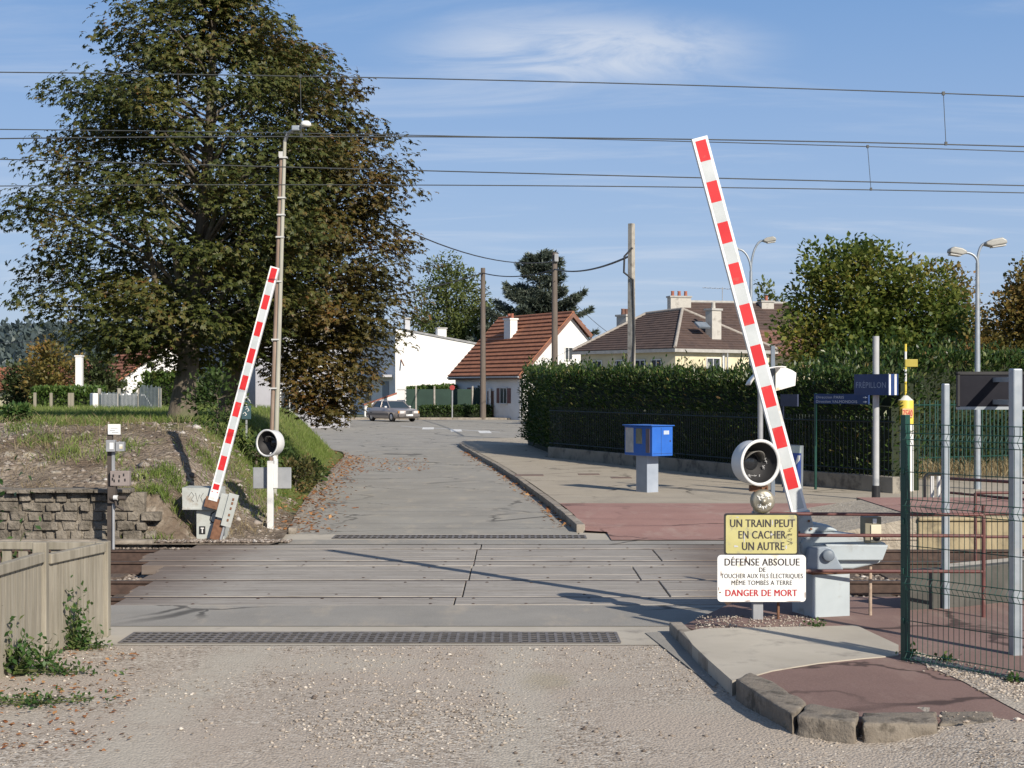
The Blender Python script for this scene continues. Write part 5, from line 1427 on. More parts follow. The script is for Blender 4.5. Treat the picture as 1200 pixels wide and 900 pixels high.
def chimney(parent, c, sx, sy, z0, z1, mat, pots=2, potm=None, yaw=0, capm=None):
    M_ = Matrix.Translation((c[0], c[1], 0)) @ Matrix.Rotation(yaw, 4, 'Z')
    o = MB().bb((-sx / 2, -sy / 2, z0), (sx / 2, sy / 2, z1), 0, M_).bb((-sx / 2 - .07, -sy / 2 - .07, z1), (sx / 2 + .07, sy / 2 + .07, z1 + .12), 1, M_).build('chimney', [mat, capm or M_trim], parent)
    for i in range(pots):
        x = (i - (pots - 1) / 2) * min(.5, sx / max(1, pots)); MB().lathe([(.13, z1 + .12), (.11, z1 + .42), (.14, z1 + .48), (.09, z1 + .48)], c=(x, 0, 0), n=12, M=M_).build('chimney_pot', potm or M_brick, o)
    return o

# red roofed house: ridge along local X, road side -Y
Rl = Vector((-1.03, 122, 0)); Rr = Vector((4.5, 112, 0)); mid = (Rl + Rr) / 2; yaw = math.atan2(Rr.y - Rl.y, Rr.x - Rl.x); hl_ = (Rr - Rl).length / 2
t = thing('red_roof_house', 'white house with a steep red tiled roof beside the far road', 'house', mid, yaw)
ez, rz_, ez2 = 3.15, 7.75, 6.15
mb = MB(); x0, x1 = -hl_ + .35, hl_ - .35
sec = [(-4.1, -.1), (2.6, -.1), (2.6, 4.4), (1.45, 6.05), (0, rz_ - .15), (-4.1, ez + .15)]
n = len(sec); mb.add([(x0, y, z) for y, z in sec] + [(x1, y, z) for y, z in sec], [tuple(range(n)), tuple(range(2 * n - 1, n - 1, -1))] + [((i + 1) % n, i, i + n, (i + 1) % n + n) for i in range(n)])
mb.build('wall', M_wwall, t)
mb = MB(); courses(mb, (-hl_, -4.5, ez), (hl_, -4.5, ez), (hl_, 0, rz_), (-hl_, 0, rz_), 15, .10, .10)
courses(mb, (hl_, 1.6, ez2), (-hl_, 1.6, ez2), (-hl_, 0, rz_), (hl_, 0, rz_), 5, .08, .10)
mb.tube([(-hl_, 0, rz_ + .12), (hl_, 0, rz_ + .12)], .13, 8)
rf = mb.build('roof', M_tred, t)
mb = MB()
for s in (-1, 1):
    for (ya, za, yb, zb) in ((-4.5, ez, 0, rz_), (0, rz_, 1.6, ez2)):
        mb.add([(s * hl_, ya, za - .22), (s * hl_, yb, zb - .22), (s * hl_, yb, zb + .1), (s * hl_, ya, za + .1), (s * (hl_ + .05), ya, za - .22), (s * (hl_ + .05), yb, zb - .22), (s * (hl_ + .05), yb, zb + .1), (s * (hl_ + .05), ya, za + .1)],
               [(0, 1, 2, 3), (4, 7, 6, 5), (0, 4, 5, 1), (3, 2, 6, 7), (0, 3, 7, 4), (1, 5, 6, 2)])
mb.bb((-hl_, -4.56, ez - .2), (hl_, -4.42, ez - .02))
mb.build('bargeboard', M_tbr2, t)
chimney(rf, (-1.0, -1.55), 1.0, .62, 5.4, 7.55, M_wwall, 2, M_brick, 0, M_wwall)
window(t, (x1 + .01, -.2, 4.85), .55, .85, R(90)); window(t, (-1.9, -4.11, 1.75), 1.3, 1.2, 0, True)
window(t, (2.6, -4.11, 1.75), 1.0, 1.1, 0, True)
MB().tube([(x1 - .15, -4.2, 0), (x1 - .15, -4.2, ez - .5), (x1 - .05, -4.5, ez - .1)], .05, 8).build('downpipe', M_zincd, t)
MB().tube([(-hl_, -4.62, ez - .04), (hl_, -4.62, ez - .04)], .07, 8).build('gutter', M_zincd, t)
dr = MB().bb((.1, -4.16, 0), (1.0, -4.08, 2.1)).build('door', surf('door_brown', (.10, .05, .035), (.14, .07, .05), 4, .6, .1), t); MB().box((.9, -4.18, 1.0), (.04, .05, .12)).build('handle', M_zinc, dr)

# white flat walled building with a sloping parapet
t = thing('white_building', 'plain white building with blind sloping side wall behind the car', 'building', (-9.8, 128, 0), R(24.3))
mb = MB(); mb.add([(0, 0, -.1), (9.5, 0, -.1), (9.5, 12, -.1), (0, 12, -.1), (0, 0, 7.25), (9.5, 0, 5.7), (9.5, 12, 5.7), (0, 12, 7.25)], [(0, 3, 2, 1), (4, 5, 6, 7), (0, 1, 5, 4), (1, 2, 6, 5), (2, 3, 7, 6), (3, 0, 4, 7)])
mb.build('wall', M_wwall, t)
mb = MB(); mb.add([(.8, -.1, 7.13), (9.6, -.1, 5.70), (9.6, .35, 5.70), (.8, .35, 7.13), (.8, -.1, 7.3), (9.6, -.1, 5.87), (9.6, .35, 5.87), (.8, .35, 7.3)], [(0, 3, 2, 1), (4, 5, 6, 7), (0, 1, 5, 4), (1, 2, 6, 5), (2, 3, 7, 6), (3, 0, 4, 7)])
mb.build('coping', surf('grey_tiles', (.2, .2, .2), (.3, .3, .3), 4, .8, .2), t)
chimney(t, (4.6, 1.2), .8, .5, 6, 7.4, M_wwall, 0); chimney(t, (1.6, 1.6), .45, .45, 6.5, 8.2, M_gwall, 0)
dr = MB().bb((-.04, 1.6, 0), (.02, 3.2, 2.9)).build('door', M_slate, t); MB().bb((-.04, 6.2, 1.2), (.02, 7.6, 2.4)).build('window', M_win, t)
MB().bb((-.9, .6, 3.25), (0.0, 11.9, 3.45)).build('balcony_slab', M_gwall, t)
mb = MB(); mb.add([(.3, -.01, 3.7), (.32, -.9, 4.9), (.32, -.9, 5.0), (.3, -.01, 3.9)], [(0, 1, 2, 3), (3, 2, 1, 0)]); 
MB().tube([(.5, -.02, 4.7), (.5, -.7, 4.2)], .06, 6).build('awning_arm', M_tbr2, t)
MB().bb((8.4, -.06, 4.7), (8.5, .0, 5.1)).build('lamp', M_slate, t)
st = MB().prism([(-3.6, 0), (-.6, 0), (-.6, 1.9), (-3.6, .9)], -2.6, -2.35); 
st.build('stair_wall', M_wwall, t); MB().prism([(-3.65, .9), (-.55, 1.92), (-.55, 2.02), (-3.65, 1.0)], -2.65, -2.3).build('coping', M_brick, t)
o = MB().bb((-.3, -.25, 0), (.3, .25, 2.2)).bb((-.36, -.31, 2.2), (.36, .31, 2.35)).build('gate_pillar', M_wwall, loc=P(470, 480, 117).xy.to_3d()); tag(o, 'white gate pillar standing behind the parked car', 'gate pillar')

# brown hipped house behind the laurel hedge
D0 = 86.0; s_ = D0 / 62.0
cw = Vector(((791 - 600) / F * D0, D0, 0)); uL = Vector((-.6, .8, 0)); uR = Vector((.8, .6, 0))
tL, tR = 6.6 * s_, 6.0 * s_; e_ = CZ + (HZ - 409) * D0 / F
t = thing('brown_roof_house', 'cream house with brown hipped roof and stone chimneys behind the hedge', 'house', cw, math.atan2(uR.y, uR.x))
# local X along uR, local Y along uL
ov = .35; mb = MB(); mb.bb((ov, ov, -.1), (tR - ov, tL - ov, e_ - .02)); mb.build('wall', M_cream, t)
def toL(px, py, d):                                                 # local coordinates of a sighted point
    p = P(px, py, d) - cw; return Vector((p.dot(uR), p.dot(uL), p.z))
hA = CZ + (HZ - 365) * (D0 + 4.6 * s_) / F
A = Vector((tR / 2, tR * .46, hA)); B = Vector((tR / 2, tL - tR * .25, hA - .15))
c00, c10, c11, c01 = Vector((0, 0, e_)), Vector((tR, 0, e_)), Vector((tR, tL, e_)), Vector((0, tL, e_))
mb = MB()
courses(mb, c01, c00, A, B, 16, .035, .07); courses(mb, c00, c10, A, A, 16, .035, .07); courses(mb, c10, c11, B, A, 14, .035, .07); courses(mb, c11, c01, B, B, 14, .035, .07)
rf = mb.build('roof', M_tbrn, t)
mb = MB()
for a, b in ((c00, A), (c10, A), (c01, B), (A, B)): mb.tube([a + Vector((0, 0, .12)), b + Vector((0, 0, .12))], .10, 6)
mb.build('hip_tiles', surf('lichen_ridge', (.26, .23, .2), (.36, .33, .29), 5, .9, .3), t)
mb = MB(); mb.bb((-.06, -.06, e_ - .16), (tR, .03, e_ + .03)); mb.bb((-.06, .03, e_ - .16), (.03, tL, e_ + .03)); mb.build('gutter', M_trim, t)
for yv in (1.9, 3.3, 5.0, 7.2): window(t, (ov - .01, yv, e_ - 1.15), .8, 1.1, R(-90), False)
for xv in (3.3, 6.9): window(t, (xv, ov - .01, e_ - 1.35), 1.0, 1.7, 0, False, M_dark if False else None)
MB().bb((1.1 + 2.9, ov - .12, 2.4), (1.3 + 2.9, ov, e_ - .1)).build('downpipe', M_white, t)
p = toL(732, 371, D0 + 8.5); chimney(rf, (p.x, p.y), .55, .9, hA - 1.6, p.z, M_stonech, 2, M_tbr2)
p = toL(836, 372, D0 + 3.4); chimney(rf, (p.x, p.y), .75, .55, e_ + .4, p.z + .4, M_stonech, 1, M_stonech)
p = toL(823, 381, D0 + 2.6); mb = MB().box((p.x, p.y, p.z), (.9, .5, .12), 0, rx=R(38)); mb.build('skylight', M_slate, t)
# big brown roof behind it
MB().tube([(tR * .5, .02, e_ - .1), (tR * .5, .02, 0)], .05, 8).build('downpipe', M_zincd, t)
d_ = 112.0; base = P(860, 455, d_); base.z = 0
t = thing('large_roof_house', 'bigger brown roofed house rising behind the hipped one', 'house', base, R(14))
rz_ = CZ + (HZ - 356) * d_ / F; ez = CZ + (HZ - 405) * d_ / F
mb = MB(); sec = [(-5.4, -.1), (5.4, -.1), (5.4, ez), (0, rz_ - .1), (-5.4, ez)]; n = 5; x0, x1 = -4.6, 4.6
mb.add([(x0, y, z) for y, z in sec] + [(x1, y, z) for y, z in sec], [tuple(range(n)), tuple(range(2 * n - 1, n - 1, -1))] + [((i + 1) % n, i, i + n, (i + 1) % n + n) for i in range(n)])
mb.build('wall', M_cream, t)
mb = MB(); courses(mb, (-5, -5.8, ez - .2), (5, -5.8, ez - .2), (4.2, 0, rz_), (-4.4, 0, rz_), 16, .04, .09); courses(mb, (5, 5.8, ez - .2), (-5, 5.8, ez - .2), (-4.4, 0, rz_), (4.2, 0, rz_), 6, .04, .09)
rf = mb.build('roof', M_tbrn, t)
mb = MB().tube([(-4.5, 0, rz_ + .1), (4.3, 0, rz_ + .1)], .13, 6).build('ridge_tiles', M_trim, t)
mb = MB(); courses(mb, (-.8, -6.6, ez - .9), (3.2, -6.6, ez - .9), (3.2, -4.4, ez + .9), (-.8, -4.4, ez + .9), 7, .05, .1); mb.build('lean_to_roof', M_tbr2, t)
chimney(rf, (-4.45, -.5), 1.55, .75, rz_ - 1.9, rz_ + .35, M_stonech, 3, M_brick)
chimney(rf, (2.3, -.6), .95, .6, rz_ - 1.6, rz_ + .1, M_stonech, 1, M_brick)
mb = MB().tube([(-.9, 0, rz_), (-.9, 0, rz_ + 1.2)], .03, 6)
mb.tube([(-2.4, .1, rz_ + 1.15), (.6, -.1, rz_ + 1.05)], .018, 4)
for q in range(8): mb.tube([(-2.3 + q * .38, -.35, rz_ + 1.14 - q * .012), (-2.3 + q * .38, .35, rz_ + 1.14 - q * .012)], .012, 4)
mb.build('aerial', M_zincd, t)

# garden edge beyond the junction: green screen fence, box hedge, gate pillars, topiary
M_screen = surf('green_screen', (.012, .035, .024), (.02, .05, .035), 1, .7, .1)
base = P(476, 470, 115.5); base.z = .1
t = thing('screen_fence', 'dark green screen fence between pale posts behind the car', 'fence', base)
k0 = 115.5 / F; X = lambda px: (px - 476) * k0
for a, b in ((476, 487.3), (487.9, 508.6), (509.8, 530.2), (531.4, 553.2), (554.6, 573)):
    MB().bb((X(a), .0, 0), (X(b), .04, (494 - 461) * k0)).build('screen_panel', M_screen, t)
for px in (487.6, 509.2, 530.8, 553.9): MB().bb((X(px) - .06, -.06, 0), (X(px) + .06, .06, (494 - 457.5) * k0)).build('post', M_concpost, t)
M_box = leafmat('box_leaf', [(0, (.022, .05, .012)), (.6, (.045, .085, .02)), (1, (.085, .12, .035))], trans=.3)
M_top = leafmat('bright_hedge_leaf', [(0, (.05, .10, .02)), (.6, (.10, .17, .035)), (1, (.17, .22, .06))], trans=.35)
a, b = P(493, 494, 113.8), P(575, 494, 113.8)
hedge('box_hedge', 'low clipped dark box hedge along the far pavement right of the car', [(b.x, b.y), (a.x, a.y)][::-1], .9, .05, lambda p: 1.0, 120, M_box, 51, leaf=(.17, .10), sprout=.0, wob=.05)
a, b = P(478, 470, 118.5), P(532, 470, 118.5)
hedge('garden_hedge', 'bright green hedge top showing over the dark screen fence', [(a.x, a.y), (b.x, b.y)], 1.2, .2, lambda p: 2.35 + .25 * smooth(-7.6, -6.4, p.x), 110, M_top, 52, leaf=(.2, .12), sprout=.1)
a, b = P(593, 470, 114.6), P(640, 470, 114.6)
t = thing('ivy_fence', 'green ivy covered mesh fence right of the white gate', 'fence', (a.x, a.y, 0))
MB().bb((0, 0, 0), (b.x - a.x, .06, 2.1)).build('mesh_panel', surf('teal_mesh', (.01, .06, .045), (.015, .09, .06), 2, .6, .1), t)
rg = np.random.default_rng(5); nn_ = 900; C = np.stack([rg.uniform(0, b.x - a.x, nn_), rg.uniform(-.12, 0, nn_), rg.uniform(.1, 2.1, nn_)], 1)
arr_mesh('ivy', ovals(rg, C, np.tile([0, -1, .3], (nn_, 1)), np.full(nn_, .2), np.full(nn_, .14)), M_box, t)
base = P(580, 494, 114.4); base.z = .1; k0 = base.y / F; X = lambda px: (px - 580) * k0
t = thing('garden_gate', 'white garden gate between pale pillars beside the utility pole', 'gate', base)
for a, b, h_ in ((572.5, 575.5, 34), (583, 587.5, 33), (589.8, 591.6, 32)): MB().bb((X(a), -.15, -.05), (X(b), .15, h_ * k0)).build('pillar', M_signw, t, bevel=.02)
mb = MB()
for q in range(7): mb.box((X(576.2 + q), 0, 1.0), (.025, .03, 1.7))
mb.bb((X(575.5), -.02, 1.75), (X(583), .02, 1.82)); mb.bb((X(575.5), -.02, .25), (X(583), .02, .31)); mb.build('leaf', M_green, t)
base = P(577, 490, 116.6); base.z = .1
t = thing('topiary_bush', 'clipped dark green conical bush by the red roofed house', 'bush', base)
rg = np.random.default_rng(15); nn_ = 5000; zz = rg.random(nn_) ** 1.1; ph = rg.random(nn_) * 6.283; rr2 = np.interp(zz, [0, .25, .6, .85, 1], [1.05, 1.15, .85, .5, .08]) * (1 + rg.normal(0, .06, nn_))
C = np.stack([rr2 * np.cos(ph), rr2 * np.sin(ph), .2 + zz * 3.9], 1); O = unit(np.stack([np.cos(ph), np.sin(ph), np.full(nn_, .4)], 1))
arr_mesh('foliage', ovals(rg, C, O, np.full(nn_, .22), np.full(nn_, .14), 0, .4), M_box, t)
MB().lathe([(.9, 0), (1.0, 1), (.7, 2.5), (.3, 3.4), (.02, 3.9)], c=(0, 0, .1), n=18).build('dark_core', M_hcore, t)  # solid dark core added inside the leaves to stop light
o = MB().lathe([(0, -.02), (.20, -.02), (.20, .02), (0, .02)], n=8, smooth=False, M=Matrix.Translation((0, 0, 2.35)) @ Matrix.Rotation(R(90), 4, 'X') @ Matrix.Rotation(R(22.5), 4, 'Z')).bb((-.04, .03, 0), (.04, .08, 2.2), 1).build('stop_sign', [surf('sign_back_red', (.28, .03, .03), (.34, .05, .04), 4, .5, 0), M_zincd], loc=P(530, 494, 113.2).xy.to_3d()); tag(o, 'small red octagonal road sign on a post by the screen fence', 'sign')

# ------------------------------------------------------------------ saloon car
def car():
    base = G(460, 494.2); base = Vector(((459.5 - 600) / F * 106.0, 106.0, 0))
    t = thing('parked_car', 'grey brown saloon car facing the junction in front of the white building', 'car', base, R(-56)); t.scale = (1.06, 1.06, 1.06)
    M_paint = NT('car_paint'); M_paint.b.inputs['Base Color'].default_value = (.33, .295, .275, 1); M_paint.b.inputs['Metallic'].default_value = .35; M_paint.rough(.3); M_paint.b.inputs['Coat Weight'].default_value = .5; M_paint = M_paint.mat
    L2 = 2.21
    # lower body: cross sections along local X (front at +X)
    secs = [(-2.21, .62, .34, .86), (-2.12, .78, .25, .90), (-1.7, .83, .2, .93), (-1.0, .845, .19, .94), (0, .85, .19, .93), (.75, .845, .19, .92), (1.4, .83, .2, .86), (1.95, .80, .22, .80), (2.14, .74, .27, .76), (2.2, .66, .34, .70)]
    vs, fs = [], []
    for x, hw, zb, zt in secs:
        m_ = zb + (zt - zb) * .62
        vs += [(x, -hw * .93, zb), (x, -hw, zb + .12), (x, -hw, m_), (x, -hw * .93, zt - .03), (x, -hw * .82, zt), (x, hw * .82, zt), (x, hw * .93, zt - .03), (x, hw, m_), (x, hw, zb + .12), (x, hw * .93, zb)]
    k = 10
    for i in range(len(secs) - 1):
        for j in range(k): fs.append((i * k + j, i * k + (j + 1) % k, (i + 1) * k + (j + 1) % k, (i + 1) * k + j))
    fs += [tuple(range(k - 1, -1, -1)), tuple(range(len(vs) - k, len(vs)))]
    b = MB().add(vs, fs, 0, True)
    # roof and pillars
    b.add([(-.95, -.56, 1.36), (.30, -.56, 1.36), (.30, .56, 1.36), (-.95, .56, 1.36), (-1.05, -.6, 1.31), (.42, -.6, 1.31), (.42, .6, 1.31), (-1.05, .6, 1.31)],
          [(0, 1, 2, 3), (4, 5, 1, 0), (5, 6, 2, 1), (6, 7, 3, 2), (7, 4, 0, 3), (7, 6, 5, 4)])
    for s in (-1, 1):
        for (xa, za, xb, zb_, w_) in ((.42, 1.31, 1.02, .9, .035), (-1.05, 1.31, -1.5, .92, .07), (-.28, 1.31, -.22, .92, .04)):
            b.tube([(xa, s * .59, za), (xb, s * .74, zb_)], w_, 6)
    body = b.build('body', M_paint, t)
    gl = MB(); gl.add([(-1.46, -.70, .92), (.98, -.70, .90), (.98, .70, .90), (-1.46, .70, .92), (-1.02, -.575, 1.315), (.40, -.575, 1.315), (.40, .575, 1.315), (-1.02, .575, 1.315)],
           [(0, 1, 5, 4), (1, 2, 6, 5), (2, 3, 7, 6), (3, 0, 4, 7)])
    gm = NT('car_glass'); gm.b.inputs['Base Color'].default_value = (.03, .045, .06, 1); gm.rough(.05); gl.build('windows', gm.mat, t)
    M_tyre = surf('tyre', (.012, .012, .013), (.02, .02, .02), 6, .9, .2); M_rim = surf('wheel_trim', (.45, .45, .46), (.55, .55, .56), 6, .35, 0, metal=.6)
    for x in (-1.33, 1.33):
        for s in (-1, 1):
            T = Matrix.Translation((x, s * .74, .31)) @ Matrix.Rotation(R(90) * s * -1 if False else R(90), 4, 'X')
            wv = MB().lathe([(.19, -.10), (.29, -.10), (.31, -.07), (.31, .07), (.29, .10), (.19, .10)], n=24, M=T).build('wheel', M_tyre, t)
            MB().lathe([(0, .085 * -s), (.06, .10 * -s), (.20, .09 * -s), (.21, .07 * -s)], n=20, M=T).build('rim', M_rim, wv)
            MB().lathe([(0, .0), (.36, .0)], n=20, M=Matrix.Translation((x, s * .845, .33)) @ Matrix.Rotation(R(90), 4, 'X')).build('wheel_arch', M_dark, t) if False else None
    for s in (-1, 1):
        MB().box((2.17, s * .52, .63), (.08, .32, .15)).build('headlight', surf('lamp_glass', (.5, .5, .5), (.62, .62, .62), 5, .12, 0), t, bevel=.01)
        MB().box((2.13, s * .72, .63), (.08, .10, .14)).build('indicator', surf('amber', (.5, .2, .03), (.6, .25, .05), 5, .2, 0), t)
        MB().box((.72, s * .90, .96), (.12, .16, .11)).build('mirror', surf('mirror_cap', (.5, .5, .5), (.6, .6, .6), 5, .3, 0), t, bevel=.02)
        MB().bb((-1.95, s * .846, .40), (1.0, s * .856, .55)).build('side_trim', surf('lower_trim', (.12, .105, .10), (.15, .13, .12), 5, .5, 0), t)
    gr_ = MB().box((2.19, 0, .63), (.07, .50, .22)).build('grille', surf('chrome', (.4, .4, .42), (.5, .5, .52), 5, .2, 0, metal=.7), t, bevel=.01)
    mb = MB()
    for q in range(5): mb.box((2.228, 0, .555 + q * .037), (.008, .44, .018))
    mb.build('slats', M_dark, gr_)
    MB().tube([(2.16, 0, .76), (2.16, 0, .84)], .012, 6).build('emblem', M_zinc, t)
    MB().box((2.2, 0, .42), (.16, 1.56, .20)).build('bumper', surf('bumper_grey', (.10, .09, .088), (.13, .12, .115), 5, .5, 0), t, bevel=.03)
    MB().box((2.286, 0, .44), (.012, .50, .11)).build('number_plate', M_signw, t)
    MB().box((-2.17, 0, .42), (.14, 1.5, .20)).build('bumper', M_inner, t, bevel=.03)
car()

# ------------------------------------------------------------------ utility poles and cables
M_polew = surf('pole_timber', (.10, .08, .065), (.155, .128, .105), 4, .9, .5, .01, 20, stretch=(4, 4, .3))
M_cable = surf('black_cable', (.02, .02, .022), (.03, .03, .032), 5, .6, 0)
def pole(label, px, ytop, d, r, mat, square=False, ybase=None, extra=None):
    base = Vector(((px - 600) / F * d, d, 0)); h = CZ + (HZ - ytop) * d / F
    t = thing('utility_pole', label, 'utility pole', base, 0, 'utility poles')
    if square: mb = MB(); mb.tube([(0, 0, -.3), (0, 0, h)], [r * 1.25, r], 4, smooth=False); mb.build('shaft', mat, t)
    else: MB().tube([(0, 0, -.3), (0, 0, h)], [r * 1.2, r * .85], 12).build('shaft', mat, t)
    if extra: extra(t, h)
    return t
def ex1(t, h):
    MB().tube([(.02, -.14, h - 1.0), (-.3, -.16, h - 1.35), (-.32, -.16, h - 2.0), (.05, -.18, h - 2.3), (.10, -.2, h - 4.5), (.04, -.2, h - 6.0)], .045, 6).build('cable', M_cable, t)
pole('pale square concrete utility pole above the laurel hedge', 740, 262, 62, .14, M_concpost, True, None, ex1)
def ex2(t, h):
    MB().box((.10, -.2, h - .35), (.26, .3, .5)).build('transformer_box', M_zincd, t, bevel=.03)
pole('brown utility pole in front of the gable of the red roofed house', 650, 296, 96, .19, M_polew, False, None, ex2)
pole('thin brown utility pole beside the conical bush', 566, 314, 112, .19, M_polew)
def cable(name, label, pts, r, cat='cable', group=None):
    base = pts[0]; mb = MB(); mb.tube([p - base for p in pts], r, 6, cap=False)
    o = mb.build(name, M_cable, loc=base); return tag(o, label, cat, group)
def sag(a, b, s, n=16): return [a.lerp(b, i / n) + Vector((0, 0, -s * 4 * (i / n) * (1 - i / n))) for i in range(n + 1)]
a = P(740, 299, 61.9); b = P(650, 315.5, 95.8); c_ = P(566, 320, 111.8); e = P(430, 352, 100)
cable('aerial_cable', 'thick twisted cable sagging from the concrete pole to the brown pole', sag(a, b, .35), .045, group='cables between the poles')
cable('aerial_cable', 'twisted cable between the two brown utility poles', sag(b, c_, .35), .04, group='cables between the poles')
cable('aerial_cable', 'cable leaving the thin brown pole towards the large tree', sag(c_, e, .15), .04, group='cables between the poles')
cable('aerial_cable', 'thin wire sagging from the large tree to the top of the middle pole', sag(P(440, 252, 60), P(650, 306, 95.6), .75), .028, group='cables between the poles')
cable('aerial_cable', 'faint wire falling from the middle pole behind the brown roof', sag(P(650, 329, 95.7), P(722, 396, 118), .3), .018, group='cables between the poles')
cable('aerial_cable', 'pair of faint wires from the left edge of the sky into the tree', sag(P(-30, 398, 100), P(80, 392, 80), .3), .02, group='cables between the poles')
t_ = base = P(323, 380, 110)
# twin lamp pole at the bank
base = P(318, 505, 29.0); base.z = bank_z(base.x, base.y) - .05; k0 = base.y / F
t = thing('lamp_pole', 'slim leaning twin lamp pole with a dome lamp before the large tree', 'street lamp', base)
X = lambda px: (px - 318) * k0
Z = lambda py: CZ + (HZ - py) * k0 - base.z
M_pr = surf('rusty_brown_pole', (.20, .135, .10), (.31, .235, .185), 5, .8, .5, .006, 30, stretch=(3, 3, .4))
M_pg = surf('lichen_grey_pole', (.30, .29, .235), (.40, .39, .33), 5, .85, .5, .006, 30, stretch=(3, 3, .4))
mb = MB(); mb.tube([(X(316), 0, -.2), (X(330), 0, Z(182))], [.052, .042], 8); mb.build('steel_pole', M_pr, t)
mb = MB(); mb.tube([(X(321.5), -.03, -.2), (X(334), -.03, Z(165))], [.05, .034], 8); mb.build('grey_pole', M_pg, t)
M_clamp = surf('clamp_steel', (.42, .42, .4), (.52, .52, .5), 6, .5, .1)
for py in (185, 232, 252, 278, 330, 398, 455):
    f = (505 - py) / (505 - 182); x = (316 + 14 * f + 2.6); MB().box((0, 0, 0), (.15, .13, .028), 0).build('clamp', M_clamp, t, loc=(X(x), -.02, Z(py)))
MB().box((0, 0, 0), (.10, .1, .10)).build('pole_cap', M_clamp, t, loc=(X(330), 0, Z(181)))
MB().tube([(X(334), -.03, Z(166)), (X(338), -.1, Z(158)), (X(347), -.2, Z(153)), (X(358), -.3, Z(152))], .035, 8).build('arm', M_zincd, t)
MB().box((X(349), -.24, Z(153)), (.16, .14, .1)).build('bracket', M_zinc, t, bevel=.02)
hd = MB().lathe([(0, .085), (.06, .075), (.095, .04), (.108, -.01), (.05, -.035)], c=(X(361), -.32, Z(150)), n=24).build('lamp_dome', M_signw, t)

# ------------------------------------------------------------------ overhead line above the tracks
M_wire = surf('copper_wire', (.035, .04, .04), (.06, .065, .065), 5, .5, 0)
def wirefn(d, tab):                                                 # height along x from three sighted rows
    (x0, z0), (x1, z1), (x2, z2) = [(P(px, py, d).x, P(px, py, d).z) for px, py in tab]
    def f(x): return z0 * (x - x1) * (x - x2) / ((x0 - x1) * (x0 - x2)) + z1 * (x - x0) * (x - x2) / ((x1 - x0) * (x1 - x2)) + z2 * (x - x0) * (x - x1) / ((x2 - x0) * (x2 - x1))
    return f
xs_ = np.arange(-16, 16.1, 1.0)
for d, ta, tb, drops, lab in ((17.52, [(0, 84.6), (480, 91.8), (1200, 113)], [(0, 162.4), (480, 160.2), (1200, 171.7)], [(352, 353), (1105.5, 1108.5)], 'upper overhead line above the nearer track with two long droppers'),
                              (21.02, [(0, 151.6), (480, 158.4), (1200, 177.7)], [(0, 218), (480, 216.8), (1200, 226)], [(1016.7, 1020.7)], 'lower overhead line above the farther track')):
    t = thing('overhead_line', lab, 'overhead line', (0, d, 0), 0, 'overhead lines'); fa, fb = wirefn(d, ta), wirefn(d, tb)
    MB().tube([(x, 0, fa(x)) for x in xs_], .0068, 6, cap=False).build('carrier_wire', M_wire, t)
    MB().tube([(x, 0, fb(x)) for x in xs_], .0075, 6, cap=False).build('contact_wire', M_wire, t)
    for pa, pb in drops:
        xa, xb = (pa - 600) / F * d, (pb - 600) / F * d
        q = MB().tube([(xa, 0, fa(xa)), (xb, 0, fb(xb))], .0042, 5); q.box((xa, 0, fa(xa)), (.03, .03, .04)); q.box((xb, 0, fb(xb) + .01), (.028, .028, .04)); q.build('dropper', M_wire, t)
f4 = wirefn(22.6, [(0, 186.6), (480, 199.6), (1200, 217.5)])
o = MB().tube([(x, 0, f4(x)) for x in np.arange(-17, 17.1, 1.0)], .009, 6, cap=False).build('feeder_wire', M_wire, loc=(0, 22.6, 0)); tag(o, 'single feeder wire crossing the sky between the overhead lines', 'wire')
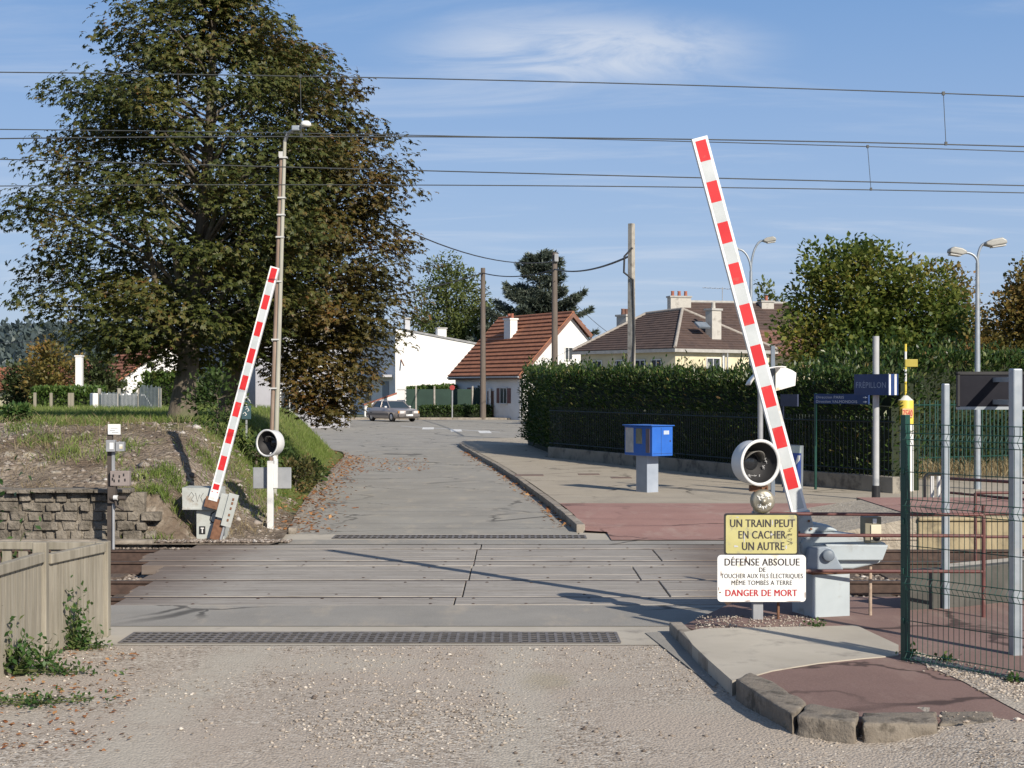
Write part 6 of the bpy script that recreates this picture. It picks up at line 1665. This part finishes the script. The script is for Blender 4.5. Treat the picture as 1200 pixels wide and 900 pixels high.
# ------------------------------------------------------------------ the large chestnuts
def at0(tp, z): return interp([(p[2], p[0]) for p in tp], z)
M_chest = leafmat('chestnut_leaf', [(0, (.022, .034, .008)), (.35, (.052, .068, .015)), (.65, (.095, .10, .025)), (.85, (.13, .105, .03)), (.95, (.15, .075, .024)), (1, (.17, .06, .02))], trans=.28, rough=.5, clump=.7)
M_chest2 = leafmat('browning_chestnut_leaf', [(0, (.026, .030, .008)), (.35, (.062, .058, .014)), (.6, (.105, .082, .022)), (.85, (.15, .092, .028)), (1, (.17, .062, .02))], trans=.28, rough=.5, clump=.7)
def big_tree(name, label, base, trunk, tr, prof, depth, nc, cr, nl, lsz, mat, seed, lims=None, group='chestnut trees on the bank'):
    """prof: rows (z, left x, right x) of the crown in local metres"""
    rr = random.Random(seed); rg = np.random.default_rng(seed); root = thing(name, label, 'tree', base, 0, group)
    zl = [p[0] for p in prof]; z0, z1 = min(zl), max(zl); tl = [(p[0], p[1]) for p in prof]; trr = [(p[0], p[2]) for p in prof]
    cl = []; tries = 0
    while len(cl) < nc and tries < 90000:
        tries += 1
        z = rr.uniform(z0, z1); a, b = interp(tl, z), interp(trr, z); cx, r = (a + b) / 2, (b - a) / 2
        ang = rr.random() * 6.283; rho = rr.random() ** .5
        if rho < .5 and rr.random() < .35: continue
        rho *= .93
        if math.sin(ang) < .1 and abs(rho * r * math.cos(ang) + cx - at0(trunk, z)) < .42 and z < z1 * .86 and rr.random() < .8: continue   # a window on the trunk
        p = Vector((cx + rho * r * math.cos(ang), rho * r * depth * math.sin(ang), z))
        if any((p - q[0]).length < cr * .60 for q in cl): continue
        cl.append((p, Vector((cx, 0, z - .6)), rho))
    V = []
    for w_, c, rho in cl:
        s = cr * rr.uniform(.7, 1.25); n = int(nl * rr.uniform(.65, 1.3))
        o = np.array((w_ - c).normalized()); q = unit(rg.normal(0, 1, (n, 3))) * (rg.random((n, 1)) ** .4)
        sq = q * s; sq[:, 2] *= .58; al = q @ o; sq += np.outer(al * s * .55, o * np.array([1, 1, .3])); sq[:, 2] -= .30 * s * np.maximum(al, 0) ** 2
        V.append(palmate(rg, np.array(w_) + sq, unit(q * .5 + o * .8), lsz, 5))
    arr_mesh('crown', np.concatenate(V), mat, root)
    tp = [Vector(p) for p in trunk]; n = len(tp); rs = [tr * (1 - .82 * i / (n - 1)) for i in range(n)]
    mb = MB(); mb.tube([tp[0] - Vector((0, 0, .3)), tp[0], tp[0] + Vector((.01, 0, .35))] + tp[1:], [tr * 1.7, tr * 1.35, tr * 1.06] + rs[1:], 14)
    zt = tp[-1].z
    def at(z):
        for i in range(n - 1):
            if z <= tp[i + 1].z: return tp[i].lerp(tp[i + 1], max(0, (z - tp[i].z) / (tp[i + 1].z - tp[i].z)))
        return tp[-1]
    for pts, r in (lims or []):
        pts = [Vector(p) for p in pts]; mb.tube(pts, [r * (1 - .75 * i / (len(pts) - 1)) for i in range(len(pts))], 9, cap=False)
    for w_, c, rho in cl:
        if rr.random() < .45: continue
        h = math.hypot(w_.x, w_.y); za = max(1.6, min(zt * .97, w_.z - h * rr.uniform(.35, .7))); a = at(za)
        m1 = a.lerp(w_, .35) + Vector((rr.gauss(0, .07), rr.gauss(0, .07), .10)) * h; m2 = a.lerp(w_, .7) + Vector((rr.gauss(0, .05), rr.gauss(0, .05), .10)) * h
        r0 = min(.055, .009 * (w_ - a).length ** 1.1 + .012); mb.tube([a, m1, m2, w_], [r0, r0 * .75, r0 * .5, r0 * .2], 6, cap=False)
    mb.build('trunk', M_bark, root); return root
bA = P(214, 503, 32.0); bA.z = bank_z(bA.x, bA.y); kA = 32.0 / F
def row(py, xl, xr, b, k): return (CZ + (HZ - py) * k - b.z, (xl - (600 + b.x / k)) * k, (xr - (600 + b.x / k)) * k)
profA = [row(*r, bA, kA) for r in [(424, 150, 290), (408, 90, 320), (386, 48, 345), (360, 24, 368), (328, 25, 388), (290, 14, 400), (250, 5, 410), (215, 30, 415), (180, 50, 410), (140, 60, 405), (95, 72, 395), (50, 118, 365), (10, 160, 325), (-35, 205, 280)]][::-1][::-1]
profA = sorted(profA)
lX = lambda px: (px - (600 + bA.x / kA)) * kA
lZ = lambda py: CZ + (HZ - py) * kA - bA.z
big_tree('chestnut_tree', 'large chestnut tree with greenish brown autumn crown on top of the bank', bA,
         [(0, 0, 0), (lX(219), 0, lZ(440)), (lX(224), .05, lZ(380)), (lX(231), .1, lZ(320)), (lX(236), .1, lZ(260)), (lX(243), .1, lZ(180)), (lX(247), .1, lZ(90)), (lX(250), .1, lZ(10))], .265, profA, .88, 300, .64, 112, .106, M_chest, 61,
         [([(lX(219), 0, lZ(425)), (lX(205), -.2, lZ(390)), (lX(190), -.4, lZ(350)), (lX(183), -.5, lZ(300)), (lX(176), -.6, lZ(250))], .10), ([(lX(225), 0, lZ(360)), (lX(212), -.3, lZ(325)), (lX(206), -.45, lZ(275)), (lX(196), -.6, lZ(230))], .09),
          ([(lX(232), .1, lZ(310)), (lX(247), -.3, lZ(280)), (lX(262), -.5, lZ(240)), (lX(275), -.6, lZ(190))], .08), ([(lX(222), .1, lZ(400)), (lX(255), -.2, lZ(370)), (lX(275), -.3, lZ(320)), (lX(285), -.3, lZ(270))], .08),
          ([(lX(205), -.2, lZ(392)), (lX(160), -.5, lZ(372)), (lX(110), -.7, lZ(362)), (lX(70), -.8, lZ(360))], .05)])
bB = P(266, 503, 35.0); bB.z = bank_z(bB.x, bB.y); kB = 35.0 / F
profB = sorted([row(*r, bB, kB) for r in [(492, 385, 402), (470, 330, 418), (445, 300, 432), (415, 270, 448), (380, 255, 470), (340, 250, 484), (300, 250, 490), (260, 255, 482), (220, 265, 478), (180, 280, 462), (140, 290, 436), (100, 300, 408), (60, 300, 368), (30, 290, 325)]])
lX = lambda px: (px - (600 + bB.x / kB)) * kB
lZ = lambda py: CZ + (HZ - py) * kB - bB.z
big_tree('chestnut_tree', 'browner chestnut tree leaning right behind the lamp pole', bB,
         [(0, 0, 0), (lX(272), 0, lZ(440)), (lX(288), .1, lZ(370)), (lX(310), .1, lZ(300)), (lX(332), .1, lZ(220)), (lX(345), .1, lZ(140)), (lX(345), .1, lZ(60))], .21, profB, .95, 250, .62, 112, .106, M_chest2, 62,
         [([(lX(288), .1, lZ(370)), (lX(330), -.2, lZ(345)), (lX(375), -.4, lZ(350)), (lX(410), -.5, lZ(380))], .08), ([(lX(310), .1, lZ(300)), (lX(360), -.3, lZ(260)), (lX(410), -.5, lZ(240))], .08)])

# shrubs at the tree's foot and on the verge
M_shrub = leafmat('shrub_leaf', [(0, (.025, .05, .012)), (.6, (.06, .10, .025)), (1, (.12, .15, .05))], trans=.3, clump=1.5)
M_shrub2 = leafmat('dry_shrub_leaf', [(0, (.04, .05, .018)), (.5, (.09, .095, .03)), (1, (.20, .13, .06))], trans=.3, clump=1.5)
for (px, py, d, w_, h_, mat, lab, sd) in [(254, 505, 29.5, .55, 1.1, M_shrub, 'dark leafy shrub between the two chestnut trunks', 71), (300, 512, 30.5, .55, .75, M_shrub, 'low green shrub left of the twin lamp pole', 72),
                                          (346, 518, 32.5, .45, .65, M_shrub2, 'straggling shrub right of the twin lamp pole', 73), (366, 514, 36, .34, .5, M_shrub, 'leafy shrub on the verge under the right crown', 74),
                                          (20, 490, 28.6, .22, .30, M_weed, 'tall weeds on the bank top at the left edge', 75)]:
    b = P(px, py, d); b.z = bank_z(b.x, b.y)
    tree('shrub', lab, b, [(0, 0, 0), (.02, 0, h_ * .5), (0, .02, h_ * .8)], .03, [(0, 0, h_ * .55, w_, w_, h_ * .5)], 16, w_ * .45, 60, ('oval', .10, .05), (M_bark, mat), .8, sd, 0, 'shrubs on the bank', 'shrub', .1, .9)
pos = []
for i in range(7000):
    x = rnd.uniform(-9.5, -3.6); y = rnd.uniform(23.0, 29.5)
    if x > kxl(y) - .3 or noise.noise(Vector((x * .7, y * .7, 21))) < rnd.uniform(-.1, .45): continue
    pos.append((x, y, bank_z(x, y) - .01))
stuff(blades('dry_weeds', pos, .05, .26, .007, M_dryg, 23, .8), 'dry straw coloured weeds on the face of the earth bank', 'weeds')
# weeds at the wooden fence
def weed(x, y, z, n, sp, up, size, seed, label, mat=M_weed):
    rg = np.random.default_rng(seed); C = np.stack([rg.normal(0, sp, n), rg.normal(0, sp * .5, n), np.abs(rg.normal(0, 1, n)) * up], 1)
    O = unit(np.stack([rg.normal(0, .7, n), rg.normal(0, .7, n) - .4, np.abs(rg.normal(.7, .4, n))], 1))
    t = thing('weed', label, 'plant', (x, y, z), 0, 'weeds by the wooden fence')
    arr_mesh('leaf', ovals(rg, C, O, np.full(n, size), np.full(n, size * .5), .2, .5), mat, t)['kind'] = 'stuff'
    mb = MB(); rr = random.Random(seed)
    for i in range(max(4, n // 12)):
        p = C[rr.randrange(n)]; mb.tube([(rr.gauss(0, .02), 0, 0), (p[0] * .4, p[1] * .4, p[2] * .7), tuple(p)], .004, 4, cap=False)
    mb.build('stem', surf('weed_stem', (.08, .10, .03), (.12, .13, .05), 9, .8, 0), t); return t
q = G(80, 745); weed(-3.86, 13.45, .0, 230, .07, .24, .06, 81, 'climbing weed straggling up the fence planks near the corner post')
q = G(90, 760); weed(q.x + .05, q.y, 0, 200, .11, .07, .05, 82, 'low green weed at the foot of the fence nearest the corner')
q = G(20, 790); weed(q.x, q.y, 0, 330, .13, .15, .065, 83, 'bushy weed with round seed heads at the left edge by the fence')
q = G(55, 785); weed(q.x, q.y, 0, 130, .08, .12, .055, 84, 'small upright weed beside the bushy one')
q = G(75, 790); weed(q.x, q.y, 0, 150, .16, .035, .045, 85, 'flat trailing weed on the gravel before the fence')
q = G(45, 825); weed(q.x, q.y, 0, 240, .20, .04, .045, 86, 'patch of trailing weed among dead leaves lower left')
q = G(10, 650); weed(-4.9, 14.6, 0, 140, .2, .8, .08, 87, 'dark leafy plant behind the fence at the left edge')
for i, (px, py) in enumerate([(955, 735), (1185, 800), (1070, 770), (430 + 500, 858), (1110, 776)]):
    q = G(px, py, ZF if px > 940 else 0); weed(q.x, q.y, q.z, 40, .05, .03, .045, 90 + i, 'tiny weed growing at the edge of the footway')['group'] = 'tiny weeds on the footway'

# ------------------------------------------------------------------ trees farther off
M_maple = leafmat('maple_leaf', [(0, (.04, .08, .015)), (.4, (.10, .145, .03)), (.72, (.20, .22, .045)), (.92, (.31, .25, .06)), (1, (.33, .16, .05))], trans=.45, clump=.35)
M_orange = leafmat('orange_leaf', [(0, (.08, .08, .02)), (.4, (.17, .145, .038)), (.75, (.28, .18, .05)), (1, (.36, .15, .05))], trans=.4, clump=.4)
M_birch = leafmat('birch_leaf', [(0, (.055, .085, .025)), (.6, (.125, .155, .045)), (1, (.21, .215, .08))], trans=.4, clump=.2)
M_cedar = leafmat('cedar_needle', [(0, (.05, .072, .055)), (.6, (.115, .14, .105)), (1, (.19, .21, .165))], trans=.25, clump=.3)  # needle greens lifted in place of distance haze
M_wood1 = leafmat('far_tree_leaf', [(0, (.03, .048, .018)), (.6, (.06, .08, .025)), (1, (.11, .115, .04))], trans=.3, clump=.2)
def ft(px, py, d): 
    b = P(px, 0, d); b.z = 0 if d > 62 else .1; return b
def zof(py, d): return CZ + (HZ - py) * d / F
d = 56; k = d / F; b = ft(1020, 0, d)
e = lambda px, py, rx, ry, dy=0: ((px - 1020) * k, dy, zof(py, d) - b.z, rx * k, rx * k * .9, ry * k)
tree('maple_tree', 'broad green maple tree turning yellow above the hedge', b, [(0, 0, 0), (.05, 0, 1.8), (-.1, 0, 3.2), (0, .1, 5.2), (.05, 0, 6.6)], .2,
     [e(985, 350, 55, 62), e(1025, 335, 48, 52), e(1065, 352, 50, 52), e(950, 395, 38, 42), e(1010, 410, 78, 52), e(1090, 395, 48, 50), e(1110, 372, 30, 40), e(1050, 420, 80, 40), e(1040, 300, 22, 24), e(980, 300, 26, 22)], 330, .60, 80, ('oval', .19, .14), (M_bark, M_maple), .75, 101, .1, None, 'tree', .45, .5)
d = 64; k = d / F; b = ft(1118, 0, d); e = lambda px, py, rx, ry, dy=0: ((px - 1118) * k, dy, zof(py, d) - b.z, rx * k, rx * k, ry * k)
tree('autumn_tree', 'thin orange tinted tree just left of the lamp post', b, [(0, 0, 0), (0, 0, 3), (.1, 0, 6.3)], .12, [e(1112, 350, 22, 42), e(1122, 395, 26, 45), e(1140, 415, 26, 40)], 110, .5, 52, ('oval', .17, .12), (M_bark, M_orange), .75, 102, .1, 'autumn trees on the right', 'tree', .3, .7)
d = 52; k = d / F; b = ft(1190, 0, d); e = lambda px, py, rx, ry, dy=0: ((px - 1190) * k, dy, zof(py, d) - b.z, rx * k, rx * k, ry * k)
tree('autumn_tree', 'orange brown tree at the right edge behind the notice board', b, [(0, 0, 0), (0, 0, 2), (.1, 0, 5.0)], .12, [e(1195, 375, 36, 45), e(1225, 360, 45, 62), e(1180, 420, 35, 40), e(1165, 400, 16, 34), e(1160, 420, 30, 34)], 210, .45, 60, ('oval', .15, .11), (M_bark, M_orange), .75, 103, .1, 'autumn trees on the right', 'tree', .3, .7)
d = 135; k = d / F; b = ft(900, 0, d); e = lambda px, py, rx, ry, dy=0: ((px - 900) * k, dy, zof(py, d) - b.z, rx * k, rx * k, ry * k)
tree('distant_tree', 'small bright green tree top beyond the large brown roof', b, [(0, 0, 0), (0, 0, 6), (0, 0, 9)], .2, [e(901, 352, 14, 18), e(895, 385, 18, 25)], 40, .8, 40, ('oval', .4, .25), (M_bark, M_birch), .8, 104)
d = 152; k = d / F; b = ft(525, 0, d); e = lambda px, py, rx, ry, dy=0: ((px - 525) * k, dy, zof(py, d) - b.z, rx * k, rx * k, ry * k)
tree('birch_tree', 'loose pale green weeping birch behind the white building', b, [(0, 0, 0), (.1, 0, 6), (-.1, 0, 10), (-.2, 0, 14)], .28, [e(520, 325, 17, 30), e(535, 345, 28, 30), e(508, 345, 14, 30), e(515, 385, 32, 30), e(555, 388, 38, 34), e(540, 420, 50, 40), e(590, 400, 36, 28)], 300, 1.25, 64, ('oval', .42, .2, .6), (M_bark, M_birch), .9, 105, .9, None, 'tree', .3, .5)
d = 150; k = d / F; b = ft(494, 0, d); e = lambda px, py, rx, ry, dy=0: ((px - 494) * k, dy, zof(py, d) - b.z, rx * k, rx * k, ry * k)
tree('birch_tree', 'sparse wispy tree left of the weeping birch', b, [(0, 0, 0), (0, 0, 7), (0, 0, 11)], .2, [e(492, 352, 10, 16), e(500, 385, 18, 18), e(490, 410, 20, 30)], 50, 1.0, 26, ('oval', .38, .18, .6), (M_bark, M_birch), .9, 106, .9, None, 'tree', .3, .6)
# cedar: flat layered boughs lifting at their tips
d = 142; k = d / F; b = ft(628, 0, d); root = thing('cedar_tree', 'dark blue green cedar with layered boughs behind the red roof', 'tree', b)
rg = np.random.default_rng(110); rr = random.Random(110); V = []; mb = MB(); Zt = zof(290, d); mb.tube([(0, 0, -.2), (.1, 0, Zt * .5), (.5, 0, Zt * .93)], [.35, .24, .05], 10)
for i in range(84):
    f = rr.random(); z = 4.2 + (Zt - 4.8) * f; L = (1 - f) ** .7 * 5.6 * rr.uniform(.6, 1.2) + .6
    a = rr.random() * 6.283; dirv = Vector((math.cos(a), math.sin(a), 0)); o = Vector((.45 * f, 0, z))
    pts = [o, o + dirv * L * .5 + Vector((0, 0, .12 * L)), o + dirv * L + Vector((0, 0, .34 * L))]; mb.tube(pts, [.09, .06, .02], 5, cap=False)
    n = int(150 * L ** 1.15); u = rg.random(n) ** .75; side = Vector((-dirv.y, dirv.x, 0)); sp = rg.normal(0, 1, n) * (.22 * L * (1.05 - u) * .8 + .12)
    c = np.outer(1 - u, pts[0]) * 0 + np.array(o)[None] + np.outer(u * L, dirv) + np.outer(sp, side); c[:, 2] += .34 * L * u ** 1.5 + rg.normal(0, .09, n) - .12 * np.abs(sp)
    O = unit(np.outer(np.ones(n), np.array(dirv)) * .6 + np.outer(np.sign(sp), np.array(side)) * .7 + np.array([0, 0, .25])); V.append(ovals(rg, c, O, np.full(n, .46), np.full(n, .12), .0, .4))
arr_mesh('crown', np.concatenate(V), M_cedar, root); mb.build('trunk', M_bark, root)

# ------------------------------------------------------------------ left distance: garden hedge, houses, pickets, hill
hedge('garden_hedge', 'clipped bright green hedge in front of the left houses', [(P(38, 0, 84).x, 84), (P(116, 0, 84).x, 84)], 1.3, .0, lambda p: 2.36, 120, M_top, 53, leaf=(.2, .12), sprout=.04, wob=.06)
hedge('garden_hedge', 'darker clipped hedge rising beside the chestnut trunk', [(P(168, 0, 90).x, 90), (P(212, 0, 90).x, 90)], 1.3, .0, lambda p: 3.2, 110, M_top, 54, leaf=(.2, .12), sprout=.05, wob=.08)
def simple_house(label, px, d, W, L, ez, rz_, yaw, wall, roof, name='village_house', chim=None, wins=()):
    b = P(px, 0, d); b.z = 0; t = thing(name, label, 'house', b, yaw, 'houses left of the tree')
    sec = [(-W / 2, -.1), (W / 2, -.1), (W / 2, ez), (0, rz_ - .1), (-W / 2, ez)]; n = 5; x0, x1 = -L / 2 + .2, L / 2 - .2; mb = MB()
    mb.add([(x0, y, z) for y, z in sec] + [(x1, y, z) for y, z in sec], [tuple(range(n)), tuple(range(2 * n - 1, n - 1, -1))] + [((i + 1) % n, i, i + n, (i + 1) % n + n) for i in range(n)]); mb.build('wall', wall, t)
    mb = MB(); e_ = ez - .25; h = W / 2 + .35
    courses(mb, (-L / 2, -h, e_), (L / 2, -h, e_), (L / 2, 0, rz_), (-L / 2, 0, rz_), 12, .06, .09); courses(mb, (L / 2, h, e_), (-L / 2, h, e_), (-L / 2, 0, rz_), (L / 2, 0, rz_), 12, .06, .09)
    rf = mb.build('roof', roof, t)
    if chim: chimney(rf, chim[:2], .7, .55, rz_ - 1.2, chim[2], M_wwall, 1)
    for w_ in wins: window(t, *w_)
    return t
simple_house('white gabled house with red roof left of the chestnut trunk', 172, 112, 7.5, 9, 2.6, 5.3, R(-58), M_wwall, M_tred, wins=[((4.31, 0, 2.2), 1.0, 1.1, R(90))])
simple_house('small white house with orange roof left of the gabled one', 118, 120, 6.5, 7.5, 2.4, 4.5, R(-50), M_wwall, M_tred, wins=[((3.56, .5, 1.6), .9, 1.0, R(90))])
simple_house('grey walled low house with orange roof at the left edge', 4, 130, 7, 9, 2.6, 4.0, R(5), M_gwall, M_tred)
simple_house('orange roofed house hidden behind the left garden tree', 52, 124, 6, 8, 2.3, 4.1, R(-30), M_cream, M_tred)
o = MB().bb((-.2, -.2, 0), (.2, .2, CZ + (HZ - 418) * 98 / F)).bb((-.25, -.25, CZ + (HZ - 418) * 98 / F), (.25, .25, CZ + (HZ - 416.5) * 98 / F)).build('chimney_stack', M_wwall, loc=P(93, 0, 98).xy.to_3d()); tag(o, 'tall white chimney stack above the bright clipped hedge', 'chimney')
t = thing('delivery_van', 'white van parked behind the picket fence left of the trunk', 'van', P(146, 0, 80).xy.to_3d(), R(20))
mb = MB().prism([(-1.7, .3), (1.9, .3), (1.9, 1.1), (1.4, 1.25), (.95, 2.0), (-1.7, 2.05)], -.85, .85); mb.build('body', M_white, t, bevel=.08, seg=3)
MB().prism([(1.0, 1.27), (1.34, 1.27), (.93, 1.9), (.5, 1.9), (.5, 1.27)], -.862, -.852).build('window', M_win, t)
for x in (-1.1, 1.2):
    for s in (-1, 1): MB().lathe([(0, -.1), (.3, -.1), (.32, -.05), (.32, .05), (.3, .1), (0, .1)], n=20, M=Matrix.Translation((x, s * .78, .32)) @ Matrix.Rotation(R(90), 4, 'X')).build('wheel', M_dark, t)
M_pick = surf('blue_grey_pickets', (.07, .095, .11), (.13, .155, .165), 4, .8, .3)
a = P(116, 0, 56); t = thing('picket_fence', 'blue grey picket fence along the edge of the lawn', 'fence', (a.x, 56, 0)); mb = MB(); k = 56 / F
for i in range(46):
    x = i * (204 - 116) / 46 * k; yy = -.35 * i / 46 * 6; zb = bank_z(a.x + x, min(60, 56 + yy)) - .1; h_ = rnd.uniform(.6, .72) + .25 * (i > 30); mb.bb((x, yy, zb), (x + .034, yy + .03, zb + h_))
mb.build('pickets', M_pick, t)
for i in (0, 15, 30, 45):
    x = i * 88 / 46 * k; yy = -2.1 * i / 46; zb = bank_z(a.x + x, min(60, 56 + yy)) - .1; MB().bb((x - .05, yy + .03, zb), (x + .05, yy + .12, zb + .85)).build('post', M_concpost, t)
for i, px in enumerate((41, 60, 85, 70)):
    p = P(px, 0, 54.5); z = bank_z(p.x, 54.5)
    o = MB().box((0, 0, .2), (.09, .08, .75)).build('fence_stake', M_wood, loc=(p.x, 54.5 + (i == 3) * 1.2, z)); tag(o, 'short wooden stake standing at the back of the lawn', 'stake', 'stakes behind the lawn')
for (px, d, hpy, rx, mat, lab, sd) in [(60, 100, 402, 32, M_orange, 'brownish garden tree behind the bright clipped hedge', 121), (25, 105, 428, 18, M_wood1, 'small dull green tree at the left edge of the houses', 122), (112, 106, 415, 26, M_wood1, 'green tree partly behind the white chimney stack', 123),
                                       (190, 100, 440, 24, M_birch, 'light green bush tree between hedge and trunk', 124), (245, 84, 440, 26, M_wood1, 'dark garden tree seen between the two chestnut trunks', 125), (228, 96, 435, 22, M_wood1, 'dark tree directly behind the chestnut trunk', 126)]:
    k = d / F; b = P(px, 0, d); b.z = 0; zt = zof(hpy, d)
    tree('garden_tree', lab, b, [(0, 0, 0), (0, 0, zt * .5), (0, 0, zt * .85)], .14, [(0, 0, zt * .62, rx * k, rx * k * .9, zt * .38), (rx * k * .4, 0, zt * .45, rx * k * .8, rx * k * .8, zt * .32)], 70, .62, 46, ('oval', .28, .18), (M_bark, mat), .8, sd, .1, 'garden trees on the left')
M_dgw = surf('shade_grey_render', (.28, .28, .30), (.34, .34, .36), .7, .85, .12, .01, 30)  # wall grey darkened so the facade reads as shaded
# grey house and garage behind the trunks
simple_house('long grey house seen in shade through the gap right of the trunks', 310, 92, 6, 11, 5.6, 7.2, R(-56), M_dgw, M_tbrn, wins=[((-2, -3.01, 1.5), 1.2, 1.3, 0), ((1.6, -3.01, 1.5), 1.2, 1.3, 0), ((1.6, -3.01, 4.2), 1.2, 1.2, 0), ((5.31, -.9, 1.6), 1.1, 1.2, R(90)), ((5.31, .9, 4.2), 1.1, 1.2, R(90))])
t = thing('arrow_sign', 'dark blue sign with white arrow half hidden by the left boom', 'sign', P(288, 0, 33).xy.to_3d()); b = t.location; zb = bank_z(b.x, b.y); t.location.z = zb
Z = lambda py: CZ + (HZ - py) * 33 / F - zb
X = lambda px: (px - 288) * 33 / F
mb = MB(); mb.bb((X(283), 0, Z(491)), (X(294), .03, Z(469)), 0); mb.prism([(X(286), Z(468)), (X(288), Z(459)), (X(294), Z(472)), (X(290), Z(467))], -.02, .02, 1)
for px, py in ((288, 475), (290, 480), (287, 485)): mb.tube([(X(px - 2), -.005, Z(py)), (X(px), -.005, Z(py - 2)), (X(px + 2), -.005, Z(py + 1)), (X(px), -.005, Z(py + 2))], .008, 5, 1)
mb.build('board', [surf('teal_board', (.03, .07, .085), (.05, .10, .12), 4, .5, 0), M_signw], t); MB().bb((X(287.5), .03, -.2), (X(289.5), .06, Z(470))).build('post', M_zincd, t)
# wooded ridge
hx = [(-420, 41), (-330, 62), (-255, 66), (-215, 50), (-170, 36), (-120, 26), (-60, 20), (10, 20), (90, 22), (200, 22), (420, 25)]
vs, fs = [], []; XS = np.arange(-520, 521, 13)
for j in range(9):
    for x in XS:
        h = interp([(-520, 16)] + [(a, b * .62) for a, b in hx] + [(520, 12)], x); f = math.sin(math.pi * j / 8 * .5); vs.append((x, 720 + j * 38, -1 + h * f * (1 if j else 0) + (noise.noise(Vector((x * .02, j, 0))) * 2.4 if j else 0)))
m_ = len(XS)
for j in range(8):
    for i in range(m_ - 1): a_ = j * m_ + i; fs.append((a_, a_ + 1, a_ + m_ + 1, a_ + m_))
M_hill = surf('hazed_hill', (.035, .055, .05), (.055, .08, .066), .05, 1, .8, 3, .3)  # bluish haze mixed into the hill colour
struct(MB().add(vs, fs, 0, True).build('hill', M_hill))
rg = np.random.default_rng(131); n = 30000; x = rg.uniform(-420, 60, n); u = rg.random(n); C = []
hh = np.interp(x, [a for a, b in hx], [b * .62 for a, b in hx]); f = np.sin(np.pi * u * .5); C = np.stack([x, 720 + u * 304, -1 + hh * f + np.abs(rg.normal(0, 2.6, n))], 1)
O = unit(np.stack([rg.normal(0, .5, n), rg.normal(-.6, .4, n), np.abs(rg.normal(.8, .4, n))], 1))
M_far = leafmat('hazed_foliage', [(0, (.055, .078, .085)), (.6, (.08, .108, .105)), (1, (.11, .138, .12))], trans=.2)  # leaf colours paled and blued to stand in for haze
stuff(arr_mesh('woods', ovals(rg, C, O, np.full(n, 4.2), np.full(n, 3.0), 0, .5), M_far), 'far wooded ridge coloured haze blue at the left horizon', 'woods')
